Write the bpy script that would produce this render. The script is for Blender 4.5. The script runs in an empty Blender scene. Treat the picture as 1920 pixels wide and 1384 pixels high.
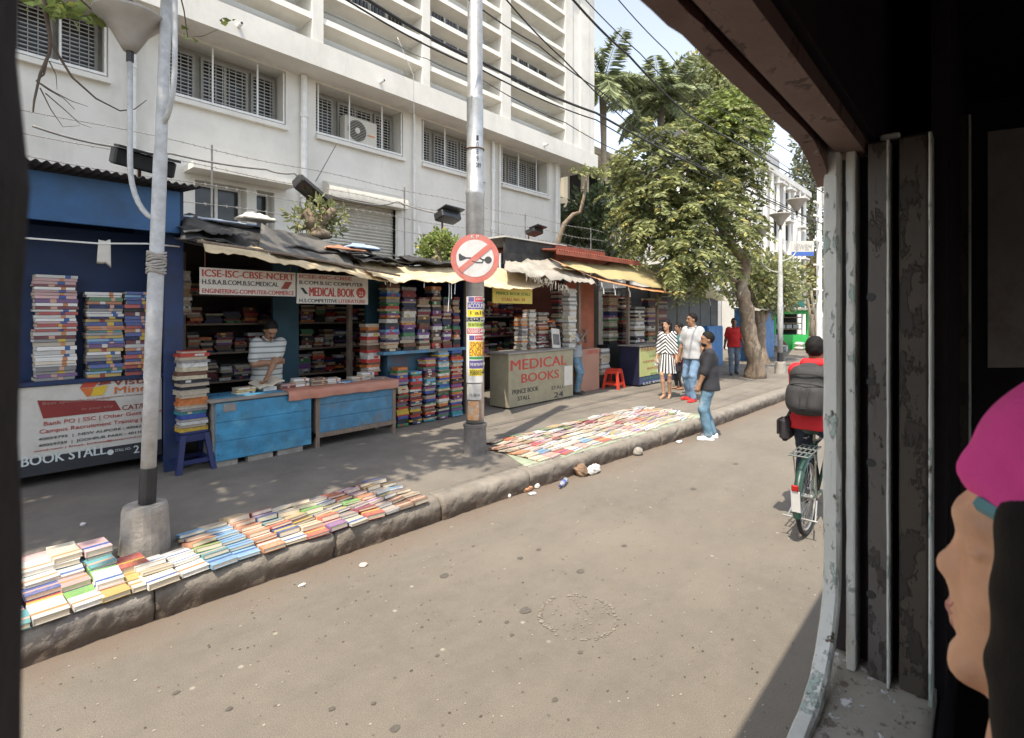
import bpy, math, random
import numpy as np
from mathutils import Vector, Matrix, noise as mnoise
random.seed(7); rng = np.random.default_rng(7)
SC = bpy.context.scene
COL = SC.collection
R = math.radians
# ------------------------------------------------------------------ camera
# world axes: x runs along the street, y across it towards the stalls, z up; the road is z = 0
F = 1000.0; U0 = 960.0; V0 = 589.0; CAMZ = 2.0
TH = math.atan2(890, 1000); CT, ST = math.cos(TH), math.sin(TH)
cd = bpy.data.cameras.new('Camera'); cam = bpy.data.objects.new('Camera', cd); COL.objects.link(cam)
cd.sensor_width = 36; cd.lens = 36*F/1920; cd.shift_y = -(692-V0)/1920
cd.clip_start = 0.02; cd.clip_end = 900
cam.location = (0, 0, CAMZ); cam.rotation_euler = (R(90), 0, TH-R(90))
cd.dof.use_dof = True; cd.dof.focus_distance = 6.5; cd.dof.aperture_fstop = 7.0
SC.camera = cam
# ------------------------------------------------------------------ light
SUNV = Vector((-0.50, -0.17, 1.0)).normalized()
w = bpy.data.worlds.new('World'); SC.world = w; w.use_nodes = True
nt = w.node_tree; bgn = nt.nodes['Background']; sky = nt.nodes.new('ShaderNodeTexSky')
sky.sky_type = 'NISHITA'; sky.sun_disc = False
sky.sun_elevation = math.asin(SUNV.z); sky.sun_rotation = math.atan2(SUNV.x, SUNV.y)
sky.air_density = 1.0; sky.dust_density = 1.2; sky.ozone_density = 1.0
hsv = nt.nodes.new('ShaderNodeHueSaturation'); hsv.inputs['Saturation'].default_value = .5; hsv.inputs['Value'].default_value = 1.25
nt.links.new(sky.outputs[0], hsv.inputs['Color']); nt.links.new(hsv.outputs[0], bgn.inputs[0]); bgn.inputs[1].default_value = 0.15
sl = bpy.data.lights.new('sun', 'SUN'); sl.energy = 3.45; sl.angle = R(0.55); sl.color = (1, .91, .77)
so = bpy.data.objects.new('sun', sl); COL.objects.link(so); so.location = (-10, -5, 30)
so.rotation_euler = SUNV.to_track_quat('Z', 'Y').to_euler()
SC.view_settings.view_transform = 'Standard'; SC.view_settings.look = 'None'
SC.view_settings.gamma = 1; SC.view_settings.exposure = 0.95; SC.view_settings.use_curve_mapping = False
# ------------------------------------------------------------------ layout helper
def PX(u, v=None, y=None, z=None, x=None):
    """point of the place seen in direction (u, v) on the plane y=, z= or x="""
    a = (u-U0)/F
    if z is not None: Z = F*(CAMZ-z)/(v-V0)
    elif y is not None: Z = y/(ST-a*CT)
    else: Z = x/(a*ST+CT)
    X = Z*(a*ST+CT); Y = Z*(ST-a*CT)
    zz = z if z is not None else (CAMZ+(V0-v)/F*Z if v is not None else 0)
    return Vector((X, Y, zz))
def SX(u, y): return PX(u, y=y).x
# ------------------------------------------------------------------ materials
MATS = {}
def node_mat(name):
    m = bpy.data.materials.new(name); m.use_nodes = True; MATS[name] = m
    return m, m.node_tree.nodes, m.node_tree.links, m.node_tree.nodes['Principled BSDF']
def ramp(N, L, fac, stops):
    r = N.new('ShaderNodeValToRGB'); e = r.color_ramp.elements
    while len(e) < len(stops): e.new(.5)
    for i, (p, c) in enumerate(stops): e[i].position = p; e[i].color = (*c, 1) if len(c) == 3 else c
    L.new(fac, r.inputs[0]); return r.outputs[0]
def nz(N, L, coord, scale, detail=6, rough=.6, stretch=None):
    n = N.new('ShaderNodeTexNoise'); n.inputs['Scale'].default_value = scale
    n.inputs['Detail'].default_value = detail; n.inputs['Roughness'].default_value = rough
    if stretch:
        mp = N.new('ShaderNodeMapping'); mp.inputs['Scale'].default_value = stretch
        L.new(coord, mp.inputs[0]); L.new(mp.outputs[0], n.inputs[0])
    else: L.new(coord, n.inputs[0])
    return n.outputs[0]
def mixc(N, L, fac, a, b, mode='MIX'):
    m = N.new('ShaderNodeMix'); m.data_type = 'RGBA'; m.blend_type = mode
    for i, v in ((0, fac), (6, a), (7, b)):
        if hasattr(v, 'links') or hasattr(v, 'is_linked'): L.new(v, m.inputs[i])
        elif i == 0: m.inputs[0].default_value = v
        else: m.inputs[i].default_value = (*v, 1)
    return m.outputs[2]
def mat(name, c, rough=.8, var=.18, scale=6., bump=.15, metal=0., c2=None, amt=.5, dirt=None, dscale=1.5, stretch=None, streak=None, low=None, bscale=None, spec=None, trans=0, coat=0):
    if name in MATS: return MATS[name]
    m, N, L, b = node_mat(name)
    tc = N.new('ShaderNodeTexCoord').outputs['Object']
    n1 = nz(N, L, tc, scale, stretch=stretch)
    lo = tuple(x*(1-var) for x in c); hi = tuple(min(1, x*(1+var)) for x in c)
    col = ramp(N, L, n1, [(.3, lo), (.7, hi)])
    if c2:
        f = ramp(N, L, nz(N, L, tc, scale*.6, 8, .65, stretch), [(1-amt-.06, (0, 0, 0)), (1-amt+.06, (1, 1, 1))])
        col = mixc(N, L, f, col, c2)
    if dirt:
        f = ramp(N, L, nz(N, L, tc, dscale, 8, .7), [(.45, (0, 0, 0)), (.75, (.8, .8, .8))])
        col = mixc(N, L, f, col, dirt)
    if streak:
        f = ramp(N, L, nz(N, L, tc, 1.7, 8, .7, (1, 1, .16)), [(.54, (0, 0, 0)), (.76, (.38,)*3)]); col = mixc(N, L, f, col, streak)
    if low:
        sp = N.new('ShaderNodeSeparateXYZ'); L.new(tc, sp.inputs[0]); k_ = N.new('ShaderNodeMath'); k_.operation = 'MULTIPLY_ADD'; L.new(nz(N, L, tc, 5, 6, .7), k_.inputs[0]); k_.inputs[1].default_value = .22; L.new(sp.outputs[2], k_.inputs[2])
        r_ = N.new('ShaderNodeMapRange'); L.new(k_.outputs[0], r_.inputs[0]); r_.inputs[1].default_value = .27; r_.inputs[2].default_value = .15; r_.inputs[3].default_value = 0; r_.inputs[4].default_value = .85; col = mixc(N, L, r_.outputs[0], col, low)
    L.new(col, b.inputs['Base Color'])
    b.inputs['Roughness'].default_value = rough; b.inputs['Metallic'].default_value = metal
    if spec is not None: b.inputs['Specular IOR Level'].default_value = spec
    if trans: b.inputs['Transmission Weight'].default_value = trans
    if coat: b.inputs['Coat Weight'].default_value = coat
    if bump:
        bn = N.new('ShaderNodeBump'); bn.inputs['Strength'].default_value = bump; bn.inputs['Distance'].default_value = .02
        L.new(nz(N, L, tc, bscale or scale*4, 6, .7), bn.inputs['Height']); L.new(bn.outputs[0], b.inputs['Normal'])
    return m
# ------------------------------------------------------------------ mesh builder
class MB:
    def __init__(s): s.v = []; s.f = []; s.m = []; s.n = 0
    def add(s, vs, fs, m=0):
        s.v.extend([tuple(a) for a in vs]); s.f.extend([tuple(i+s.n for i in f) for f in fs]); s.m.extend([m]*len(fs)); s.n += len(vs); return s
    def box(s, a, b, m=0, T=None):
        x0, y0, z0 = a; x1, y1, z1 = b
        vs = [Vector(q) for q in ((x0,y0,z0),(x1,y0,z0),(x1,y1,z0),(x0,y1,z0),(x0,y0,z1),(x1,y0,z1),(x1,y1,z1),(x0,y1,z1))]
        if T is not None: vs = [T @ q for q in vs]
        return s.add(vs, [(0,3,2,1),(4,5,6,7),(0,1,5,4),(1,2,6,5),(2,3,7,6),(3,0,4,7)], m)
    def bbox(s, a, b, bev=.01, m=0, T=None):
        """box with chamfered vertical and horizontal edges"""
        x0, y0, z0 = a; x1, y1, z1 = b; e = min(bev, (x1-x0)*.45, (y1-y0)*.45, (z1-z0)*.45)
        def ring(z, i): return [(x0+i+e,y0+i,z),(x1-i-e,y0+i,z),(x1-i,y0+i+e,z),(x1-i,y1-i-e,z),(x1-i-e,y1-i,z),(x0+i+e,y1-i,z),(x0+i,y1-i-e,z),(x0+i,y0+i+e,z)]
        vs = [Vector(q) for q in ring(z0, e)+ring(z0+e, 0)+ring(z1-e, 0)+ring(z1, e)]
        if T is not None: vs = [T @ q for q in vs]
        fs = [tuple(range(7, -1, -1)), tuple(range(24, 32))]
        for k in range(3):
            for i in range(8): j = (i+1) % 8; fs.append((k*8+i, k*8+j, k*8+8+j, k*8+8+i))
        return s.add(vs, fs, m)
    def quad(s, a, b, c, d, m=0): return s.add([a, b, c, d], [(0, 1, 2, 3)], m)
    def tube(s, pts, r, n=8, m=0, cap=True):
        pts = [Vector(p) for p in pts]; k = len(pts); rs = r if isinstance(r, (list, tuple)) else [r]*k
        vs = []; up = None
        for i, p in enumerate(pts):
            t = (pts[min(i+1, k-1)]-pts[max(i-1, 0)]).normalized()
            if up is None:
                up = Vector((0, 0, 1)) if abs(t.z) < .9 else Vector((1, 0, 0))
            a = t.cross(up).normalized(); b = t.cross(a).normalized(); up = -b if False else a.cross(t)
            for j in range(n):
                q = 2*math.pi*j/n; vs.append(p+a*(math.cos(q)*rs[i])+b*(math.sin(q)*rs[i]))
        fs = []
        for i in range(k-1):
            for j in range(n): jj = (j+1) % n; fs.append((i*n+j, i*n+jj, (i+1)*n+jj, (i+1)*n+j))
        if cap: fs.append(tuple(range(n-1, -1, -1))); fs.append(tuple(range((k-1)*n, k*n)))
        return s.add(vs, fs, m)
    def lathe(s, c, prof, n=20, m=0, axis='z', sx=1, sy=1):
        c = Vector(c); vs = []
        for r, h in prof:
            for j in range(n):
                q = 2*math.pi*j/n; a, b = math.cos(q)*r*sx, math.sin(q)*r*sy
                vs.append(c+(Vector((a, b, h)) if axis == 'z' else Vector((a, h, b)) if axis == 'y' else Vector((h, a, b))))
        k = len(prof); fs = []
        for i in range(k-1):
            for j in range(n): jj = (j+1) % n; fs.append((i*n+j, i*n+jj, (i+1)*n+jj, (i+1)*n+j))
        if prof[0][0] > 1e-6: fs.append(tuple(range(n-1, -1, -1)))
        if prof[-1][0] > 1e-6: fs.append(tuple(range((k-1)*n, k*n)))
        return s.add(vs, fs, m)
    def disc(s, c, r, d, n=40, m=0):
        """disc facing -y, thickness d"""
        return s.lathe(c, [(r, 0), (r, -d)], n, m, 'y')
    def prism(s, poly, y0, y1, m=0):
        """polygon in (x, z) extruded from y0 to y1"""
        k = len(poly); vs = [(x, y0, z) for x, z in poly]+[(x, y1, z) for x, z in poly]
        fs = [tuple(range(k)), tuple(range(2*k-1, k-1, -1))]+[(i, i+k, (i+1) % k+k, (i+1) % k) for i in range(k)]
        return s.add(vs, fs, m)
    def sheet(s, c00, c10, c11, c01, nx, ny, sag=0., wr=0., th=.012, seed=0, edge=0., freq=3., m=0):
        c = [Vector(q) for q in (c00, c10, c11, c01)]; top = []; rr = random.Random(seed)
        for j in range(ny+1):
            for i in range(nx+1):
                a, b = i/nx, j/ny
                p = c[0]*(1-a)*(1-b)+c[1]*a*(1-b)+c[2]*a*b+c[3]*(1-a)*b
                q = Vector((p.x*freq, p.y*freq, seed*3.1))
                dz = -sag*4*a*(1-a)*(.4+.6*(1-abs(2*b-1)))+wr*mnoise.noise(q)+wr*.5*mnoise.noise(q*2.7)
                if j == 0 and edge: dz += edge*(mnoise.noise(Vector((i*.9, seed, 0)))-.3)
                top.append(p+Vector((0, 0, dz)))
        n = len(top); vs = top+[p-Vector((0, 0, th)) for p in top]; fs = []; W = nx+1
        for j in range(ny):
            for i in range(nx):
                a = j*W+i; fs.append((a, a+1, a+1+W, a+W)); fs.append((a+n, a+W+n, a+1+W+n, a+1+n))
        bd = [i for i in range(W)]+[j*W+nx for j in range(1, ny+1)]+[ny*W+i for i in range(nx-1, -1, -1)]+[j*W for j in range(ny-1, 0, -1)]
        for k in range(len(bd)): a, b = bd[k], bd[(k+1) % len(bd)]; fs.append((a, a+n, b+n, b))
        return s.add(vs, fs, m)
    def build(s, name, mats, parent=None, smooth=False, origin=None, tag=None, kind=None, local=False):
        V = np.array(s.v, dtype=np.float64).reshape(-1, 3)
        if parent is not None: o0 = np.zeros(3) if local else np.array(wloc(parent))
        elif origin is not None: o0 = np.array(origin, dtype=float)
        elif local: o0 = np.zeros(3)
        else: o0 = np.array([(V[:,0].min()+V[:,0].max())/2, (V[:,1].min()+V[:,1].max())/2, V[:,2].min()])
        me = bpy.data.meshes.new(name); me.from_pydata((V-o0).tolist(), [], s.f)
        for mm in (mats if isinstance(mats, (list, tuple)) else [mats]): me.materials.append(mm)
        if len(me.polygons) != len(s.m): raise Exception('bad faces in '+name)
        me.polygons.foreach_set('material_index', s.m)
        if smooth: me.polygons.foreach_set('use_smooth', [True]*len(me.polygons))
        me.update()
        return place(me, name, parent, o0 if parent is None and not local else (0, 0, 0), tag, kind)
def wloc(o):
    v = Vector((0, 0, 0))
    while o is not None: v += o.location; o = o.parent
    return v
def place(me, name, parent=None, loc=(0, 0, 0), tg=None, kind=None):
    o = bpy.data.objects.new(name, me); COL.objects.link(o); o.location = loc
    if parent is not None: o.parent = parent
    if tg: tag(o, *tg)
    if kind: o['kind'] = kind
    return o
def tag(o, label, cat, group=None):
    o['label'] = label; o['category'] = cat
    if group: o['group'] = group
    return o
def thing(name, label, cat, loc=(0, 0, 0), rz=0., group=None):
    o = bpy.data.objects.new(name, None); COL.objects.link(o); o.location = loc; o.rotation_euler = (0, 0, rz); o.empty_display_size = .1
    return tag(o, label, cat, group)
def copy_tree(o, parent=None):
    c = o.copy(); COL.objects.link(c); c.parent = parent
    for ch in list(o.children): copy_tree(ch, c)
    return c
# lettering: a flat mesh of letters, fitted in a w x h box centred on the point c, facing -y
def letters(txt, c, w, h, m, parent, name='lettering', rot=0., bold=.0, ext=.0015):
    cu = bpy.data.curves.new('t', 'FONT'); cu.body = txt; cu.extrude = ext; cu.resolution_u = 3
    cu.align_x = 'LEFT'
    ob = bpy.data.objects.new('t', cu); COL.objects.link(ob)
    me = bpy.data.meshes.new_from_object(ob.evaluated_get(bpy.context.evaluated_depsgraph_get()))
    bpy.data.objects.remove(ob); bpy.data.curves.remove(cu)
    V = np.empty(len(me.vertices)*3); me.vertices.foreach_get('co', V); V = V.reshape(-1, 3)
    lo, hi = V.min(0), V.max(0); V[:,0] = ((V[:,0]-lo[0])/(hi[0]-lo[0])-.5)*w; V[:,1] = ((V[:,1]-lo[1])/(hi[1]-lo[1])-.5)*h
    cr, sr = math.cos(rot), math.sin(rot); X = V[:,0]*cr-V[:,1]*sr; Y = V[:,0]*sr+V[:,1]*cr
    W = np.stack([X, -V[:,2], Y], 1)
    if bold:   # heavier strokes: the letters struck twice, a hair apart
        fs = [tuple(p.vertices) for p in me.polygons]; n = len(W); d = np.array([h*min(.045, bold*2.6), .0006, 0]); bpy.data.meshes.remove(me)
        me = bpy.data.meshes.new('lettering'); me.from_pydata(np.concatenate([W-d, W+d]).tolist(), [], fs+[tuple(i+n for i in f) for f in fs])
    else: me.vertices.foreach_set('co', W.ravel())
    me.materials.clear(); me.materials.append(m); me.update()
    o = bpy.data.objects.new(name, me); COL.objects.link(o); o.parent = parent
    o.location = Vector(c)-(wloc(parent) if parent else Vector()); o['kind'] = 'stuff'
    return o
def TPX(txt, u0, v0, u1, h, y, m, parent, **k):
    """letters from u0 to u1, centre height v0 (seen at u0), on the wall plane y"""
    a = PX(u0, v0, y=y); b = PX(u1, v0, y=y)
    return letters(txt, ((a.x+b.x)/2, y, a.z), b.x-a.x, h, m, parent, **k)
# ------------------------------------------------------------------ common materials
white = mat('wall_white', (.73, .70, .63), .85, .05, 1.2, .06, dirt=(.56, .54, .48), dscale=.9, streak=(.42, .40, .35))
cream = mat('wall_cream', (.62, .57, .44), .85, .08, 1.5, .1)
panelw = mat('panel_white', (.66, .65, .60), .85, .06, .9, .05)
bar_w = mat('bar_white', (.75, .74, .70), .6, .1, 10, 0)
greyw = mat('window_grey', (.28, .27, .24), .7, .15, 5, .05)
glass = mat('dark_glass', (.025, .027, .028), .12, .3, 3, 0, spec=.6)
dark = mat('dark_inside', (.02, .018, .016), .9, .3, 4, .1)
steel = mat('galvanised_steel', (.50, .50, .49), .42, .15, 9, .08, metal=.75, dirt=(.3, .28, .26), dscale=5)
polewhite = mat('pole_white', (.46, .46, .45), .5, .15, 14, .15, dirt=(.25, .23, .2), dscale=6, streak=(.22, .19, .16))
black = mat('black_paint', (.02, .02, .02), .5, .3, 8, .1)
rust = mat('rusty_iron', (.16, .08, .045), .8, .4, 20, .3)
concrete = mat('concrete', (.33, .30, .26), .95, .2, 12, .5, dirt=(.2, .18, .155), dscale=4)
tarp_black = mat('tarp_black', (.03, .029, .028), .55, .3, 5, .35, dirt=(.13, .12, .11), dscale=3)
tarp_cream = mat('tarp_cream', (.66, .52, .32), .8, .15, 3, .5, dirt=(.36, .27, .16), dscale=4, bscale=7)
tarp_grey = mat('tarp_grey', (.12, .112, .10), .8, .25, 4, .3)
tarp_orange = mat('tarp_orange', (.58, .25, .10), .7, .2, 4, .25, dirt=(.5, .38, .25), dscale=3)
navy = mat('navy_board', (.012, .032, .10), .55, .2, 3, .12, dirt=(.02, .02, .03), dscale=2)
blue_fascia = mat('blue_paint', (.018, .085, .21), .5, .2, 2.5, .1, dirt=(.02, .035, .06), dscale=2)
blue_bright = mat('blue_counter', (.05, .25, .42), .5, .3, 4, .4, dirt=(.06, .11, .14), dscale=3.4, c2=(.10, .36, .53), amt=.42, stretch=(1, 1, 1.6), bscale=14)
blue_worn = mat('blue_worn', (.07, .22, .35), .65, .3, 4, .4, dirt=(.10, .10, .09), dscale=3.6, c2=(.15, .17, .17), amt=.42, bscale=14)
wood = mat('old_wood', (.20, .15, .11), .8, .3, 4, .3, stretch=(8, 1, 1))
woodg = mat('grey_wood', (.26, .235, .21), .85, .2, 4, .3, stretch=(1, 6, 6))
red_iron = mat('red_oxide', (.26, .07, .04), .7, .25, 4, .2, dirt=(.14, .06, .04))
paper = mat('page_paper', (.62, .54, .41), .9, .12, 30, .25, stretch=(.4, .4, 12))
paper_w = mat('page_white', (.72, .69, .62), .9, .08, 30, .2)
# road, with pits, oil spots and a worn round patch
m, N, L, b = node_mat('road_asphalt')
tc = N.new('ShaderNodeTexCoord').outputs['Object']
c0 = ramp(N, L, nz(N, L, tc, .55, 8, .65), [(.32, (.162, .139, .109)), (.68, (.25, .215, .168))])
c0 = mixc(N, L, ramp(N, L, nz(N, L, tc, 1.6, 7, .7, (.35, 1, 1)), [(.45, (0, 0, 0)), (.7, (.75,)*3)]), c0, (.135, .118, .097))
c0 = mixc(N, L, ramp(N, L, nz(N, L, tc, 7, 8, .75), [(.42, (0, 0, 0)), (.75, (.6,)*3)]), c0, (.25, .218, .175))
c0 = mixc(N, L, ramp(N, L, nz(N, L, tc, 160, 2, .6), [(.38, (.8,)*3), (.62, (0, 0, 0))]), c0, (.125, .11, .092))
vo = N.new('ShaderNodeTexVoronoi'); vo.inputs['Scale'].default_value = 6.5; L.new(tc, vo.inputs[0])
spot = ramp(N, L, vo.outputs['Distance'], [(.04, (1, 1, 1)), (.09, (0, 0, 0))])
sel = ramp(N, L, vo.outputs['Color'], [(.58, (0, 0, 0)), (.66, (1, 1, 1))])
c0 = mixc(N, L, mixc(N, L, 1.0, spot, sel, 'MULTIPLY'), c0, (.10, .088, .075))
vo2 = N.new('ShaderNodeTexVoronoi'); vo2.inputs['Scale'].default_value = 5.3; L.new(tc, vo2.inputs[0])
sp2 = ramp(N, L, vo2.outputs['Distance'], [(.05, (1, 1, 1)), (.10, (0, 0, 0))]); se2 = ramp(N, L, vo2.outputs['Color'], [(.62, (0, 0, 0)), (.66, (1, 1, 1))])
c0 = mixc(N, L, mixc(N, L, 1.0, sp2, se2, 'MULTIPLY'), c0, (.31, .275, .22))
# reddish dust washed along the gutter (y about 3.1 to 4)
sx = N.new('ShaderNodeSeparateXYZ'); L.new(tc, sx.inputs[0])
ma = N.new('ShaderNodeMath'); ma.operation = 'MULTIPLY_ADD'; L.new(sx.outputs[0], ma.inputs[0]); ma.inputs[1].default_value = .052; L.new(sx.outputs[1], ma.inputs[2])
mb = N.new('ShaderNodeMath'); mb.operation = 'MULTIPLY_ADD'; L.new(nz(N, L, tc, 2.2, 6, .7), mb.inputs[0]); mb.inputs[1].default_value = .9; L.new(ma.outputs[0], mb.inputs[2])
c0 = mixc(N, L, ramp(N, L, mb.outputs[0], [(0, (0, 0, 0)), (1, (1, 1, 1))]), c0, c0)
mr = N.new('ShaderNodeMapRange'); L.new(mb.outputs[0], mr.inputs[0]); mr.inputs[1].default_value = 4.12; mr.inputs[2].default_value = 4.65; mr.inputs[4].default_value = .75
c0 = mixc(N, L, mr.outputs[0], c0, (.16, .113, .08))
L.new(c0, b.inputs['Base Color']); b.inputs['Roughness'].default_value = .92
bn = N.new('ShaderNodeBump'); bn.inputs['Strength'].default_value = .7; bn.inputs['Distance'].default_value = .01
hs = mixc(N, L, .5, nz(N, L, tc, 90, 4, .7), nz(N, L, tc, 9, 6, .7)); L.new(hs, bn.inputs['Height']); L.new(bn.outputs[0], b.inputs['Normal'])
road_m = m
pave_m = mat('pavement_tar', (.165, .145, .12), .95, .22, 1.4, .5, dirt=(.24, .205, .165), dscale=1.1, bscale=30)
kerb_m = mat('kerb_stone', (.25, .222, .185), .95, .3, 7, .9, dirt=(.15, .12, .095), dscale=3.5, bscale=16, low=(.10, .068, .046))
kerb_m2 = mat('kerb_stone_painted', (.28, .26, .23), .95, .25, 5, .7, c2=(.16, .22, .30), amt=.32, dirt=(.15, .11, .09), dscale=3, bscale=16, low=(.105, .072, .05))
# ------------------------------------------------------------------ ground
def kerb_y(x):
    pts = [(-30, 4.2), (-3, 4.1), (1.2, 4.03), (4, 3.9), (9, 3.6), (14, 3.46), (20, 3.4), (60, 3.3)]
    for (a, c), (e, f) in zip(pts, pts[1:]):
        if x <= e: return c+(f-c)*(x-a)/(e-a)
    return 3.3
mb_ = MB(); xs = [-250, -60, -20]+[i*.5 for i in range(-20, 60)]+[40, 60, 120, 400]
mb_.add([(-250, -200, 0), (400, -200, 0), (400, 200, 0), (-250, 200, 0)], [(0, 1, 2, 3)])
mb_.build('road', road_m, origin=(0, 0, 0), kind='structure')
PZ = .22
mb_ = MB()
for i in range(-24, 60):
    for j in range(12):
        pass
gx = [i*.25 for i in range(-80, 130)]; gy = [0, .12, .3, .5, .8, 1.1, 1.4, 1.7, 2.0, 2.4, 2.8, 3.4, 5, 9, 30]
vs = []; fs = []
for x in gx:
    for yy in gy:
        y = kerb_y(x)+.2+yy
        vs.append((x, y, PZ-.004+(.012*mnoise.noise(Vector((x*1.3, y*1.3, 2)))+.006*mnoise.noise(Vector((x*4, y*4, 5))) if yy < 4 else 0)))
W = len(gy)
for i in range(len(gx)-1):
    for j in range(W-1): fs.append((i*W+j, (i+1)*W+j, (i+1)*W+j+1, i*W+j+1))
mb_.add(vs, fs); mb_.build('pavement', pave_m, origin=(0, 0, 0), kind='structure', smooth=True)
kerb = bpy.data.objects.new('kerb', None); COL.objects.link(kerb); kerb['kind'] = 'structure'; kerb.location = (0, 4, 0)
x = -4.2; k = 0
while x < 24:
    ln = random.choice([.9, 1.25, 1.45, 1.1]); x1 = x+ln; b_ = MB(); n = 44; vs = []; fs = []
    off = random.uniform(-.010, .012); gapr = .004
    prof = [(.015, -.02), (.012, .03), (.006, .06), (.0, .09), (-.004, .12), (-.004, .15), (.004, .18), (.02, .205), (.045, .220), (.09, .227), (.16, .228), (.26, .222), (.27, .1)]
    for i in range(n+1):
        xx = x+gapr+(ln-2*gapr)*i/n; e = 1-min(1, min(i, n-i)/1.0)
        for dy, z in prof:
            q = Vector((xx*3.1, z*7, k*1.7+dy*5)); d = mnoise.noise(q)*.014+mnoise.noise(q*2.9)*.015+(abs(mnoise.noise(q*6.1))-.2)*.016+mnoise.noise(q*15)*.007+e*.012
            vs.append((xx, kerb_y(xx)+off+dy+d*(1 if dy < .12 else .2), z-(abs(d)*.45 if z > .15 else 0)-e*.01*(z > .1)))
    W = len(prof)
    for i in range(n):
        for j in range(W-1): fs.append((i*W+j, (i+1)*W+j, (i+1)*W+j+1, i*W+j+1))
    fs.append(tuple(range(W))); fs.append(tuple(range(n*W+W-1, n*W-1, -1)))
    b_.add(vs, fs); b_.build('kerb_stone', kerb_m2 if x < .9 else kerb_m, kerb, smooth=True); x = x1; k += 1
# worn round patch, oil spots, litter-grade marks in the asphalt
patch_m = mat('asphalt_patch', (.195, .17, .138), .9, .2, 14, .6, c2=(.26, .228, .182), amt=.35)
patch_e = mat('asphalt_patch_rim', (.25, .22, .176), .95, .3, 30, .6, c2=(.17, .148, .12), amt=.45)
oil_m = mat('oil_stain', (.105, .092, .077), .8, .25, 30, .3)
c = PX(1085, 1155, z=0); b_ = MB(); rp = random.Random(5)
def chip(b, x, y, r, z, m=0, n=7):
    ph = rp.uniform(0, 6); st = rp.uniform(.6, 1.6); b.add([(x+r*rp.uniform(.7, 1.25)*math.cos(ph+2*math.pi*j/n)*st, y+r*rp.uniform(.7, 1.25)*math.sin(ph+2*math.pi*j/n), z) for j in range(n)], [tuple(range(n))], m)
for k in range(190):   # crumbled rim of an old round patch
    q = rp.uniform(0, 2*math.pi); r = .255*(1+.07*mnoise.noise(Vector((math.cos(q)*2.2, math.sin(q)*2.2, 3))))+rp.gauss(0, .008)
    if mnoise.noise(Vector((math.cos(q)*1.3, math.sin(q)*1.3, 8))) > -.32: chip(b_, c.x+r*math.cos(q), c.y+r*math.sin(q), rp.uniform(.003, .012), .0035+.00001*k)
for k in range(60):
    q = rp.uniform(0, 2*math.pi); r = .22*math.sqrt(rp.random()); chip(b_, c.x+r*math.cos(q), c.y+r*math.sin(q), rp.uniform(.003, .010), .003+.00001*k, rp.choice((0, 1)))
b_.build('road_patch', [patch_e, patch_m], kind='structure')
b_ = MB()
for k in range(1500):  # pits, chips and grit in the asphalt
    x = rp.uniform(.3, 7.5); y = rp.uniform(.7, 3.9); m_ = rp.choices((0, 1, 2), (5, 3, 2))[0]; chip(b_, x, y, (rp.uniform(.002, .007) if m_ else rp.uniform(.002, .008)), .0025+.000001*k, m_, 6)
b_.build('road_grit', [mat('pit_dark', (.075, .066, .056), .95, .3, 20, .2), mat('grit_pale', (.34, .30, .24), .95, .2, 20, .2), mat('grit_brown', (.2, .14, .1), .95, .2, 20, .2)], kind='stuff')
b_ = MB()
for u, v, r in ((985, 1145, .05), (833, 1080, .045), (950, 1167, .02), (960, 1191, .018), (1088, 1072, .04), (975, 1047, .03), (1170, 1024, .03), (1088, 1224, .02), (900, 1166, .015), (740, 1367, .03), (820, 1230, .014), (1010, 1031, .025), (690, 1110, .012), (622, 1330, .02), (1040, 1313, .02), (330, 1300, .02), (430, 1330, .02), (700, 1320, .016), (1300, 917, .05), (1380, 870, .04)):
    c = PX(u, v, z=0); n = 14; r *= .72
    vs = [(c.x+r*(1+.35*mnoise.noise(Vector((math.cos(2*math.pi*j/n)*1.4, math.sin(2*math.pi*j/n)*1.4, u))))*math.cos(2*math.pi*j/n)*1.25, c.y+r*(1+.35*mnoise.noise(Vector((math.cos(2*math.pi*j/n)*1.4, math.sin(2*math.pi*j/n)*1.4, u))))*math.sin(2*math.pi*j/n), .004) for j in range(n)]
    b_.add(vs, [tuple(range(n))])
b_.build('oil_stains', oil_m, kind='structure')
# ------------------------------------------------------------------ office building
BY = 11.5; BO = 10.8                     # lower wall plane, front plane of the upper storeys
bld = thing('office_building', 'white office building with concrete sun louvres above the bookstalls', 'building', (6, BY, 0))
def wall_holes(b, x0, x1, z0, z1, y, holes, depth, m=0):
    xs = sorted({x0, x1, *[h[0] for h in holes], *[h[1] for h in holes]}); zs = sorted({z0, z1, *[h[2] for h in holes], *[h[3] for h in holes]})
    for xa, xb in zip(xs, xs[1:]):
        for za, zb in zip(zs, zs[1:]):
            cx, cz = (xa+xb)/2, (za+zb)/2
            if any(h[0] < cx < h[1] and h[2] < cz < h[3] for h in holes): continue
            b.quad((xa, y, za), (xb, y, za), (xb, y, zb), (xa, y, zb), m)
    for xa, xb, za, zb in holes:
        Y = y+depth
        b.quad((xa, y, za), (xa, Y, za), (xa, Y, zb), (xa, y, zb), m); b.quad((xb, y, za), (xb, y, zb), (xb, Y, zb), (xb, Y, za), m)
        b.quad((xa, y, za), (xb, y, za), (xb, Y, za), (xa, Y, za), m); b.quad((xa, y, zb), (xa, Y, zb), (xb, Y, zb), (xb, y, zb), m)
WZ0, WZ1 = 6.14, 7.32
wins = [(-3.4, -1.0), (-.2, 2.28), (3.15, 5.45), (6.15, 8.6), (9.22, 11.6), (12.4, 14.85)]
holes = [(a, c, WZ0, WZ1) for a, c in wins]
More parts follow.
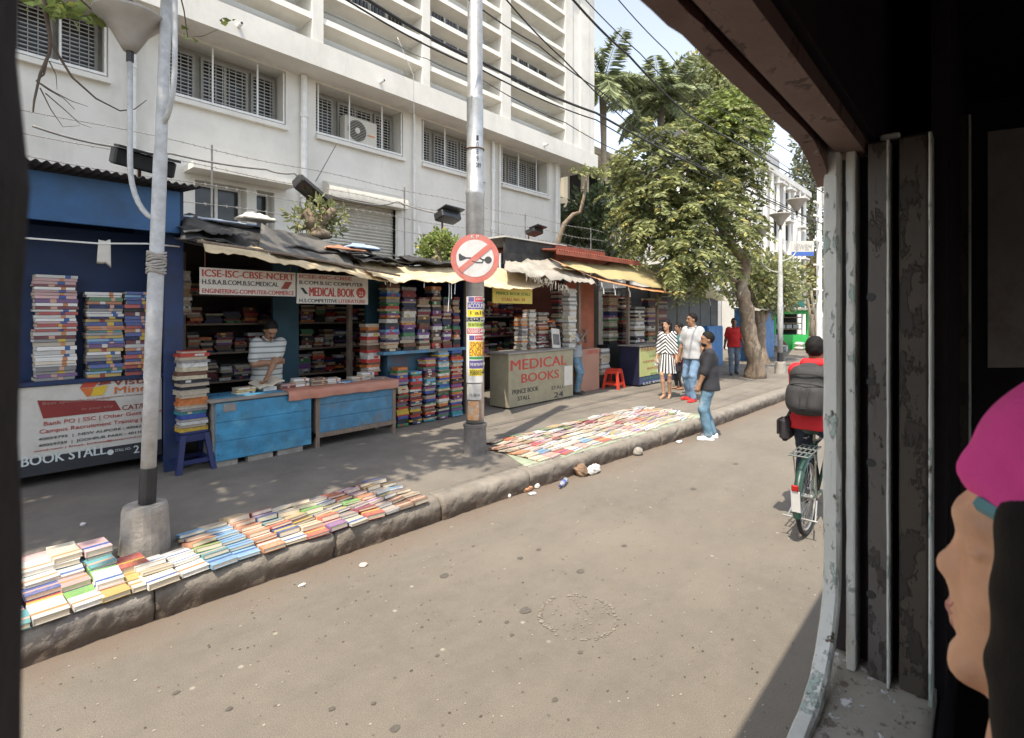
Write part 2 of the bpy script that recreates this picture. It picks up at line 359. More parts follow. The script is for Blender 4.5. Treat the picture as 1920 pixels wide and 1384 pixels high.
gl = [(3.65, 4.62, 3.2, 4.62), (4.82, 5.2, 3.4, 4.62), (6.5, 8.35, 2.4, 4.75), (9.25, 9.65, 3.0, 4.2), (9.85, 11.3, 2.8, 4.1), (12.4, 13.0, 2.8, 4.1)]
b_ = MB(); wall_holes(b_, -6, 15.55, 0, 7.36, BY, holes+gl, .5)
b_.quad((15.55, BY, 0), (15.55, BY+14, 0), (15.55, BY+14, 7.36), (15.55, BY, 7.36)); b_.quad((-6, BY+14, 0), (-6, BY, 0), (-6, BY, 7.36), (-6, BY+14, 7.36))
b_.build('wall', white, bld)
b_ = MB(); b_.box((-6.4, BO, 7.36), (16.95, BY+14, 7.9)); b_.build('parapet_band', white, bld)
b_ = MB(); b_.box((-6.35, BY+.12, 7.9), (16.8, BY+14, 14.4)); b_.build('upper_wall', panelw, bld)
b_ = MB(); b_.box((-6.5, BO-.2, 14.4), (17.1, BY+14.2, 14.9)); b_.build('roof_slab', white, bld)
pil = [(-6.3, -5.9), (-3.2, -2.85), (-.1, .12), (2.75, 3.0), (5.72, 5.97), (8.72, 8.96), (11.72, 12.12), (14.95, 15.36)]
for a, c in pil:
    b_ = MB(); b_.box((a, BO+.03, 7.9), (c, BY+.12, 14.4)); b_.build('pilaster', white, bld)
b_ = MB(); b_.box((15.36, BO+.09, 7.9), (15.86, BY+.12, 14.4)); b_.box((15.86, BO+.02, 7.9), (16.4, BY+.12, 14.4)); b_.box((16.4, BO+.05, 7.9), (16.78, BY+.12, 14.4)); b_.build('corner_column', white, bld)
for (a0, a), (c, c1) in zip(pil, pil[1:]):
    for k in range(9):
        z = 8.36+.655*k; b_ = MB()
        T = Matrix.Translation((0, BO+.05, z)) @ Matrix.Rotation(R(-7), 4, 'X')
        b_.box((a-.001, 0, 0), (c+.001, .46, .14), T=T); b_.build('louvre', white, bld)
    # strip windows behind the louvres
    if a > 2:
        y = BY+.05; fr = MB(); fr.box((a+.02, y, 9.10), (c-.02, y+.07, 9.18)); fr.box((a+.02, y, 10.5), (c-.02, y+.07, 10.6))
        n = 5
        for i in range(n+1):
            xx = a+.05+(c-a-.16)*i/n; fr.box((xx, y-.01, 9.18), (xx+.06, y+.07, 10.5))
        wn = fr.build('window', bar_w, bld); g = MB(); g.box((a+.02, y+.035, 9.16), (c-.02, y+.06, 10.52)); g.build('pane', glass, wn)
        g = MB(); xx = a+.08
        while xx < c-.05: g.box((xx, y-.03, 9.18), (xx+.014, y-.018, 10.5)); xx += .11
        g.build('grille', greyw, wn)
for i, (a, c) in enumerate(wins):
    y = BY+.42; fr = MB(); w_ = c-a
    fr.box((a+.0, y+.05, WZ0), (c, y+.08, WZ1))                       # back of the recess
    parts = [(a+.06*w_, a+.25*w_), (a+.34*w_, a+.70*w_), (a+.77*w_, a+.95*w_)]
    for p0, p1 in parts:
        fr.box((p0-.05, y-.02, WZ0+.08), (p0, y+.05, WZ1-.1)); fr.box((p1, y-.02, WZ0+.08), (p1+.05, y+.05, WZ1-.1)); fr.box((p0, y-.02, WZ1-.16), (p1, y+.05, WZ1-.1)); fr.box((p0, y-.02, WZ0+.08), (p1, y+.05, WZ0+.13))
        if p1-p0 > .6: q = (p0+p1)/2; fr.box((q-.025, y-.02, WZ0+.13), (q+.025, y+.05, WZ1-.16))
    wn = fr.build('window', greyw if i != 1 else greyw, bld)
    for p0, p1 in parts:
        g = MB(); g.box((p0, y+.03, WZ0+.13), (p1, y+.045, WZ1-.16)); g.build('pane', glass, wn)
        g = MB(); z = WZ0+.17
        while z < WZ1-.18: g.box((p0, y-.03, z), (p1, y-.018, z+.016)); z += .072
        xx = p0+.1
        while xx < p1: g.box((xx, y-.018, WZ0+.13), (xx+.012, y-.006, WZ1-.16)); xx += .13
        g.build('grille', mat('grille_grey', (.42, .41, .38), .6, .1, 9, 0), wn)
    g = MB(); yb = BY+.02
    g.box((a+.02, yb, WZ0+.03), (c-.02, yb+.035, WZ0+.075))
    for t in (.03, .36, .74, .985): xx = a+w_*t; g.box((xx-.014, yb+.003, WZ0+.075), (xx+.014, yb+.03, WZ1-.02))
    g.build('safety_rail', bar_w, bld)
    g = MB(); g.box((a-.02, BY-.1, WZ0-.12), (c+.02, BY+.1, WZ0-.03)); g.build('window_sill', white, bld)
for a, c, z0, z1 in gl[:2]+gl[3:]:
    g = MB(); y = BY+.3; e = .05
    g.box((a, y, z0), (a+e, y+.06, z1)); g.box((c-e, y, z0), (c, y+.06, z1)); g.box((a+e, y, z1-e), (c-e, y+.06, z1)); g.box((a+e, y, z0), (c-e, y+.06, z0+e))
    if c-a > .7: g.box(((a+c)/2-.03, y, z0+e), ((a+c)/2+.03, y+.06, z1-e))
    wn = g.build('window', bar_w, bld); g = MB(); g.box((a+e*.5, y+.03, z0), (c-e*.5, y+.05, z1)); g.build('pane', glass, wn)
# roller shutter with its hood
a, c, z0, z1 = gl[2]; g = MB(); z = z0
sh = mat('shutter_cream', (.55, .52, .45), .5, .1, 8, .05, metal=.1)
while z < z1-.02: g.prism_ = None; g.add([(a, BY+.12, z), (c, BY+.12, z), (c, BY+.085, z+.035), (a, BY+.085, z+.035), (c, BY+.12, z+.075), (a, BY+.12, z+.075)], [(0, 1, 2, 3), (3, 2, 4, 5)]); z += .078
st = g.build('roller_shutter', sh, bld)
for q in (a-.06, c): g = MB(); g.box((q, BY-.03, z0), (q+.06, BY+.14, z1)); g.build('guide_rail', sh, st)
g = MB(); n = 8; pr = [(BY-.36*math.sin(i/n*math.pi/2), z1+.34-.34*(1-math.cos(i/n*math.pi/2))) for i in range(n+1)]+[(BY-.36, z1-.05), (BY-.02, z1-.05)]
k = len(pr); g.add([(a-.18, y, z) for y, z in pr]+[(c+.18, y, z) for y, z in pr], [tuple(range(k)), tuple(range(2*k-1, k-1, -1))]+[(i, i+k, (i+1) % k+k, (i+1) % k) for i in range(k)])
g.build('shutter_hood', sh, bld)
g = MB(); g.box((3.45, BY-.55, 4.72), (5.45, BY-.002, 4.84)); g.build('window_hood', white, bld)
for x, r in ((5.82, .07), (8.9, .03), (11.95, .055), (12.25, .03), (2.62, .05), (15.2, .04)):   # rain pipes
    g = MB(); g.tube([(x, BY-.09, .3), (x, BY-.09, 7.34)], r, 10)
    for z in (3.2, 4.6, 6.4): g.tube([(x, BY-.09, z), (x, BY-.09, z+.12)], r*1.25, 10)
    g.build('rain_pipe', bar_w, bld, smooth=False)
for u, v in ((447, 50), (713, 155), (1020, 273)):                     # spouts on the band
    p = PX(u, v, y=BO); g = MB(); g.tube([(p.x, BO+.05, p.z), (p.x, BO-.16, p.z+.01)], .035, 10); g.tube([(p.x, BO-.1, p.z+.01), (p.x, BO-.165, p.z+.012)], .024, 10, 1); g.build('water_spout', [bar_w, black], bld)
# air-conditioner standing in the recess of the third window
ac_x0, ac_x1 = SX(643, BY+.2), SX(703, BY+.2); az = WZ0+.02
acm = mat('ac_ivory', (.55, .52, .44), .5, .06, 5, .02)
ac = thing('air_conditioner', 'ivory air conditioner unit with round dark fan on the window ledge', 'air conditioner', ((ac_x0+ac_x1)/2, BY+.25, az))
g = MB(); g.bbox((ac_x0, BY+.1, az+.06), (ac_x1, BY+.36, az+.68), .02); g.box((ac_x0+.06, BY+.12, az), (ac_x0+.14, BY+.34, az+.07)); g.box((ac_x1-.14, BY+.12, az), (ac_x1-.06, BY+.34, az+.07)); g.build('casing', acm, ac)
fx = ac_x0+.33; fz = az+.36
g = MB(); g.disc((fx, BY+.103, fz), .255, .012, 36); fo = g.build('fan_opening', dark, ac)
g = MB(); g.disc((fx, BY+.088, fz), .07, .015, 20); g.build('fan_hub', acm, ac)
g = MB()
for k in range(-6, 7): hw = math.sqrt(max(0, .255**2-(k*.038)**2)); g.box((fx-hw, BY+.082, fz+k*.038-.004), (fx+hw, BY+.09, fz+k*.038+.004))
g.build('fan_guard', acm, ac)
g = MB(); g.box((fx+.29, BY+.094, fz-.06), (fx+.5, BY+.099, fz-.025)); g.build('brand_strip', mat('orange_print', (.6, .22, .06), .6, .1), ac)
# ------------------------------------------------------------------ inks and board colours
ink_red = mat('ink_red', (.42, .045, .03), .6, .15, 12, 0); ink_brown = mat('ink_brown', (.26, .05, .03), .6, .15, 12, 0)
ink_blk = mat('ink_black', (.025, .025, .028), .6, .2, 12, 0); ink_wht = mat('ink_white', (.62, .66, .63), .6, .1, 12, 0)
ink_org = mat('ink_orange', (.62, .16, .03), .6, .1, 12, 0); ink_yel = mat('ink_yellow', (.70, .46, .03), .6, .1, 12, 0)
ink_grn = mat('ink_green', (.05, .22, .06), .6, .1, 12, 0); ink_blu = mat('ink_blue', (.04, .06, .22), .6, .1, 12, 0)
board_w = mat('board_white', (.62, .59, .52), .7, .07, 4, .05, dirt=(.42, .37, .31), dscale=4)
board_y = mat('board_yellow', (.62, .50, .10), .6, .08, 5, .05)
board_o = mat('board_ochre', (.33, .29, .19), .7, .1, 3, .1, dirt=(.2, .17, .12), dscale=2.5)
ribbon_m = mat('ribbon_red', (.24, .03, .025), .6, .1, 6, 0)
# ------------------------------------------------------------------ stall with the printed counter banner (left)
def corrugated(b, x0, x1, y0, y1, z0, z1, pitch=.075, amp=.014, th=.004, m=0):
    n = int((x1-x0)/pitch*6); vs = []; fs = []
    for i in range(n+1):
        x = x0+(x1-x0)*i/n; d = amp*math.sin(2*math.pi*(x-x0)/pitch)
        vs += [(x, y0, z0+d), (x, y1, z1+d), (x, y0, z0+d-th), (x, y1, z1+d-th)]
    for i in range(n):
        a = i*4; fs += [(a, a+4, a+5, a+1), (a+2, a+3, a+7, a+6), (a, a+2, a+6, a+4), (a+1, a+5, a+7, a+3)]
    b.add(vs, fs, m)
AY = 7.3
sa = thing('book_stall', 'dark blue kiosk bookstall with corrugated roof and printed white counter banner', 'stall', (.8, 8, PZ))
g = MB(); corrugated(g, -2.2, 2.12, 6.45, 9.2, 3.4, 3.62); g.build('roof', mat('roof_sheet', (.09, .085, .08), .7, .3, 6, .2, metal=.3), sa)
g = MB(); g.box((-2.1, 6.72, 2.9), (1.98, 6.78, 3.36)); g.build('fascia', blue_fascia, sa)
g = MB(); g.box((-2.1, 8.7, PZ), (2.0, 8.78, 3.5)); g.build('back_wall', navy, sa)
g = MB(); g.box((2.0, 6.95, PZ), (2.06, 8.78, 3.45)); g.box((1.88, 6.9, PZ), (2.07, 6.95, 3.4)); g.build('side_wall', navy, sa)
g = MB(); g.box((-2.1, 7.55, 1.3), (2.0, 7.6, 2.95)); g.build('inner_panel', mat('blue_panel', (.008, .026, .085), .55, .2, 3, .1), sa)
ct = MB(); ct.box((-2.1, AY+.03, PZ+.12), (1.97, 8.6, 1.26)); ct.box((-2.12, AY-.03, 1.26), (1.98, 8.62, 1.30)); cto = ct.build('counter', navy, sa)
g = MB(); g.box((-1.6, AY, .34), (1.96, AY+.03, 1.25)); ban = g.build('banner', board_w, sa)
g = MB(); g.box((-1.6, AY-.006, .34), (1.96, AY-.001, .52)); g.build('black_strip', mat('strip_black', (.03, .032, .035), .6, .2, 5, 0), ban)
YT = AY-.006
def tb(txt, u0, v0, u1, h, m, dy=0, **k): return TPX(txt, u0, v0, u1, h, YT-dy, m, ban, **k)
# coloured prism emblem
def polypx(pts, y, m, parent, name, dy=.003):
    q = [PX(u, v, y=y) for u, v in pts]; g = MB(); poly = [(a.x, a.z) for a in q]
    ar = sum(poly[i][0]*poly[(i+1) % len(poly)][1]-poly[(i+1) % len(poly)][0]*poly[i][1] for i in range(len(poly)))
    if ar < 0: poly = poly[::-1]
    g.prism(poly, y, y+dy); return g.build(name, m, parent)
polypx([(150, 727), (165, 708), (196, 707), (176, 726)], YT, mat('emblem_red', (.50, .06, .03), .6, .1), ban, 'emblem')
polypx([(198, 706), (209, 719), (183, 723)], YT, ink_brown, ban, 'emblem')
polypx([(150, 728), (175, 727), (169, 743), (163, 744)], YT, ink_org, ban, 'emblem')
polypx([(177, 726), (203, 722), (193, 741), (170, 743)], YT, ink_yel, ban, 'emblem')
tb('Vista', 211, 717, 279, .075, ink_brown, bold=.012); tb('Mind', 215, 732, 276, .075, ink_org, bold=.012)
tb('Corporate Connect', 192, 746, 268, .018, ink_brown)
polypx([(70, 751), (216, 751), (227, 769), (81, 785)], YT, ribbon_m, ban, 'ribbon')
tb('Best aptitude trainers', 80, 758, 206, .040, mat('ink_faded', (.42, .2, .16), .6, .1), .004); tb('in your city', 154, 768, 212, .034, MATS['ink_faded'], .004)
tb('CAT/MAT', 229, 765, 296, .055, ink_brown, bold=.01)
tb('Bank PO | SSC | Other Govt Exams', 82, 796, 304, .055, ink_red); tb('Campus Recruitment Training (CRT)', 74, 811, 296, .055, ink_red)
tb('40059795  |  NEW ALIPORE : 40062144', 72, 825, 282, .036, ink_blk); tb('40059759  |  JODHPUR PARK : 40110471', 72, 837, 282, .036, ink_blk)
tb('mind.com | Email: kolkata@vistamind.com', 64, 847, 276, .026, ink_red)
tb('BOOK STALL', 40, 867, 199, .10, ink_wht, .002, bold=.012); tb('STALL NO-', 216, 845, 246, .03, ink_wht, .002); tb('21', 251, 843, 268, .085, ink_wht, .002, bold=.012)
o_ = MB(); p_ = PX(207, 848, y=YT-.002); o_.disc((p_.x, YT-.002, p_.z), .03, .003, 16); o_.build('dot', ink_wht, ban)
g = MB(); a = PX(55, 447, y=6.7); c_ = PX(275, 457, y=6.7); g.tube([(-2.0, 6.7, a.z+.02), tuple(a), tuple(a.lerp(c_, .55)-Vector((0, 0, .02))), tuple(c_), (2.03, 6.9, c_.z+.02)], .009, 6); g.build('clothes_line', bar_w, origin=(0, 6.7, 2.7), tag=('pale cord strung across the front of the dark blue kiosk', 'cord'))
p_ = PX(196, 452, y=6.7); g = MB(); g.sheet(p_+Vector((-.05, 0, 0)), p_+Vector((.05, 0, 0)), p_+Vector((.06, .03, -.24)), p_+Vector((-.06, .02, -.24)), 5, 8, 0, .05, .006, 3, freq=14); g.build('cloth_rag', board_w, smooth=True, tag=('crumpled pale rag hanging from the cord at the blue kiosk', 'rag'))
g = MB(); g.tube([PX(312, 720, y=6.95), PX(322, 862, z=PZ+.02)], .022, 6); g.build('wooden_prop', wood, tag=('thin brown wooden pole leaning against the blue kiosk edge', 'pole'))
# ------------------------------------------------------------------ books
PAL = {'white': (.68, .66, .60), 'cream': (.62, .53, .37), 'tan': (.45, .31, .18), 'pink': (.62, .34, .32), 'red': (.52, .05, .035), 'orange': (.62, .20, .05), 'yellow': (.66, .44, .05), 'lime green': (.20, .50, .06),
       'green': (.07, .22, .09), 'teal': (.05, .28, .30), 'sky blue': (.18, .40, .60), 'blue': (.05, .10, .36), 'navy': (.02, .03, .10), 'purple': (.20, .08, .26), 'maroon': (.20, .025, .03), 'grey': (.28, .27, .26), 'brown': (.16, .075, .04), 'black': (.025, .025, .028)}
COV = {}; PAL0 = dict(PAL)
PAL = {k: tuple(x*.72+.28*(sum(c)/3*.8+.10) if max(c) > .15 else x for x in c) for k, c in PAL.items()}
def cover(name, c, seed):
    m, N, L, b = node_mat('cover_'+name.replace(' ', '_')+str(seed)); tc = N.new('ShaderNodeTexCoord').outputs['Object']
    oi = N.new('ShaderNodeObjectInfo'); sep = N.new('ShaderNodeSeparateXYZ'); L.new(tc, sep.inputs[0])
    hs = N.new('ShaderNodeHueSaturation'); hs.inputs['Color'].default_value = (*c, 1)
    mr = N.new('ShaderNodeMapRange'); L.new(oi.outputs['Random'], mr.inputs[0]); mr.inputs[3].default_value = .75; mr.inputs[4].default_value = 1.2; L.new(mr.outputs[0], hs.inputs['Value'])
    col = hs.outputs[0]
    def band(axis, lo, hi):
        a = N.new('ShaderNodeMath'); a.operation = 'COMPARE'; L.new(sep.outputs[axis], a.inputs[0]); a.inputs[1].default_value = (lo+hi)/2; a.inputs[2].default_value = (hi-lo)/2; return a.outputs[0]
    rs = random.Random(seed*13+len(name)); lum = sum(c)/3
    alt = rs.choice([(.66, .64, .58), (.60, .42, .08), (.05, .07, .2), (.4, .05, .04), (.6, .35, .25)]) if lum < .35 else rs.choice([(.35, .06, .05), (.06, .12, .32), (.3, .22, .14), (.08, .2, .2), (.5, .22, .1)])
    y0 = rs.uniform(-.085, .02); col = mixc(N, L, band(1, y0, y0+rs.uniform(.015, .05)), col, alt)
    # rows of broken dashes as print
    wv = nz(N, L, tc, 55, 1, .5, (1, 2.4, 1)); ln = N.new('ShaderNodeMath'); ln.operation = 'SINE'
    mu = N.new('ShaderNodeMath'); mu.operation = 'MULTIPLY'; L.new(sep.outputs[1], mu.inputs[0]); mu.inputs[1].default_value = 330; L.new(mu.outputs[0], ln.inputs[0])
    a1 = N.new('ShaderNodeMath'); a1.operation = 'GREATER_THAN'; L.new(ln.outputs[0], a1.inputs[0]); a1.inputs[1].default_value = .35
    a2 = N.new('ShaderNodeMath'); a2.operation = 'GREATER_THAN'; L.new(wv, a2.inputs[0]); a2.inputs[1].default_value = .5
    a3 = N.new('ShaderNodeMath'); a3.operation = 'MULTIPLY'; L.new(a1.outputs[0], a3.inputs[0]); L.new(a2.outputs[0], a3.inputs[1])
    a4 = N.new('ShaderNodeMath'); a4.operation = 'MULTIPLY'; L.new(a3.outputs[0], a4.inputs[0]); L.new(band(1, -.1, rs.uniform(-.05, .04)), a4.inputs[1])
    a5 = N.new('ShaderNodeMath'); a5.operation = 'MULTIPLY'; L.new(a4.outputs[0], a5.inputs[0]); L.new(band(0, -.055, .06), a5.inputs[1])
    a6 = N.new('ShaderNodeMath'); a6.operation = 'MULTIPLY'; L.new(a5.outputs[0], a6.inputs[0]); a6.inputs[1].default_value = .55
    col = mixc(N, L, a6.outputs[0], col, alt)
    col = mixc(N, L, ramp(N, L, nz(N, L, tc, 22, 6, .7), [(.5, (0, 0, 0)), (.8, (.45,)*3)]), col, (.4, .34, .26))
    L.new(col, b.inputs['Base Color']); b.inputs['Roughness'].default_value = .5
    return m
for nme, c in PAL.items(): COV[nme] = [cover(nme, c, s) for s in range(2)]
def book_mesh(t, soft):
    """unit book 0.16 x 0.22, thickness t, spine at -x: two covers, a spine and the page block, covers a little warped"""
    b = MB(); hw, hl = .08, .11; ct = .0022; n = 3
    def slab(z0, z1, x0, x1, y0, y1, m, curl):
        vs = []; fs = []
        for i in range(n+1):
            x = x0+(x1-x0)*i/n; c = curl*(i/n)**2
            vs += [(x, y0, z0+c), (x, y1, z0+c*.6), (x, y1, z1+c*.6), (x, y0, z1+c)]
        for i in range(n):
            a = i*4; fs += [(a, a+1, a+5, a+4), (a+3, a+7, a+6, a+2), (a, a+4, a+7, a+3), (a+1, a+2, a+6, a+5)]
        fs += [(0, 3, 2, 1), (n*4, n*4+1, n*4+2, n*4+3)]; b.add(vs, fs, m)
    slab(0, ct, -hw, hw, -hl, hl, 0, 0); slab(t-ct, t, -hw, hw, -hl, hl, 0, soft)
    slab(ct, t-ct, -hw+.004, hw-.004, -hl+.003, hl-.003, 1, soft*.8); b.box((-hw, -hl, ct), (-hw+.0035, hl, t-ct), 0)
    me = bpy.data.meshes.new('book'); me.from_pydata(b.v, [], b.f); me.materials.append(None); me.materials.append(paper); me.polygons.foreach_set('material_index', b.m); me.update(); return me
BM = [(t, book_mesh(t, s)) for t, s in ((.008, .002), (.014, .004), (.02, .0), (.02, .006), (.03, .002), (.04, .0))]
def book(colname, mi, loc, rot, sc, label, group, name='book', seed=None):
    o = place(BM[mi][1], name, None, loc, (label, 'book', group)); o.rotation_euler = rot; o.scale = sc
    o.material_slots[0].link = 'OBJECT'; o.material_slots[0].material = COV[colname][random.randrange(2)]
    if colname in ('white', 'sky blue', 'grey') and random.random() < .6: o.material_slots[1].link = 'OBJECT'; o.material_slots[1].material = paper_w
    return o
ORD = 'first second third fourth fifth sixth seventh eighth ninth tenth eleventh twelfth thirteenth fourteenth fifteenth sixteenth seventeenth eighteenth nineteenth twentieth twenty-first twenty-second twenty-third twenty-fourth twenty-fifth twenty-sixth twenty-seventh twenty-eighth twenty-ninth thirtieth thirty-first thirty-second thirty-third thirty-fourth thirty-fifth thirty-sixth thirty-seventh thirty-eighth thirty-ninth fortieth'.split()
def lay_rows(x0, x1, rows, pitch, expo, yoff, pal, where, skip, thick, zone=None, slim=1., pile=0., jit=.07):
    x = x0; col = 0
    while x < x1:
        w_ = pitch*random.uniform(.9, 1.1); xc = x+w_/2; y = kerb_y(xc)+yoff+random.uniform(-.02, .02); zr = PZ+.009; prev = 0; runcol = random.choice(pal)
        for r in range(rows):
            if zone and not zone(xc, y): y += expo; prev = 0; continue
            if skip(xc, y): y += expo; prev = 0; continue
            mi = random.choice(thick); t = BM[mi][0]*slim; L_ = .2*random.uniform(.9, 1.12)
            cname = runcol if random.random() < .35 else random.choice(pal)
            rise = (prev+.006) if prev else 0; a = math.atan2(rise, L_)
            sc = (w_/.16*.98, L_/.22, slim)
            loc = (xc+random.uniform(-.008, .008), y+L_/2*math.cos(a), zr+rise/2+.001)
            ar = '%s book in %s row from the kerb, %s column %s' % (cname, ORD[r], ORD[col], where[0])
            if pile:
                z = zr; npl = 1+int(r*pile+random.random()*.6)
                for q in range(npl):
                    mi = random.choice(thick); cname = random.choice(pal)
                    book(cname, mi, (xc+random.uniform(-.012, .012), y+L_/2+random.uniform(-.015, .015), z), (random.uniform(-.015, .015), 0, random.uniform(-jit, jit)), (w_/.16*random.uniform(.93, 1.), L_/.22, 1), '%s book, %s layer of %s pile from the kerb, %s tall column' % (cname, ORD[q], ORD[r], ORD[col]), where[1]); z += BM[mi][0]+.004
                y += expo; continue
            book(cname, mi, loc, (-a, random.uniform(-.03, .03), random.uniform(-jit, jit)), sc, ar, where[1])
            prev = t*1.05+rise*.35; y += expo*random.uniform(.9, 1.1)
        x += w_*1.01; col += 1
SKIP0 = lambda x, y: False
cc = PX(276, 1036, z=PZ); LB = Vector((cc.x, cc.y+.05, PZ))               # lamp base
pal1 = ['cream']*5+['tan']*4+['pink']*3+['white']*4+['yellow']*2+['orange']*2+['blue', 'sky blue', 'sky blue', 'lime green', 'teal', 'red', 'brown', 'purple', 'grey', 'grey']
pal0 = ['white', 'white', 'teal', 'sky blue', 'blue', 'yellow', 'pink', 'cream', 'lime green', 'red', 'white', 'sky blue', 'white', 'grey']
pal2 = ['white']*8+['cream']*8+['pink']*4+['tan']*2+['orange', 'maroon', 'yellow', 'sky blue', 'grey', 'grey', 'red', 'green']
nearbase = lambda x, y: abs(x-LB.x) < .24 and y > LB.y-.42
lay_rows(.28, .98, 6, .168, .135, .0, pal0, ('of the bright tall rows', 'books in the tall rows left of the lamp base'), nearbase, (3, 4, 4, 5), pile=.72)
lay_rows(1.0, 3.12, 6, .172, .128, -.01, pal1, ('past the lamp base', 'books in the kerbside rows past the lamp base'), nearbase, (2, 3, 4, 4, 5), jit=.11, zone=lambda x, y: y < 4.66-.05*max(0, x-2.4))
lay_rows(5.0, 9.15, 7, .215, .165, .16, pal2, ('past the horn sign', 'books in the spread past the horn sign post'), SKIP0, (0, 1, 1, 2, 3), jit=.16, zone=lambda x, y: (y-kerb_y(x) < .3+1.1*min(1, max(0, (x-4.75)/.6))) and not (y-kerb_y(x) < .35-(9.15-x)*1.2))
g = MB(); g.sheet((4.72, kerb_y(4.72)+.1, PZ+.006), (9.3, kerb_y(9.3)+.08, PZ+.006), (9.25, kerb_y(9.3)+1.32, PZ+.006), (5.3, kerb_y(5.3)+1.34, PZ+.006), 40, 8, 0, .005, .003, 4); g.build('ground_sheet', mat('sheet_green', (.30, .34, .24), .7, .2, 4, .1), smooth=True, tag=('thin green plastic sheet under the wide spread of books', 'sheet'))
# stacks on the banner counter: one object each
def stack(u0, u1, v0, z0, y, pal, where, tmean, depth=.24):
    xa, xb = SX(u0, y), SX(u1, y); zt = PX(u0, v0, y=y).z; z = z0; k = 0
    while z < zt:
        mi = random.choice(tmean); t = BM[mi][0]; cname = random.choice(pal); wd = (xb-xa)*random.uniform(.9, 1.0)
        book(cname, mi, ((xa+xb)/2+random.uniform(-.015, .015), y+depth/2+random.uniform(-.015, .015), z+.0005), (0, 0, R(90)+random.uniform(-.05, .05)), (depth/.16, wd/.22, 1),
             '%s book, %s from the bottom of %s' % (cname, ORD[k], where), 'books in '+where)
        z += t+.004; k += 1
pa = ['white']*6+['grey']*3+['pink']*3+['cream']*2+['red', 'purple', 'sky blue', 'maroon', 'orange']
stack(64, 146, 517, 1.302, 7.32, pa, 'the tallest stack on the banner counter', (3, 4, 4, 5))
stack(163, 232, 551, 1.302, 7.30, ['purple', 'orange', 'white', 'grey', 'blue', 'yellow', 'sky blue', 'navy', 'teal', 'green', 'white'], 'the middle stack on the banner counter', (4, 5, 4, 3))
stack(234, 290, 547, 1.302, 7.28, ['maroon', 'red', 'sky blue', 'navy', 'black', 'pink', 'white', 'orange', 'blue'], 'the banner counter stack behind the lamp post', (4, 5, 4, 5))
# every other stack stands deep in the stalls: one mass
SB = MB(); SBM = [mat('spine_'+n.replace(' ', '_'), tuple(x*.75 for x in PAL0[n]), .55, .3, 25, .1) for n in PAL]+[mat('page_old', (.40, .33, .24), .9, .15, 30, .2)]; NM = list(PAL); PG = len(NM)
def sbook(x0, x1, y, d, z, t, c):
    jx, jy = random.uniform(-.012, .012), random.uniform(-.015, .015); ci = NM.index(c)
    sp = random.random() < .84; hw = (x1-x0)/2*random.uniform(.82, 1.02); hd_ = d/2
    T = Matrix.Translation(((x0+x1)/2+jx, y+d/2+jy, z)) @ Matrix.Rotation(random.gauss(0, .05), 4, 'Z')
    SB.box((-hw, -hd_, 0), (hw, hd_, .003), ci, T); SB.box((-hw, -hd_, t-.003), (hw, hd_, t), ci, T)
    SB.box((-hw+.005, -hd_+(.0 if sp else .006), .003), (hw-.005, hd_-.006, t-.003), ci if sp else PG, T)
    if sp and random.random() < .35: q = random.uniform(-.6, .1)*hw; SB.box((q, -hd_-.0012, .006), (q+random.uniform(.3, .8)*hw, -hd_+.001, t-.006), NM.index(random.choice(['white', 'cream', 'yellow', 'white', 'red', 'black'])), T)
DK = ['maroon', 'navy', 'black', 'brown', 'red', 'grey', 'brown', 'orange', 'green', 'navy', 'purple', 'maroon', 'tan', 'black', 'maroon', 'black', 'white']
def mass(u0, u1, v0, v1, y, pal=DK, t=(.025, .06), d=.2):
    xa, xb = SX(u0, y), SX(u1, y); zt = PX(u0, v0, y=y).z; z = PX(u0, v1, y=y).z if not isinstance(v1, tuple) else v1[0]; z0 = z
    while z < zt-.01:
        tt = random.uniform(*t); sbook(xa+random.uniform(0, .02), xb-random.uniform(0, .02), y, d, z, tt, random.choice(pal)); z += tt+.001
    return z0
BR = ['red', 'white', 'orange', 'blue', 'navy', 'brown', 'cream', 'green', 'maroon', 'sky blue', 'purple', 'yellow', 'grey', 'teal', 'black', 'red', 'tan']
SHZ = 1.0
# ------------------------------------------------------------------ open stall with two blue counters
CY = 6.65
sb = thing('book_stall', 'open bookstall with black tarpaulin roof behind the two blue counters', 'stall', (4.4, 8, PZ))
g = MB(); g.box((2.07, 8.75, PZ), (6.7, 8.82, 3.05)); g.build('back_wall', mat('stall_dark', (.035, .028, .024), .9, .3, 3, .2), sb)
g = MB(); g.box((6.62, 7.0, PZ), (6.7, 8.75, 2.95)); g.build('side_wall', blue_worn if False else navy, sb)
for x, y in ((2.42, 8.2), (4.62, 7.6), (6.58, 6.95)):
    g = MB(); g.box((x, y, PZ), (x+.07, y+.07, 2.85)); g.build('post', wood, sb)
bluet = mat('blue_teal_board', (.018, .06, .085), .7, .25, 3, .15)
g = MB(); a, c_ = SX(690, 7.32), SX(722, 7.32); g.box((a, 7.36, PZ), (c_, 7.42, 2.7)); g.build('inner_panel', bluet, sb)
g = MB(); a, c_ = SX(512, 7.9), SX(560, 7.9); g.box((a, 7.9, PZ), (c_, 7.96, 2.8)); g.build('inner_panel', bluet, sb)
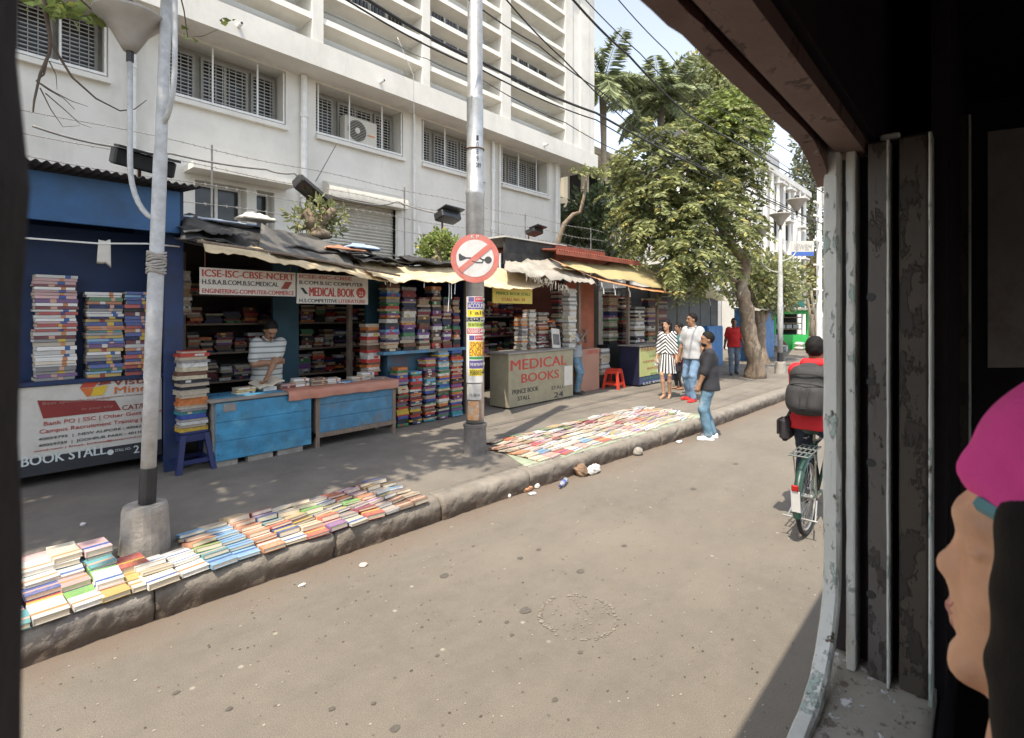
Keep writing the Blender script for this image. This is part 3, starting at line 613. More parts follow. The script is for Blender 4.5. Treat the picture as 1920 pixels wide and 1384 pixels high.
# shelf carrying the upper book wall, painted box below
zs = PX(722, 660, y=6.95).z
g = MB(); g.box((SX(718, 6.95), 6.93, zs-.05), (SX(872, 6.95), 7.4, zs)); g.build('shelf_board', blue_worn, sb)
g = MB(); g.box((SX(728, 7.1), 7.12, PZ), (SX(872, 7.12)+.1, 7.5, zs-.06)); g.build('cabinet', mat('cabinet_blue', (.04, .12, .18), .7, .25, 3, .2, dirt=(.12, .05, .035), dscale=2), sb)
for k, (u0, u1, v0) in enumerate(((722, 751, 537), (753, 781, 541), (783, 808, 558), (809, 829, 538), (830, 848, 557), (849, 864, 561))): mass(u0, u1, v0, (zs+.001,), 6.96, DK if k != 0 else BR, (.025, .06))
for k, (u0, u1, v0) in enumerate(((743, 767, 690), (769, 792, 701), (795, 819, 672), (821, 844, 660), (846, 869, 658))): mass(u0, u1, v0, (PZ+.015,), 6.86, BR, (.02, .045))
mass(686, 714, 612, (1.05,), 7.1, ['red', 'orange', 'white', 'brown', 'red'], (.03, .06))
mass(727, 766, 687, (1.06,), 6.84, ['yellow', 'white', 'cream', 'orange', 'black'], (.02, .03)) if False else None
g = MB(); g.box((2.061, 7.26, 1.99), (2.36, 7.62, 2.018)); g.build('shelf_board', wood, sb)
mass(335, 362, 506, (2.02,), 7.3, ['cream', 'grey', 'tan', 'white'], (.02, .04)); 
# back shelves full of dark spines
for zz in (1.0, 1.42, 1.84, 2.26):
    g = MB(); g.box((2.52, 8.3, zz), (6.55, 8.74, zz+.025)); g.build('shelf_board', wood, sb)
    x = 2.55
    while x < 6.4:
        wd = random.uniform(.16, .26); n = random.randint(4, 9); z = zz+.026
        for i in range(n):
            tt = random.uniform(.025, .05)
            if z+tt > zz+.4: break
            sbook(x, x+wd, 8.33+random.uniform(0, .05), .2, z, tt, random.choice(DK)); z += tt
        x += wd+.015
# roof tarpaulins and awnings
pk = lambda u, v, y: PX(u, v, y=y)
g = MB(); g.sheet(pk(338, 452, 6.6), pk(905, 498, 6.75), (6.9, 8.9, 3.02), (2.1, 8.9, 3.3), 60, 16, .05, .07, .02, 5, freq=2.2); g.build('roof_tarp', tarp_black, sb, smooth=True)
g = MB(); g.sheet(pk(338, 445, 6.5), pk(705, 478, 6.55), pk(690, 463, 7.2), pk(345, 402, 7.1), 40, 8, .04, .07, .02, 6, freq=2.6); g.build('roof_tarp', tarp_black, sb, smooth=True)
g = MB(); g.sheet(pk(486, 462, 6.3), pk(668, 500, 6.35), pk(640, 460, 6.9), pk(490, 418, 6.85), 20, 8, .03, .05, .008, 16, freq=2.6); g.build('hanging_tarp', tarp_grey, sb, smooth=True)
g = MB(); g.sheet(pk(385, 466, 6.1), pk(748, 529, 6.15), pk(745, 505, 6.65), pk(375, 442, 6.65), 44, 6, .03, .05, .008, 8, .02, freq=3.1); g.build('awning', tarp_cream, sb, smooth=True)
g = MB(); g.sheet(pk(700, 519, 6.05), pk(885, 524, 6.2), pk(915, 500, 6.8), pk(668, 484, 6.8), 26, 8, .11, .06, .008, 9, .02, freq=2.6); g.build('awning', tarp_cream, sb, smooth=True)
g = MB(); g.tube([pk(370, 452, 6.12), pk(560, 480, 6.08), pk(750, 517, 6.08)], .016, 6); g.build('awning_pole', wood, sb)
for u, v0_, v1_ in ((842, 513, 585), (848, 515, 560), (855, 516, 552), (722, 520, 534), (731, 520, 536), (727, 521, 531), (795, 522, 540), (505, 470, 482)):
    g = MB(); a, c_ = PX(u, v0_, y=6.2), PX(u+random.uniform(-3, 3), v1_, y=6.2); g.tube([a, a.lerp(c_, .5)+Vector((random.uniform(-.015, .015), 0, 0)), c_], .006, 5); g.build('hanging_string', MATS['rope_grey'] if 'rope_grey' in MATS else bar_w, sb)
for k, (u0, v0_, u1, v1_, y0_, y1_) in enumerate(((345, 430, 470, 438, 6.5, 6.7), (640, 472, 760, 500, 6.4, 6.7), (760, 484, 905, 500, 6.6, 6.75))):
    g = MB(); a, c_ = PX(u0, v0_, y=y0_), PX(u1, v1_, y=y0_); up_ = Vector((0, y1_-y0_+.25, .10)); g.sheet(a, c_, c_+up_, a+up_, 22, 6, .03, .06, .01, 40+k, .04, freq=4); g.build('ragged_tarp', tarp_black, sb, smooth=True)
# rags and bundles lying on the tarpaulin
for nm, uv, col, dims, lab in (('cloth_bundle', (640, 463), mat('rag_rust', (.40, .19, .11), .9, .2, 6, .3), (.34, .2, .07), 'rust brown rag lying on the black tarpaulin roof'), ('plastic_bundle', (675, 460), mat('plastic_blue', (.35, .45, .62), .45, .3, 6, .2), (.26, .18, .08), 'blue and white plastic bundle on the edge of the tarpaulin roof'),
                               ('plastic_bundle', (478, 405), board_w, (.22, .16, .10), 'white plastic bundle on the black roof below the small dark window'), ('plastic_sheet', (400, 409), mat('plastic_pale', (.42, .47, .55), .45, .25, 6, .2), (.55, .14, .035), 'pale bluish plastic strip along the top of the black roof')):
    p = PX(uv[0], uv[1]+4, y=6.75 if uv[0] > 500 else 7.15); g = MB(); n = 12; vs = []; fs = []
    for i in range(n+1):
        for j in range(n+1):
            a, c_ = i/n*2-1, j/n*2-1; rr = max(abs(a), abs(c_)); q = Vector((a*2.5+uv[0], c_*2.5, 1))
            vs.append((p.x+a*dims[0]*(1+.25*mnoise.noise(q)), p.y+c_*dims[1], p.z+dims[2]*((1-rr**3)*(.5+.6*mnoise.noise(q*1.3)+.2*mnoise.noise(q*3.5)))-.02*rr))
    for i in range(n):
        for j in range(n): fs.append((i*(n+1)+j, (i+1)*(n+1)+j, (i+1)*(n+1)+j+1, i*(n+1)+j+1))
    k0 = len(vs); vs += [(x, y, z-.012) for x, y, z in vs]; fs += [tuple(k0+i for i in f[::-1]) for f in fs]
    g.add(vs, fs); g.build(nm, col, smooth=True, tag=(lab, 'bundle'))
# counters
def counter(x0, x1, y, z1, m, label, feet=.0, depth=.48):
    t = thing('counter', label, 'counter', ((x0+x1)/2, y+depth/2, PZ)); return t
c1 = counter(SX(393, CY), SX(585, CY), CY, 1.03, None, 'bright blue painted wooden counter in front of the reading man')
xa, xb = SX(395, CY), SX(585, CY); z0, z1 = PZ+.07, 1.0
g = MB(); g.box((xa+.03, CY+.02, z0), (xb-.01, CY+.5, z1-.02)); g.build('carcass', woodg, c1)
hp = (z1-.035-z0)/3
for k in range(3): g = MB(); g.bbox((xa+.05+.003*(k % 2), CY-.012+.002*(k == 1), z0+k*hp), (xb-.015, CY+.018, z0+(k+1)*hp-.0025), .004); g.build('plank', blue_bright, c1)
g = MB()
for k in range(4):
    for x_ in (xa+.075, xb-.04): g.disc((x_, CY-.0125, z0+.08+k*.23), .007, .002, 8)
g.build('nail_heads', black, c1, kind='stuff')
g = MB(); g.box((xa-.02, CY-.03, z1-.02), (xb, CY+.55, z1+.012)); g.box((xa+.05, CY+.04, z1+.0125), (xb-.02, CY+.5, z1+.018), 1); g.build('top_board', [woodg, blue_bright], c1)
g = MB(); g.box((xa+.13, CY-.02, z1-.14), (xa+.27, CY-.0125, z1-.05)); g.build('wood_patch', woodg, c1)
for a_, l_ in ((.05, .25), (.42, .3), (.78, .33)): g = MB(); g.box((xa+a_, CY+.01, PZ-.01), (xa+a_+l_, CY+.12, z0)); g.build('foot_block', concrete, c1)
c2 = counter(SX(592, CY), SX(742, CY), CY, 1.03, None, 'scuffed blue counter on low legs with orange cloth on top')
xa, xb = SX(592, CY), SX(742, CY); z0 = PZ+.14
g = MB(); g.box((xa+.03, CY+.03, z0+.05), (xb-.03, CY+.5, z1-.02)); g.build('carcass', woodg, c2)
hp = (z1-.07-z0)/3
for k in range(3): g = MB(); g.bbox((xa+.055, CY+.003*(k == 1), z0+.05+k*hp), (xb-.03, CY+.028, z0+.05+(k+1)*hp-.003), .004); g.build('plank', blue_worn, c2)
g = MB(); g.box((xa, CY-.01, z0-.01), (xb, CY+.05, z0+.05)); g.build('bottom_rail', wood, c2)
for x in (xa, xb-.06):
    for y in (CY-.006, CY+.44): g = MB(); g.box((x, y, PZ-.01), (x+.055, y+.055, z1-.03)); g.build('leg', wood, c2)
g = MB(); g.box((xa-.01, CY-.04, z1-.02), (xb+.02, CY+.55, z1+.014)); g.build('top_board', woodg, c2)
# orange oilcloth over the counters
clo = mat('oilcloth', (.48, .20, .13), .6, .15, 5, .15, dirt=(.35, .2, .15))
x0_, x1_ = SX(541, 6.6), SX(748, 6.6)
g = MB(); n = 30; prof = [(CY-.05, -.10), (CY-.055, -.05), (CY-.05, .008), (CY-.02, .022), (CY+.2, .024), (CY+.5, .024)]; vs = []; fs = []
for i in range(n+1):
    x = x0_+(x1_-x0_)*i/n
    for j, (y, z) in enumerate(prof): vs.append((x, y+.008*math.sin(x*17+j), z1+z+(.02*mnoise.noise(Vector((x*4, 0, 2))) if j < 2 else .0)))
for i in range(n):
    for j in range(5): fs.append((i*6+j, (i+1)*6+j, (i+1)*6+j+1, i*6+j+1))
k0 = len(vs); vs += [(x, y+.004*(j % 6 < 3), z-.005) for j, (x, y, z) in enumerate(vs)]; fs += [tuple(k0+i for i in f[::-1]) for f in fs]
g.add(vs, fs); g.build('oilcloth', clo, smooth=True, tag=('orange brown oilcloth draped over the front of the blue counters', 'cloth'))
def on_counter(u, y, n, pal, mi, lab, w_=1., rz=0., zb=None):
    z = (zb or z1+.03); p = PX(u, y=y)
    for i in range(n):
        c_ = pal[i % len(pal)]; o = book(c_, mi, (p.x+random.uniform(-.01, .01), y, z), (0, 0, R(90)+rz+random.uniform(-.15, .15)), (1, 1*w_, 1), '%s book, %s from the bottom of %s' % (c_, ORD[i], lab) if n > 1 else '%s book, %s' % (c_, lab), 'books of '+lab); z += BM[mi][0]+.005
on_counter(457, CY+.25, 3, ['cream', 'yellow', 'cream'], 2, 'the low pile left on the counter', zb=z1+.02)
on_counter(561, CY+.3, 3, ['white', 'cream', 'white'], 4, 'the thick pale pile near the reading man', .9)
on_counter(596, CY+.22, 4, ['tan', 'brown', 'tan', 'brown'], 2, 'the brown pile on the oilcloth', .9)
on_counter(621, CY+.22, 3, ['cream', 'white', 'white'], 3, 'the white pile on the oilcloth', .9)
on_counter(648, CY+.18, 1, ['sky blue'], 1, 'the single pamphlet on the oilcloth', 1, .4)
on_counter(668, CY+.25, 3, ['cream', 'tan', 'cream'], 1, 'the thin pile beside the pamphlet')
on_counter(685, CY+.3, 4, ['white', 'grey', 'cream', 'white'], 3, 'the pile ending the oilcloth', .9)
on_counter(712, CY+.2, 1, ['grey'], 1, 'the flat grey one at the end of the oilcloth', 1, -.3)
on_counter(538, CY+.3, 2, ['maroon', 'pink'], 2, 'the reddish pair beside the open book')
# open book under the reader's hand
p = PX(500, y=CY+.3); ob = thing('open_book', 'open book with curved cream pages propped on the blue counter', 'book', (p.x, CY+.3, z1+.02), .12)
for sg in (-1, 1):
    g = MB(); n = 8; vs = []; fs = []
    for i in range(n+1):
        a = i/n; x = sg*a*.17; z = .065+.028*math.sin(a*math.pi)*(1 if sg > 0 else .7)+(.05*a if sg > 0 else -.012*a)
        vs += [(x, -.13, z), (x, .13, z+.05), (x, .13, z+.035), (x, -.13, z-.016)]
    for i in range(n): q = i*4; f_ = [(q, q+4, q+5, q+1), (q+1, q+5, q+6, q+2), (q+2, q+6, q+7, q+3), (q+3, q+7, q+4, q)]; fs += f_ if sg > 0 else [t_[::-1] for t_ in f_]
    fs += [(0, 1, 2, 3), (n*4+3, n*4+2, n*4+1, n*4)]; g.add(vs, fs); g.build('page_block', paper, ob, local=True)
g = MB(); g.box((-.09, -.08, 0), (.09, .1, .048)); g.build('cover_stand', paper_w, ob, local=True)
# stack standing on a blue plastic stool
def stool(label, p, m, h=.46, w_=.17, rz=0):
    t = thing('plastic_stool', label, 'stool', p, rz); w2 = w_*.78
    g = MB(); g.bbox((-w2, -w2, h-.035), (w2, w2, h), .02); g.build('seat', m, t, local=True)
    for sx_ in (-1, 1):
        for sy_ in (-1, 1):
            g = MB(); e = .028
            def ring(z, r): return [(sx_*r-e, sy_*r-e, z), (sx_*r+e, sy_*r-e, z), (sx_*r+e, sy_*r+e, z), (sx_*r-e, sy_*r+e, z)]
            g.add(ring(0, w_-.01)+ring(h-.03, w2-.03), [(3, 2, 1, 0), (4, 5, 6, 7), (0, 1, 5, 4), (1, 2, 6, 5), (2, 3, 7, 6), (3, 0, 4, 7)]); g.build('leg', m, t, local=True)
    for k in range(4):
        T = Matrix.Rotation(k*math.pi/2, 4, 'Z'); g = MB(); g.box((-w_+.02, w_-.045, .09), (w_-.02, w_-.02, .14), T=T); g.build('rail', m, t, local=True); g = MB(); g.box((-w2+.02, w2-.03, h-.11), (w2-.02, w2-.008, h-.03), T=T); g.build('apron', m, t, local=True)
    return t
p = PX(357, 862, z=PZ); p.y = 6.85; p.x = SX(358, 6.85); p.z = PZ
stool('dark blue plastic stool carrying a book stack beside the bright blue counter', p, mat('plastic_navy', (.02, .028, .10), .4, .15, 5, .02), .45, .19)
z = PZ+.451; pal_ = ['yellow', 'grey', 'white', 'blue', 'blue', 'teal', 'grey', 'white', 'orange', 'orange', 'cream', 'white', 'black', 'grey', 'black', 'cream', 'brown', 'cream', 'white', 'grey', 'tan', 'red', 'red']
for c_ in pal_: tt = random.uniform(.028, .05); sbook(p.x-.17, p.x+.15, 6.72, .24, z, tt, c_); z += tt+.001
# hanging sign boards
def board(label, us, vs_, y, m, th=.02):
    a = PX(us[0], vs_[0], y=y); c_ = PX(us[1], vs_[1], y=y); o = thing('sign_board', label, 'sign', ((a.x+c_.x)/2, y, c_.z))
    g = MB(); g.box((a.x, y, c_.z), (c_.x, y+th, a.z)); g.build('panel', m, o); return o, a, c_
SY = 6.72
o1, a, c_ = board('long white board reading ICSE ISC CBSE above the reading man', (375, 554), (501, 556), SY, board_w)
yy = SY-.002; hgt = a.z-c_.z; X0, X1 = a.x, c_.x; W_ = X1-X0
def row(o, txt, f0, f1, fz, fh, m, bold=0): letters(txt, (X0+W_*(f0+f1)/2, yy, c_.z+hgt*fz), W_*(f1-f0), hgt*fh, m, o, bold=bold)
row(o1, 'ICSE-ISC-CBSE-NCERT', .02, .98, .80, .27, ink_red, .012); row(o1, 'H.S.B.A.B.COM.B.SC.MEDICAL', .02, .80, .47, .18, ink_blk, .01); row(o1, 'ENGINEERING-COMPUTER-COMMERCE', .02, .98, .13, .17, ink_red, .008)
g = MB(); q = lambda fx, fz: (X0+W_*fx, c_.z+hgt*fz); g.prism([q(.83, .30), q(.91, .30), q(.96, .60), q(.88, .60)], yy-.002, yy); g.build('emblem', ink_brown, o1)
o2, a, c_ = board('square white board reading MEDICAL BOOK with red 22 disc', (557, 690), (512, 571), SY, board_w); hgt = a.z-c_.z; X0, X1 = a.x, c_.x; W_ = X1-X0
row(o2, 'ICSE-ISC-CBSE', .03, .75, .90, .12, ink_red, .01); row(o2, 'B.COM.B.SC COMPUTER', .03, .92, .70, .12, ink_blk, .01); row(o2, 'MEDICAL BOOK', .16, .79, .40, .30, ink_red, .014); row(o2, 'H.S.COMPETITIVE', .03, .54, .10, .12, ink_blk, .01); row(o2, 'LITERATURE', .56, .96, .10, .12, ink_red, .01)
g = MB(); g.disc((X0+W_*.89, yy, c_.z+hgt*.42), hgt*.19, .002, 28); g.build('emblem', ink_red, o2); letters('22', (X0+W_*.89, yy-.004, c_.z+hgt*.38), .07, .06, board_w, o2)
g = MB(); g.prism([q(.04, .52), q(.08, .52), q(.14, .32), q(.10, .32)], yy-.002, yy); g.build('emblem', ink_blk, o2)
for o, us in ((o1, (385, 545)), (o2, (565, 680))):
    for u in us: x = SX(u, SY); g = MB(); g.tube([(x, SY+.01, wloc(o).z+.3), (x, SY+.01, 2.95)], .004, 5); g.build('hanger', rust, o)
# ------------------------------------------------------------------ stall 24
sc_ = thing('book_stall', 'bookstall number 24 with black board roof front and cream awning', 'stall', (8.3, 8, PZ))
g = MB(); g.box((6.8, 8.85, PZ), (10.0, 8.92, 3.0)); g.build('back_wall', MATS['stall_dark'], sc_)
g = MB(); g.box((9.9, 7.4, PZ), (9.98, 8.85, 3.0)); g.build('side_wall', mat('brick_red_board', (.17, .055, .035), .8, .2, 3, .2), sc_)
for x, y in ((6.76, 6.85), (9.82, 6.75)): g = MB(); g.box((x, y, PZ), (x+.07, y+.07, 2.9)); g.build('post', wood, sc_)
a = PX(947, 445, y=7.0); c_ = PX(1046, 496, y=7.0); g = MB(); g.box((a.x, 7.0, c_.z-.1), (c_.x+.2, 7.05, a.z)); g.build('front_board', mat('board_black', (.022, .022, .022), .75, .3, 4, .2, dirt=(.08, .07, .06), dscale=3), sc_)
g = MB(); g.box((a.x-.05, 6.95, a.z), (c_.x+.25, 9.0, a.z+.03)); g.build('roof', mat('roof_sheet2', (.5, .48, .44), .6, .2, 5, .2), sc_)
g = MB(); g.sheet(pk(905, 534, 5.95), pk(1012, 538, 6.2), pk(1046, 508, 6.9), pk(890, 494, 6.8), 26, 8, .12, .035, .008, 11, .02, freq=2.5); g.build('awning', tarp_cream, sc_, smooth=True)
g = MB(); g.sheet(pk(945, 503, 6.15), pk(1120, 531, 6.1), pk(1055, 488, 6.9), pk(948, 490, 6.9), 36, 8, .02, .07, .012, 12, .09, freq=4); g.build('torn_awning', mat('tarp_pale', (.33, .30, .25), .85, .25, 5, .4), sc_, smooth=True)
g = MB()
for i in range(70):
    t_ = random.random(); p = PX(985+80*t_, 512+26*t_+random.uniform(-4, 3), y=6.1); d = Vector((random.uniform(-.05, .05), random.uniform(-.03, .03), -random.uniform(.05, .16)))
    g.tube([p, p+d*.5+Vector((random.uniform(-.02, .02), 0, 0)), p+d], .004, 4)
g.build('torn_fringe', MATS['tarp_pale'], sc_, kind='stuff')
MC = thing('counter', 'ochre counter painted MEDICAL BOOKS in red letters', 'counter', (8.4, 6.9, PZ))
xa, xb = SX(954, CY), SX(1075, CY); zc = 1.245
g = MB(); g.bbox((xa, CY, PZ+.02), (xb, CY+.5, zc), .012); g.build('front_panel', board_o, MC)
g = MB(); g.box((xa-.05, CY-.03, zc+.001), (xb+.06, CY+.55, zc+.03)); g.build('top_board', woodg, MC)
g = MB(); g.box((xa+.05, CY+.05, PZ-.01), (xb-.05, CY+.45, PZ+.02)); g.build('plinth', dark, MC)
mt = lambda t_, u0, v0, u1, h, m, **k: TPX(t_, u0, v0, u1, h, CY-.002, m, MC, **k)
mt('MEDICAL', 958, 686, 1062, .20, ink_red, bold=.012); mt('BOOKS', 978, 710, 1048, .17, ink_red, bold=.012)
mt('PRINCE BOOK', 961, 736, 1010, .09, ink_blk, bold=.01); mt('STALL', 971, 748, 994, .08, ink_blk, bold=.01); mt('STALL', 1034, 728, 1058, .07, ink_blk); mt('24', 1039, 741, 1056, .11, ink_blk, bold=.012)
a = PX(1058, 687, y=CY-.003); c_ = PX(1073, 721, y=CY-.003); g = MB(); g.box((a.x, CY-.006, c_.z), (c_.x, CY-.002, a.z)); g.build('paper_notice', board_w, MC)
o3, a, c_ = board('yellow board reading PRINCE BOOK STALL hanging above the ochre counter', (924, 998), (530, 570), 6.7, board_y); yy = 6.698; hgt = a.z-c_.z; X0, X1 = a.x, c_.x; W_ = X1-X0
a = PX(998, 532, y=6.7); 
row(o3, 'MEDICAL BOOKS', .02, .98, .86, .24, ink_red, .012); row(o3, 'PRINCE BOOK STALL', .08, .95, .50, .15, ink_grn, .015); row(o3, 'STALL NO. 24', .22, .80, .20, .15, ink_red, .01)
for f in (.1, .9): g = MB(); g.tube([(X0+W_*f, 6.71, c_.z+hgt), (X0+W_*f, 6.71, 2.9)], .004, 5); g.build('hanger', rust, o3)
for u0, u1, v0, y in ((977, 990, 596, 6.95), (992, 1006, 580, 7.0), (1008, 1030, 586, 7.05), (1031, 1044, 598, 7.1)): mass(u0, u1, v0, (zc+.031,), y, ['white', 'white', 'grey', 'grey', 'cream', 'orange'] if u0 < 1008 else ['orange', 'maroon', 'white', 'brown', 'grey'], (.02, .04))
mass(1066, 1082, 541, (zc+.031,), 6.72, ['white', 'white', 'cream', 'grey'], (.03, .05), .18); mass(1046, 1063, 545, (zc+.031,), 7.15, DK, (.025, .05))
p = PX(1043, 652, y=6.85); pic = MB(); T = Matrix.Translation((p.x, 6.85, zc+.033)) @ Matrix.Rotation(R(-10), 4, 'X') @ Matrix.Rotation(R(6), 4, 'Y'); pic.box((-.12, 0, 0), (.16, .012, .42), 0, T); pic.box((-.09, -.003, .07), (.13, -.001, .30), 1, T); pic.build('picture_book', [board_w, mat('print_grey', (.14, .13, .12), .5, .5, 14, 0)], tag=('white cover with dark photograph propped on the ochre counter', 'book'))
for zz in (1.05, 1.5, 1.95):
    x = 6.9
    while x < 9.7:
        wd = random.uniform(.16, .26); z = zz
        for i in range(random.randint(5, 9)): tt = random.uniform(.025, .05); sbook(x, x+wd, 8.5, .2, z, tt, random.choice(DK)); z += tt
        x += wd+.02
    g = MB(); g.box((6.85, 8.45, zz-.025), (9.88, 8.84, zz-.002)); g.build('shelf_board', wood, sc_)
# ------------------------------------------------------------------ red stall
sd = thing('book_stall', 'rust red stall with orange edged tarpaulin and corrugated roof strip', 'stall', (11.5, 8, PZ))
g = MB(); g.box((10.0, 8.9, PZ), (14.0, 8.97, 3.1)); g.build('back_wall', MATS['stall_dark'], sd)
g = MB(); a = PX(1046, 458, y=6.9); c_ = PX(1138, 505, y=6.9); g.box((a.x, 6.95, c_.z), (c_.x, 7.0, a.z)); g.build('fascia', red_iron, sd)
g = MB(); a = PX(1043, 462, y=6.6); c_ = PX(1200, 483, y=6.6); corrugated(g, a.x, c_.x, 6.6, 8.9, a.z-.06, a.z+.12, .09, .018); g.box((a.x, 6.585, a.z-.16), (c_.x, 6.6, a.z-.08)); g.build('roof', red_iron, sd)
a = PX(1108, y=7.2).x; c_ = PX(1133, y=7.2).x; g = MB(); g.box((9.99, 7.25, PZ), (c_-.4, 7.3, 2.75)); g.build('front_wall', mat('orange_board', (.30, .095, .05), .8, .2, 3, .15), sd)
for x in (12.0, 13.6): g = MB(); g.box((x, 6.75, PZ), (x+.07, 6.82, 2.95)); g.build('post', wood, sd)
g = MB(); g.sheet(pk(1055, 500, 6.3), pk(1362, 565, 5.9), pk(1300, 500, 7.0), pk(1050, 487, 7.0), 50, 8, .02, .06, .008, 13, .03, freq=1.8); g.build('awning', [mat('tarp_olive', (.42, .35, .17), .8, .2, 3, .25, dirt=(.3, .22, .1), dscale=1.5)], sd, smooth=True)
g = MB(); pts0 = [pk(1050, 492, 6.32), pk(1120, 522, 6.2), pk(1200, 541, 6.1), pk(1300, 556, 5.95)]; 
for i in range(3): A_, B_ = pts0[i], pts0[i+1]; g.sheet(A_-Vector((0, .03, .02)), B_-Vector((0, .03, .02)), B_+Vector((0, .25, .10)), A_+Vector((0, .25, .10)), 10, 3, 0, .02, .008, 20+i)
g.build('orange_edge', tarp_orange, sd, smooth=True, kind='stuff')
for u in (1128, 1150, 1178, 1330): p = PX(u, 530+(u-1128)*.14, y=6.15); g = MB(); g.tube([p, p+Vector((.02, 0, -.08)), p+Vector((.07, 0, -.13)), p+Vector((.09, 0, -.24))], .012, 5); g.build('tie_rag', bar_w, sd)
pk_c = thing('counter', 'pinkish orange counter box beside the person in jeans', 'counter', (10.6, 6.9, PZ)); a, c_ = SX(1100, 6.85), SX(1124, 6.85); g = MB(); g.bbox((a-.3, 6.85, PZ), (c_, 7.2, 1.2), .01); g.build('front_panel', mat('panel_pink', (.38, .20, .14), .8, .2, 3, .15, dirt=(.2, .12, .09)), pk_c); TPX('LITERATURE', 1099, 661, 1122, .09, 6.848, ink_red, pk_c)
mass(1126, 1144, 655, (PZ+.3,), 7.0, ['white', 'grey', 'cream'], (.02, .04)); SB.box((SX(1124, 7.0), 6.98, PZ-.01), (SX(1150, 7.0), 7.3, PZ+.3), NM.index('black'))
for u0, u1, v0, y, pl in ((1141, 1160, 548, 7.3, DK), (1190, 1210, 578, 6.8, ['white', 'black', 'white', 'black', 'grey']), (1166, 1184, 556, 7.4, DK), (1214, 1232, 560, 7.0, DK), (1234, 1252, 552, 7.1, ['brown', 'black', 'maroon', 'grey'])): mass(u0, u1, v0, (1.21,), y, pl, (.03, .06))
SB.box((SX(1138, 7.3), 7.28, PZ-.01), (SX(1190, 7.3), 7.6, 1.2), NM.index('black'))
p = PX(1151, 728, z=PZ); stool('glossy red plastic stool on the pavement by the navy counter', (p.x, p.y, PZ), mat('plastic_red', (.55, .05, .025), .3, .08, 5, .01), .47, .2, .15)
NC = thing('counter', 'navy counter with yellow green notice behind the woman in stripes', 'counter', (12.7, 6.55, PZ)); NY = 6.33
xa, xb = SX(1199, NY), SX(1262, NY); g = MB(); g.bbox((xa, NY+.012, PZ+.03), (xb, NY+.55, 1.2), .01); g.build('carcass', mat('navy_paint', (.012, .014, .04), .5, .2, 4, .05), NC)
g = MB(); g.box((xa+.02, NY, .46), (xb-.02, NY+.01, 1.17)); nb = g.build('notice_board', mat('notice_green', (.50, .52, .20), .6, .08, 5, .02), NC)
g = MB(); g.box((xa+.02, NY+.002, PZ+.06), (xb-.02, NY+.0105, .44)); g.build('notice_strip', mat('notice_blue', (.05, .07, .17), .6, .1), NC)
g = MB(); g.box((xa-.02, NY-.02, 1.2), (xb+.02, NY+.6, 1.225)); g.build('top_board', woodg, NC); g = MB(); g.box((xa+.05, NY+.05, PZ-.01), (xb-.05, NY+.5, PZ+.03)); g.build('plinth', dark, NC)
nt_ = lambda t_, u0, v0, u1, h, m: TPX(t_, u0, v0, u1, h, NY-.002, m, NC)
nt_('PARAMOUNT', 1203, 656, 1252, .10, ink_red); nt_('COMPETITIVE', 1206, 679, 1250, .055, ink_red); nt_('BOOKS', 1214, 691, 1240, .05, ink_red); nt_('COLLEGE', 1217, 668, 1240, .045, ink_grn); nt_('SCHOOL', 1220, 701, 1245, .045, ink_grn); nt_('LAW BOOKS', 1208, 711, 1252, .05, ink_grn); nt_('K.G.C. BOOK', 1206, 720, 1240, .05, ink_wht)
# grey shutters further along, blue boxes
se = thing('closed_stall', 'grey closed stall with plain shutters behind the man in red', 'stall', (16, 7.6, PZ)); gm = mat('shutter_grey', (.11, .115, .115), .7, .2, 3, .1)
g = MB(); g.box((14.05, 7.2, PZ), (19.2, 7.26, 2.7)); g.build('shutter', gm, se); g = MB(); g.box((14.0, 6.6, 2.72), (19.3, 9.4, 2.78)); g.build('roof', MATS['roof_sheet'], se)
for x in (14.9, 15.8, 16.7, 17.6, 18.5): g = MB(); g.box((x, 7.18, PZ), (x+.05, 7.198, 2.7)); g.build('shutter_rib', gm, se)
g = MB(); g.box((14.0, 7.25, PZ-.02), (14.05, 9.3, 2.7)); g.build('side_wall', gm, se)
def bluebox(label, u0, u1, vb, vt, y, m, d=.5):
    a, c_ = PX(u0, vt, y=y), PX(u1, vb, y=y); t = thing('blue_cabinet', label, 'cabinet', ((a.x+c_.x)/2, y+d/2, PZ)); g = MB(); g.bbox((a.x, y+.02, PZ), (c_.x, y+d, a.z), .01); g.build('body', m, t)
    md = (a.x+c_.x)/2
    for q0, q1 in ((a.x+.03, md-.01), (md+.01, c_.x-.03)): g = MB(); g.bbox((q0, y, PZ+.06), (q1, y+.02, a.z-.04), .006); g.build('door', m, t)
    return t
b_m = mat('cabinet_paint', (.05, .18, .42), .55, .15, 3, .08, dirt=(.04, .09, .16), dscale=2)
bluebox('low blue cabinet standing against the grey shutters', 1328, 1356, 680, 612, 6.9, b_m)
bluebox('tall bright blue cabinet beyond the tree trunk', 1412, 1452, 664, 577, 6.6, b_m, .7)
g = MB(); g.sheet(pk(1408, 582, 5.8), pk(1480, 578, 5.9), pk(1500, 553, 8.5), pk(1405, 555, 8.2), 16, 6, .05, .08, .01, 14, freq=1.2); g.build('awning_sheet', MATS['tarp_pale'], smooth=True, tag=('pale sagging tarpaulin over the tall blue cabinet', 'tarpaulin'))
SB.build('stacked_books', SBM, origin=(7, 7, PZ), kind='stuff', tag=('stacks of mixed books packed into the shaded stalls', 'books'))
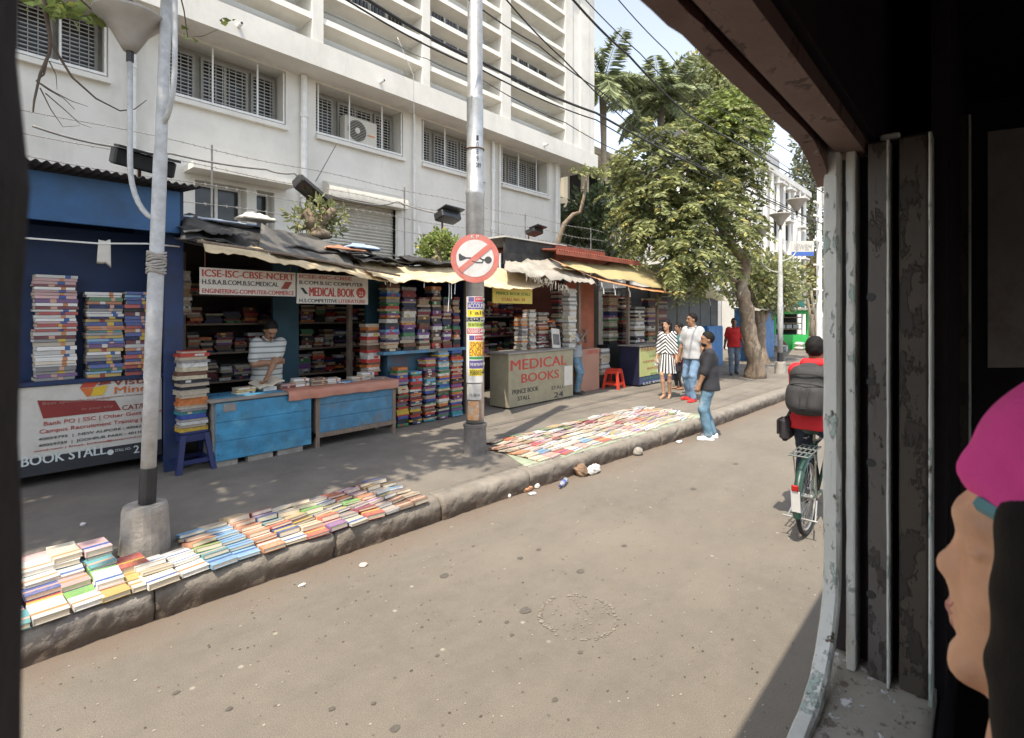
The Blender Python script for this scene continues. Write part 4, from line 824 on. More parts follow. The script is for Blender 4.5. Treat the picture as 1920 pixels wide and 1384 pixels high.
# ------------------------------------------------------------------ no-horn post
base = PX(901, 852, z=PZ); bx, by = base.x, base.y+.1
post = thing('sign_post', 'tall galvanised tubular post with posters and stencilled numbers beside the counters', 'post', (bx, by, PZ))
g = MB(); g.lathe((bx, by, PZ-.02), [(.158, 0), (.148, .04), (.142, .36), (.152, .365), (.152, .40), (.119, .405)], 24); g.build('base_sleeve', mat('sleeve_grey', (.17, .155, .14), .7, .25, 12, .4, dirt=(.1, .085, .075), dscale=5), post, smooth=False)
g = MB(); prof = [(.118, .40)]+[(.118, 3.3), (.122, 3.31), (.122, 3.36), (.108, 3.37), (.106, 4.5), (.11, 4.51), (.11, 4.55), (.098, 4.56), (.094, 7.2)]; g.lathe((bx, by, PZ), prof, 28); g.build('tube', steel, post, smooth=True)
g = MB(); 
for k in range(5): z = PZ+1.9+k*.02; g.lathe((bx, by, z), [(.1195, 0), (.1215, .004), (.1195, .008)], 20)
for z in (2.85, 4.1): g.lathe((bx, by, z), [(.1195, 0), (.122, .006), (.1195, .012)], 20)
g.build('binding_wire', rust, post, kind='stuff')
cdir = Vector((-bx, -by, 0)).normalized()                         # the side that faces the road, towards the kerb
phi0 = math.atan2(cdir.y, cdir.x)
def wrap(name, r, z0, z1, a0, a1, m, parent, wob=.0):
    g = MB(); n = 12; vs = []; fs = []
    for i in range(n+1):
        a = phi0+a0+(a1-a0)*i/n
        for z, q in ((z0, 0), (z1, 1)): vs.append((bx+r*math.cos(a), by+r*math.sin(a), z+wob*math.sin(i*1.3+q)))
    for i in range(n): fs.append((i*2, i*2+2, i*2+3, i*2+1))
    g.add(vs, fs); return g.build(name, m, parent)
def wrap_text(txt, r, zc, h, a0, a1, m, parent):
    o = letters(txt, (0, 0, 0), (a1-a0)*r, h, m, parent); me = o.data
    V = np.empty(len(me.vertices)*3); me.vertices.foreach_get('co', V); V = V.reshape(-1, 3); ang = phi0+(a0+a1)/2+V[:,0]/r
    W = np.stack([bx+(r-V[:,1]*.5)*np.cos(ang), by+(r-V[:,1]*.5)*np.sin(ang), zc+V[:,2]], 1)-np.array(wloc(parent)); me.vertices.foreach_set('co', W.ravel()); me.update(); o.location = (0, 0, 0)
ZV = lambda v: CAMZ+(V0-v)/F*(bx*CT+by*ST-.11)
inkp = mat('ink_purple', (.10, .08, .22), .6, .1, 10, 0); inkc = mat('ink_crimson', (.45, .04, .06), .6, .1, 10, 0); pap_y = mat('poster_yellow', (.68, .52, .03), .6, .1, 10, 0); pap_w = mat('poster_white', (.66, .64, .6), .6, .08, 10, 0); pap_g = mat('poster_green', (.42, .50, .08), .6, .1, 10, 0)
pap_o = mat('poster_torn', (.55, .28, .12), .8, .3, 18, .1, c2=(.5, .44, .36), amt=.45)
r = .1202
for (v0, v1, a0, a1, m_) in ((556, 718, -1.15, .98, pap_w), (720, 750, -1.0, .75, mat('poster_bleached', (.52, .5, .46), .8, .15, 20, 0)), (752, 788, -.9, .45, pap_o)): wrap('poster', r, ZV(v1), ZV(v0), a0, a1, m_, post)
r2 = .1212
for (v0, v1, a0, a1, m_, t_, tm, th_) in ((557, 566, -.75, -.1, inkp, None, None, 0), (557, 566, -.05, .98, inkc, 'JOIN TODAY', pap_w, .03), (567, 580, -.9, .98, inkp, 'ACCOUNTS', pap_w, .06), (581, 594, -.9, .98, pap_y, 'Tally', ink_blk, .06), (595, 603, -1.1, .98, ink_blk, 'C, C++, JAVA', pap_w, .045), (604, 614, -.9, .98, pap_g, 'THE BRITISH INSTITUTE', ink_blk, .035), (616, 626, -.95, .98, inkc, '9088854444', pap_w, .05),
                                     (629, 638, -.65, -.05, inkp, None, None, 0), (629, 638, 0, .98, inkc, 'JOIN TODAY', pap_w, .03), (640, 668, -.65, .98, mat('poster_gold', (.72, .46, .03), .6, .1, 10, 0), None, None, 0), (669, 674, -.65, .98, ink_grn, None, None, 0), (676, 691, -.65, .98, inkp, 'THE BRITISH INSTITUTE', pap_w, .035), (692, 705, -.65, .98, pap_y, '9088854444', ink_blk, .06)):
    wrap('poster_panel', r2, ZV(v1), ZV(v0), a0, a1, m_, post)
    if t_: wrap_text(t_, r2+.001, (ZV(v0)+ZV(v1))/2, th_, a0+.1, a1+.55, tm, post)
wrap_text('SPOKEN', r2+.001, ZV(648), .085, -.5, 1.5, ink_brown, post); wrap_text('ENGLISH', r2+.001, ZV(661), .085, -.6, 1.6, ink_brown, post)
wrap_text('10-3810', r+.001, ZV(741), .035, -.6, .5, ink_blk, post)
for k, ch in enumerate('1089'): wrap_text(ch, .1095, ZV(258+k*13), .065, .15, .42, ink_blk, post)
wrap_text('1089', .1095, ZV(309), .06, -.15, .75, ink_blk, post)
# round sign plate
sg = thing('no_horn_sign', 'round red and white no-horn sign with a crossed black horn', 'sign', (0, 0, 0))
sz = ZV(485); rr = .305
RED = mat('sign_red', (.50, .13, .10), .5, .1, 6, .03, dirt=(.45, .25, .2), dscale=4); WHT = mat('sign_white', (.58, .56, .53), .5, .06, 8, .02, dirt=(.42, .38, .35), dscale=5)
g = MB(); g.disc((0, 0, 0), rr, .004, 48); g.build('plate', RED, sg, local=True)
g = MB(); g.disc((0, -.0045, 0), rr*.77, .002, 48); g.build('white_field', WHT, sg, local=True)
hm = mat('horn_black', (.05, .045, .045), .5, .1, 9, 0)
poly = [(-.205, .045), (-.19, .06), (-.16, .035), (-.11, .012), (.06, .012), (.10, -.008), (.13, -.01), (.13, -.03), (.10, -.03), (.06, -.006), (-.11, -.006), (-.16, -.028), (-.185, -.035), (-.20, -.02)]
g = MB(); g.prism([(x, z) for x, z in poly[::-1]], -.0085, -.0066); g.disc((.165, -.0066, -.02), .045, .002, 20); g.tube([(-.04, -.0072, -.035), (.02, -.0072, -.05), (.09, -.0072, -.05), (.10, -.0072, -.03)], .008, 6); g.build('horn', hm, sg, local=True, kind='stuff')
T = Matrix.Rotation(R(-40), 4, 'Y'); g = MB(); g.box((-rr*.8, -.0115, -.035), (rr*.8, -.0087, .035), 0, T); g.build('slash', RED, sg, local=True)
letters('K P', (0, -.006, rr*.885), .10, .045, WHT, sg)
sg.location = (bx+cdir.x*.14, by+cdir.y*.14, sz); sg.rotation_euler = (0, 0, math.atan2(-cdir.x, cdir.y)+math.pi+.02)
for q in (-.07, .07): g = MB(); g.box((-.135, .001, q-.012), (.135, .03, q+.012)); g.build('bracket', rust, sg, local=True)
# ------------------------------------------------------------------ triple-bowl street lamps
lampglass = mat('lamp_bowl', (.34, .31, .27), .5, .15, 5, .05)
def bowl(parent, c, s=1.):
    x, y, z = c; g = MB(); g.tube([(x, y, z), (x, y, z+.09*s)], .028*s, 10); h = g.build('lamp_holder', black, parent, smooth=False)
    g = MB(); g.lathe((x, y, z+.09*s), [(.05*s, 0), (.08*s, .05*s), (.14*s, .16*s), (.22*s, .25*s), (.262*s, .285*s), (.268*s, .30*s), (.25*s, .315*s), (.05*s, .33*s)], 28); g.build('bowl', lampglass, parent, smooth=True)
    g = MB(); g.lathe((x, y, z+.42*s), [(.075*s, 0), (.06*s, .06*s), (.03*s, .1*s)], 16); g.build('cap', black, parent)
def street_lamp(label, p, top, arms, hs, lean=(0, 0), h=4.3, group=None, r0=.055):
    t = thing('street_lamp', label, 'street lamp', p, 0, group); lx, ly = lean
    g = MB(); g.lathe((p[0], p[1], PZ-.02), [(.17, 0), (.155, .17), (.15, .33), (.14, .37), (.06, .372)], 20); g.build('concrete_base', concrete, t)
    P0 = lambda z: (p[0]+lx*(z-PZ), p[1]+ly*(z-PZ), z)
    g = MB(); g.tube([P0(PZ+.36), P0(PZ+.62)], r0*1.12, 16); g.build('black_band', black, t)
    zs_ = [PZ+.6, 1.5, 1.52, 2.35, 2.37, 3.2, 3.25, h]; rs_ = [r0, r0, r0*1.1, r0*1.05, r0*.95, r0*.93, r0*.8, r0*.75]
    g = MB(); g.tube([P0(z) for z in zs_], rs_, 16); g.build('pole', polewhite, t, smooth=True)
    for (dx, dy, z0, zt) in arms:
        q = P0(z0); pts = [q]
        for k in range(1, 9): a = k/8*math.pi/2; pts.append((q[0]+dx*math.sin(a), q[1]+dy*math.sin(a), q[2]+.42*(1-math.cos(a))))
        pts.append((q[0]+dx, q[1]+dy, zt)); g = MB(); g.tube(pts, .019, 10); g.build('arm', polewhite, t, smooth=True); bowl(t, (q[0]+dx, q[1]+dy, zt), hs)
    bowl(t, P0(h), hs); return t
p = (LB.x, LB.y, PZ)
l1 = street_lamp('near triple street lamp on a round concrete base among the kerbside books', p, None, [(-.15, .12, 2.72, 3.90), (.03, -.20, 3.45, 4.45)], .88, (.030, -.012), 4.85, 'triple bowl street lamps', .051)
g = MB()
for k in range(9): z = 2.32+k*.018+random.uniform(-.004, .004); g.tube([(p[0]+.030*(z-PZ)+.060*math.cos(a), p[1]-.012*(z-PZ)+.060*math.sin(a), z+.01*math.sin(a*2+k)) for a in [i/14*2*math.pi for i in range(15)]], .009, 5)
g.build('wrapped_rope', mat('rope_grey', (.34, .31, .27), .9, .2, 20, .3), l1, kind='stuff')
q = PX(1463, 700, z=PZ); street_lamp('far triple street lamp beyond the leaning tree trunk', (q.x, q.y, PZ), None, [(-.45, .42, 3.25, 4.15), (.42, -.35, 3.6, 5.0)], 1.15, (0, 0), 4.55, 'triple bowl street lamps', .075)
# ------------------------------------------------------------------ flood lights on thin poles behind the stalls
def flood(label, u, v, y, wdt, rx, ry, pole_to=None):
    c = PX(u, v, y=y); t = thing('flood_light', label, 'flood light', c, 0, 'black flood lights over the stalls'); h = wdt*.16
    T = Matrix.Rotation(ry, 4, 'Y') @ Matrix.Rotation(rx, 4, 'X')
    g = MB(); g.bbox((-wdt/2, -.16, -h), (wdt/2, .12, h), .02, 0, T); g.build('housing', black, t, local=True)
    g = MB(); g.box((-wdt*.46, -.175, -h*.8), (wdt*.46, -.161, h*.8), 0, T); g.build('front_glass', glass, t, local=True)
    g = MB(); g.box((-wdt/2, -.3, h+.005), (wdt/2, -.02, h+.03), 0, T); g.build('visor', black, t, local=True)
    g = MB(); z0 = (pole_to or 2.9)-c.z; g.tube([(0, .15, z0), (0, .15, -h*.5), (0, .05, 0)], .02, 8); g.build('stand', rust, t, local=True)
flood('black flood light above the corrugated roof of the dark blue kiosk', 268, 305, 7.6, .62, .25, .1, 3.45)
flood('tilted black flood light above the leafy shrub on the stall roof', 585, 362, 7.8, .60, .6, .55, 2.95)
flood('black flood light on a rusty post above the bright green shrub', 838, 408, 8.4, .52, -.3, .05, 2.9)
flood('small black flood light on top of the black board of stall 24', 1000, 436, 8.2, .36, -.2, .08, 3.2)
# ------------------------------------------------------------------ wires
def cable(label, pts, r, name='cable', m=None, sag=0.0):
    """hangs between the given points"""
    g = MB(); out = []
    for i in range(len(pts)-1):
        a, b = Vector(pts[i]), Vector(pts[i+1])
        for k in range(12 if i < len(pts)-2 else 13): t_ = k/12; q = a.lerp(b, t_); q.z -= sag*4*t_*(1-t_); out.append(q)
    g.tube(out, r, 5); g.build(name, m or black, smooth=True, tag=(label, 'cable', 'overhead cables above the street'))
W3 = lambda *uvy: [PX(u, v, y=y) for u, v, y in uvy]
cb = 'black overhead cable '
cable(cb+'forming the thick bundle that passes in front of the louvres', [(-4, 5.1, 5.65)]+W3((690, 0, 5), (905, 118, 5), (1118, 212, 5), (1330, 322, 5))+[(26, 4.8, 5.6)], .020, sag=.04)
cable(cb+'running just under the thick bundle', [(-4, 5.2, 5.5)]+W3((650, 0, 5.1), (905, 132, 5.1), (1118, 225, 5.1), (1300, 320, 5.1))+[(26, 5, 5.4)], .011, sag=.05)
cable(cb+'crossing steeply down the corner column of the office building', [(-4, 4.8, 6.6)]+W3((950, 0, 4.6), (1055, 110, 4.6), (1200, 250, 4.6))+[(20, 4.6, 5.2)], .011, sag=.03)
cable(cb+'meeting the steep cable at the corner column', [(-4, 4.9, 6.0)]+W3((880, 0, 4.9), (1010, 85, 4.9), (1118, 165, 4.9), (1290, 290, 4.9))+[(24, 4.9, 5.6)], .010, sag=.03)
cable(cb+'against the sky, thickest of the upper set', [(-2, 3.6, 6.6)]+W3((1075, 0, 3.8), (1180, 105, 3.8), (1290, 215, 3.8))+[(24, 3.9, 6.1)], .016, sag=.03)
cable(cb+'against the sky, beside the thickest upper one', [(-2, 3.7, 6.6)]+W3((1098, 0, 3.9), (1200, 100, 3.9), (1300, 200, 3.9))+[(24, 4, 6.2)], .008, sag=.02)
cable(cb+'against the sky above the palm fronds', [(-2, 3.0, 6.6)]+W3((1160, 0, 3.2), (1250, 95, 3.2), (1330, 190, 3.2))+[(24, 3.4, 6.4)], .007, sag=.02)
cable(cb+'drooping below the bundle across the lowest louvres', W3((740, 80, 10.7), (800, 110, 9), (905, 150, 6.5), (1060, 230, 5.6), (1200, 300, 5.2)), .008, sag=.05)
cable('thin white service wire dropping down the office wall from the louvres', W3((745, 70, 10.6), (775, 140, 10.6), (778, 300, 11.3), (788, 470, 11.3)), .008, m=bar_w)
cable('grey cable looping from the blue kiosk roof to the flood lights', W3((60, 236, 8.6), (215, 275, 8.6), (320, 288, 8.6), (500, 318, 8.6), (552, 325, 8.4), (600, 360, 8.4), (700, 384, 9), (745, 378, 9.4), (830, 402, 8.4)), .016, m=mat('cable_grey', (.22, .21, .2), .7, .2, 9, .1), sag=.03)
cable('thin wire hooked from the air conditioner down to the flood light', W3((630, 272, 11.4), (592, 340, 8)), .008)
# barbed wire fence in front of the office wall
bf = thing('barbed_wire_fence', 'rusty barbed wire strands stretched in front of the office wall', 'fence', (5, 9.3, 3.4)); FY = 9.3
for k in range(4):
    z0 = 3.75+k*.3; g = MB(); pts = [(x, FY, z0+.02*math.sin(x*2.1+k)) for x in np.arange(-1, 15.2, .3)]; g.tube(pts, .006, 4); x = -.9
    while x < 15: z = z0+.02*math.sin(x*2.1+k); g.tube([(x-.012, FY-.02, z-.025), (x+.012, FY+.02, z+.025)], .004, 3); g.tube([(x+.012, FY-.02, z-.025), (x-.012, FY+.02, z+.025)], .004, 3); x += .16
    g.build('strand', MATS['cable_grey'], bf, kind='stuff')
for x in (-.5, 3.2, 7.0, 11.0, 14.2): g = MB(); g.box((x-.012, FY, PZ), (x+.012, FY+.024, 4.72)); g.build('fence_post', MATS['cable_grey'], bf)
# ------------------------------------------------------------------ litter in the gutter
p = PX(1055, 893, z=0); st_ = MB(); st_.lathe((p.x, p.y+.06, 0), [(.12, 0), (.165, .02), (.17, .08), (.14, .10)], 14, sx=1.1, sy=.8); st_.build('round_stone', concrete, tag=('flat round stone slab against the kerb behind the plastic bottle', 'stone'))
bt = thing('plastic_bottle', 'crushed clear plastic bottle with blue label in the gutter', 'bottle', (0, 0, 0)); p = PX(1056, 906, z=0.03)
g = MB(); g.lathe((0, 0, 0), [(.012, -.12), (.013, -.095), (.03, -.065), (.032, .02), (.029, .06), (.032, .11), (.026, .12)], 14, axis='x'); g.build('body', mat('clear_plastic', (.75, .78, .8), .2, .05, 9, .1, trans=.6), bt, local=True, smooth=True)
g = MB(); g.lathe((0, 0, 0), [(.0325, -.03), (.0325, .03)], 14, axis='x'); g.build('label_band', mat('label_blue', (.08, .12, .4), .4, .1), bt, local=True)
g = MB(); g.lathe((0, 0, 0), [(.014, -.14), (.014, -.118)], 10, axis='x'); g.build('cap', ink_blu, bt, local=True); bt.location = (p.x, p.y, .036); bt.rotation_euler = (0, 0, .35)
def lump(name, label, u, v, dims, m, cat, z=0., seed=0, rough=.35):
    p = PX(u, v, z=z); g = MB(); n1, n2 = 8, 12; vs = []; fs = []
    for i in range(n1+1):
        a = i/n1*math.pi
        for j in range(n2):
            b = j/n2*2*math.pi; d = Vector((math.sin(a)*math.cos(b), math.sin(a)*math.sin(b), math.cos(a))); s_ = 1+rough*mnoise.noise(d*1.6+Vector((seed, 0, 0)))+rough*.5*mnoise.noise(d*4+Vector((seed, 2, 0)))
            vs.append((p.x+d.x*dims[0]*s_, p.y+d.y*dims[1]*s_, z+dims[2]*.85+d.z*dims[2]*s_))
    for i in range(n1):
        for j in range(n2): fs.append((i*n2+j, (i+1)*n2+j, (i+1)*n2+(j+1) % n2, i*n2+(j+1) % n2))
    g.add(vs, fs); g.build(name, m, tag=(label, cat))
wpap = mat('litter_white', (.66, .62, .58), .8, .1, 12, .1); brp = mat('litter_brown', (.25, .16, .10), .9, .3, 9, .3); org = mat('litter_orange', (.5, .26, .14), .8, .2, 9, .2)
lump('brown_bag', 'crumpled brown bag against the kerb beside the white packet', 1090, 892, (.10, .08, .075), brp, 'bag', seed=3)
lump('white_packet', 'white paper packet lying against the brown bag', 1113, 888, (.13, .055, .06), wpap, 'packet', seed=5)
lump('rock', 'rounded pale rock by the dark drain hole in the kerb', 1196, 853, (.08, .07, .06), concrete, 'rock', seed=8, rough=.2)
lump('paper_scrap', 'crumpled white paper on the road near the black shirted man', 1274, 830, (.07, .04, .02), wpap, 'litter', seed=9)
lump('paper_scrap', 'pinkish crumpled paper on the road by the first book rows', 681, 1061, (.035, .03, .012), mat('litter_pink', (.6, .45, .4), .8, .1), 'litter', seed=11)
lump('paper_scrap', 'tiny folded foil scrap in the reddish gutter dust', 567, 1098, (.03, .015, .008), wpap, 'litter', seed=12)
lump('clay_cup', 'small orange clay cup in the gutter litter', 963, 928, (.03, .03, .03), org, 'cup', seed=14, rough=.1)
lump('clay_cup', 'white plastic cup lying in the gutter beside the orange cup', 954, 933, (.025, .03, .025), wpap, 'cup', seed=15, rough=.1)
lump('packet', 'torn orange snack packet in the gutter', 990, 921, (.075, .03, .03), org, 'packet', seed=16)
lump('packet', 'silver sachet in the gutter by the torn orange packet', 998, 927, (.06, .03, .012), mat('foil', (.5, .5, .5), .4, .2), 'packet', seed=17)
lump('packet', 'small crumpled white wrapper beside the torn orange packet', 1007, 915, (.04, .03, .03), wpap, 'packet', seed=18)
for k, (u, v) in enumerate(((1385, 776), (1390, 772), (1375, 779))): lump('brick', ('reddish brick piece, middle of the three at the kerb gap', 'reddish brick piece on the road side of the kerb gap', 'broken brick end against the kerb gap')[k], u, v, (.10, .05, .04), mat('brick', (.30, .15, .10), .9, .2, 8, .3), 'brick', seed=20+k, rough=.12)
lump('ground_scrap', 'small pale paper ball on the shaded pavement left of the lamp base', 155, 986, (.02, .02, .015), wpap, 'litter', z=PZ, seed=30)
# ------------------------------------------------------------------ foliage
def leafmat(name, c, tr=.3, rough=.5):
    m, N, L, b = node_mat(name); tc = N.new('ShaderNodeTexCoord').outputs['Object']; gm_ = N.new('ShaderNodeNewGeometry')
    c1 = ramp(N, L, gm_.outputs['Random Per Island'], [(0, tuple(x*.6 for x in c)), (.5, c), (.93, tuple(min(1, x*1.45) for x in c)), (1, (c[0]*2.2, c[1]*1.5, c[2]*.9))])
    c1 = mixc(N, L, ramp(N, L, nz(N, L, tc, 1.2, 3), [(.35, (0, 0, 0)), (.7, (.6,)*3)]), c1, tuple(x*.7 for x in c))
    L.new(c1, b.inputs['Base Color']); b.inputs['Roughness'].default_value = rough; b.inputs['Specular IOR Level'].default_value = .35
    t = N.new('ShaderNodeBsdfTranslucent'); L.new(c1, t.inputs[0]); mx = N.new('ShaderNodeMixShader'); mx.inputs[0].default_value = tr
    L.new(b.outputs[0], mx.inputs[1]); L.new(t.outputs[0], mx.inputs[2]); L.new(mx.outputs[0], N['Material Output'].inputs[0]); return m
lf_near = leafmat('leaf_dusty', (.265, .29, .115), .28); lf_tree = leafmat('leaf_olive', (.27, .29, .13)); lf_palm = leafmat('leaf_palm', (.36, .41, .22), .4); lf_br = leafmat('leaf_bright', (.25, .31, .085)); lf_hedge = leafmat('leaf_dark', (.10, .13, .055)); lf_far = leafmat('leaf_far', (.20, .22, .13))
bark = mat('bark', (.22, .165, .115), .95, .3, 6, .9, c2=(.30, .26, .20), amt=.4, bscale=18)
def unit(v): return v/np.maximum(1e-9, np.linalg.norm(v, axis=-1, keepdims=True))
def leaf_object(name, P, D, S, wid, m, parent, fold=.25, kind=None):
    """one bent leaf of two faces for each point P, growing along D with length S"""
    n = len(P); P = np.asarray(P, float); D = unit(np.asarray(D, float)); S = np.asarray(S, float).reshape(-1, 1)
    r_ = rng.normal(size=(n, 3)); sd = unit(np.cross(D, r_)); up = np.cross(sd, D)
    w_ = S*wid*.5; A = P; B = P+D*S*.5+sd*w_+up*S*fold*.3; Cc = P+D*S-up*S*.1; E = P+D*S*.5-sd*w_+up*S*fold*.3
    V = np.stack([A, B, Cc, E], 1).reshape(-1, 3)-np.array(wloc(parent)); idx = np.arange(n)*4
    me = bpy.data.meshes.new(name); me.vertices.add(4*n); me.vertices.foreach_set('co', V.ravel())
    tri = np.stack([idx, idx+1, idx+2, idx, idx+2, idx+3], 1).reshape(-1); me.loops.add(6*n); me.loops.foreach_set('vertex_index', tri)
    me.polygons.add(2*n); me.polygons.foreach_set('loop_start', np.arange(2*n)*3); me.polygons.foreach_set('loop_total', np.full(2*n, 3)); me.materials.append(m); me.update(calc_edges=True); me.validate()
    return place(me, name, parent, (0, 0, 0), None, kind)
def clump_points(centres, radii, n, hollow=.55):
    """points spread through the outer part of several ellipsoid clumps"""
    cs = np.array(centres, float); rs = np.array(radii, float)
    if rs.ndim == 1: rs = np.repeat(rs[:, None], 3, 1)
    wt = np.prod(rs, 1)**(2/3); k = rng.choice(len(cs), n, p=wt/wt.sum()); d = unit(rng.normal(size=(n, 3))); q = (hollow+(1-hollow)*rng.random((n, 1))**.6)
    P = cs[k]+d*rs[k]*q*(1+.12*rng.normal(size=(n, 1))); return P, d
def pinnate(P, D, L_, leaflets, ls):
    """each point grows a drooping rachis with paired leaflets: returns leaflet bases, directions, sizes"""
    n = len(P); D = unit(D); side = unit(np.cross(D, np.array([0, 0, 1.])+.05*rng.normal(size=(n, 3)))); bp, bd, bs = [], [], []
    for i in range(leaflets):
        t = .15+.85*i/(leaflets-1); pos = P+D*L_*t-np.array([0, 0, 1.])*L_*(.55*t*t)
        tan = unit(D-np.array([0, 0, 1.])*1.1*t)
        for s in (-1, 1): bp.append(pos); bd.append(unit(side*s+tan*.55+.15*rng.normal(size=(n, 3))-np.array([0, 0, .2]))); bs.append(ls*(1-.35*abs(t-.5))*rng.uniform(.8, 1.15, n))
    return np.concatenate(bp), np.concatenate(bd), np.concatenate(bs)
def limb_tree(t, pts, r0, limbs, m=bark):
    g = MB(); n = len(pts); P = []
    for i in range(n-1):
        a, b = Vector(pts[i]), Vector(pts[i+1])
        for k in range(6): q = a.lerp(b, k/6); q += Vector((mnoise.noise(q*2.3), mnoise.noise(q*2.3+Vector((5, 0, 0))), 0))*.05; P.append(q)
    P.append(Vector(pts[-1])); P[0].z -= .05; rs = [r0*(1-.6*i/len(P))*(1+.12*math.sin(i*1.7))+(.35*r0*max(0, 1-i/2.5)) for i in range(len(P))]
    g.tube(P, rs, 14); tr = g.build('trunk', m, t, smooth=True)
    for a, b, r_ in limbs:
        a, b = Vector(a), Vector(b); g = MB(); mid = a.lerp(b, .5)+Vector((random.uniform(-.2, .2), random.uniform(-.2, .2), .15)); g.tube([a, a.lerp(mid, .5), mid, mid.lerp(b, .6), b], [r_, r_*.85, r_*.7, r_*.5, r_*.2], 8); g.build('limb', m, t, smooth=True)
    return tr
# leaning street tree by the pavement
tb_ = PX(1418, 708, z=PZ); t1 = thing('street_tree', 'leaning street tree with dusty drooping leaflets growing from the pavement', 'tree', (tb_.x, tb_.y, PZ))
Pt = lambda u, v, d=0.: PX(u, v, x=None, y=None, z=None) if False else (lambda Z: Vector((Z*((u-U0)/F*ST+CT), Z*(ST-(u-U0)/F*CT), CAMZ+(V0-v)/F*Z)))(14.7+d)
tp = [tb_, Pt(1408, 640), Pt(1400, 580), Pt(1388, 535), Pt(1352, 505, -.3), Pt(1320, 470, -.4), Pt(1345, 400, -.2), Pt(1335, 320, 0)]
limb_tree(t1, tp[:4]+[Pt(1398, 490), Pt(1362, 450, -.2), Pt(1350, 380), Pt(1330, 300)], .225, [(Pt(1392, 525), Pt(1415, 440, .4), .07), (Pt(1362, 450), Pt(1250, 400, -.8), .09), (Pt(1355, 400), Pt(1200, 320, -.3), .08), (Pt(1340, 340), Pt(1380, 230, .3), .06), (Pt(1345, 330), Pt(1270, 240, -.4), .06), (Pt(1360, 440), Pt(1400, 340, .4), .07), (Pt(1395, 520), Pt(1310, 520, -1.2), .06), (Pt(1388, 530), Pt(1260, 500, -1.4), .05)])
cl = [(1290, 350, 0, 1.5), (1230, 300, -.3, 1.1), (1350, 260, .2, 1.1), (1362, 330, .3, .9), (1330, 420, -.7, 1.2), (1240, 410, -.6, 1.15), (1190, 380, 0, .75), (1392, 390, .4, .55), (1290, 480, -1.0, .8), (1360, 215, .2, .6), (1380, 300, .4, .6), (1340, 500, -.6, .55), (1400, 350, .3, .35), (1215, 440, -.4, .6), (1280, 260, -.2, .7), (1180, 330, .2, .5), (1280, 515, -1.0, .45), (1385, 455, .1, .6), (1250, 470, -.8, .55)]
P, d = clump_points([Pt(u, v, z) for u, v, z, r_ in cl], [r_*.88 for *_, r_ in cl], 900, .35)
bp, bd, bs = pinnate(P, d*np.array([1, 1, .5])+np.array([0, 0, .1]), .46, 8, .215)
leaf_object('crown', bp, bd, bs, .36, lf_near, t1)
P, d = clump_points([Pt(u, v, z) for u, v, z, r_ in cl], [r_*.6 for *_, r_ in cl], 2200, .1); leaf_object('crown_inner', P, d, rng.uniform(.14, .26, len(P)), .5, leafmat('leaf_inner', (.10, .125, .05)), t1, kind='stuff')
P, d = clump_points([Pt(1370, 205, .2), Pt(1345, 240, 0), Pt(1395, 245, .3), Pt(1300, 175, .0)], [.45, .5, .45, .01], 260, .1); bp, bd, bs = pinnate(P, d+np.array([0, 0, .4]), .4, 6, .2); leaf_object('fresh_leaves', bp, bd, bs, .45, lf_br, t1, kind='stuff')
# unseen crown at the left: it shades the pavement, its twigs hang into view
t2 = thing('street_tree', 'street tree whose thin leafy twigs hang down beside the near lamp bowl', 'tree', (-2.2, 5.3, PZ)); 
limb_tree(t2, [(-2.2, 5.3, PZ), (-2.0, 5.3, 2.2), (-1.5, 5.4, 4.2), (-.8, 5.5, 6.0)], .24, [((-1.5, 5.4, 4.2), (1.2, 4.5, 7.0), .09), ((-1.2, 5.4, 5.0), (-3.2, 6.2, 7), .09), ((-.8, 5.5, 6), (2.2, 4.4, 8.0), .07), ((-1.4, 5.4, 4.4), (.1, 4.6, 6.4), .05)])
cl2 = [(-1.6, 5.0, 7.2, 1.3), (-.2, 4.5, 7.4, .95), (1.1, 4.4, 7.6, .75), (-.9, 5.6, 8.0, 1.1), (-2.8, 5.8, 7.2, 1.2), (-1.6, 6.3, 7.4, 1.0), (-1.2, 4.8, 6.4, .8), (.4, 4.9, 8.2, .6)]
P, d = clump_points([c[:3] for c in cl2], [c[3] for c in cl2], 620, .2); bp, bd, bs = pinnate(P, d, .5, 7, .26); leaf_object('crown', bp, bd, bs, .5, lf_near, t2)
def twig(pts, r_): g = MB(); g.tube(pts, [r_*(1-.75*i/(len(pts)-1)) for i in range(len(pts))], 5); g.build('twig', mat('twig_brown', (.10, .07, .05), .9, .3, 9, .2), t2, smooth=True)
tw = lambda *uv: [PX(u, v, y=5.0) for u, v in uv]
twig([(-.6, 5.2, 5.9)]+tw((75, -60), (85, 20), (94, 70), (93, 100), (75, 140), (64, 190), (62, 210)), .02); twig(tw((94, 75), (110, 105), (135, 145), (180, 185), (225, 208), (252, 205), (275, 188)), .011); twig(tw((90, 105), (82, 140), (68, 152), (90, 168), (120, 185), (140, 205)), .008)
twig(tw((68, 152), (100, 172), (135, 190), (165, 200)), .006); twig(tw((92, 115), (105, 140), (107, 168)), .005); twig(tw((75, 165), (95, 205), (118, 238), (150, 236)), .005); twig(tw((85, 175), (120, 205), (150, 232), (172, 240)), .005)
twig([(.2, 5.2, 5.6)]+tw((130, -20), (190, 35), (225, 65), (255, 68)), .009); twig([(.9, 5.1, 5.6)]+tw((330, -40), (345, 20), (352, 70), (380, 68), (410, 55)), .008)
lp = []; 
for u, v, n_ in ((95, 18, 26), (115, 12, 26), (75, 8, 16), (130, 22, 20), (155, 32, 10), (200, 40, 12), (185, 38, 8), (360, 70, 5), (195, 5, 10), (420, 45, 4)):
    for k in range(n_): q = PX(u+random.gauss(0, 14), v+random.gauss(0, 5), y=5.0+random.gauss(0, .1)); lp.append(q)
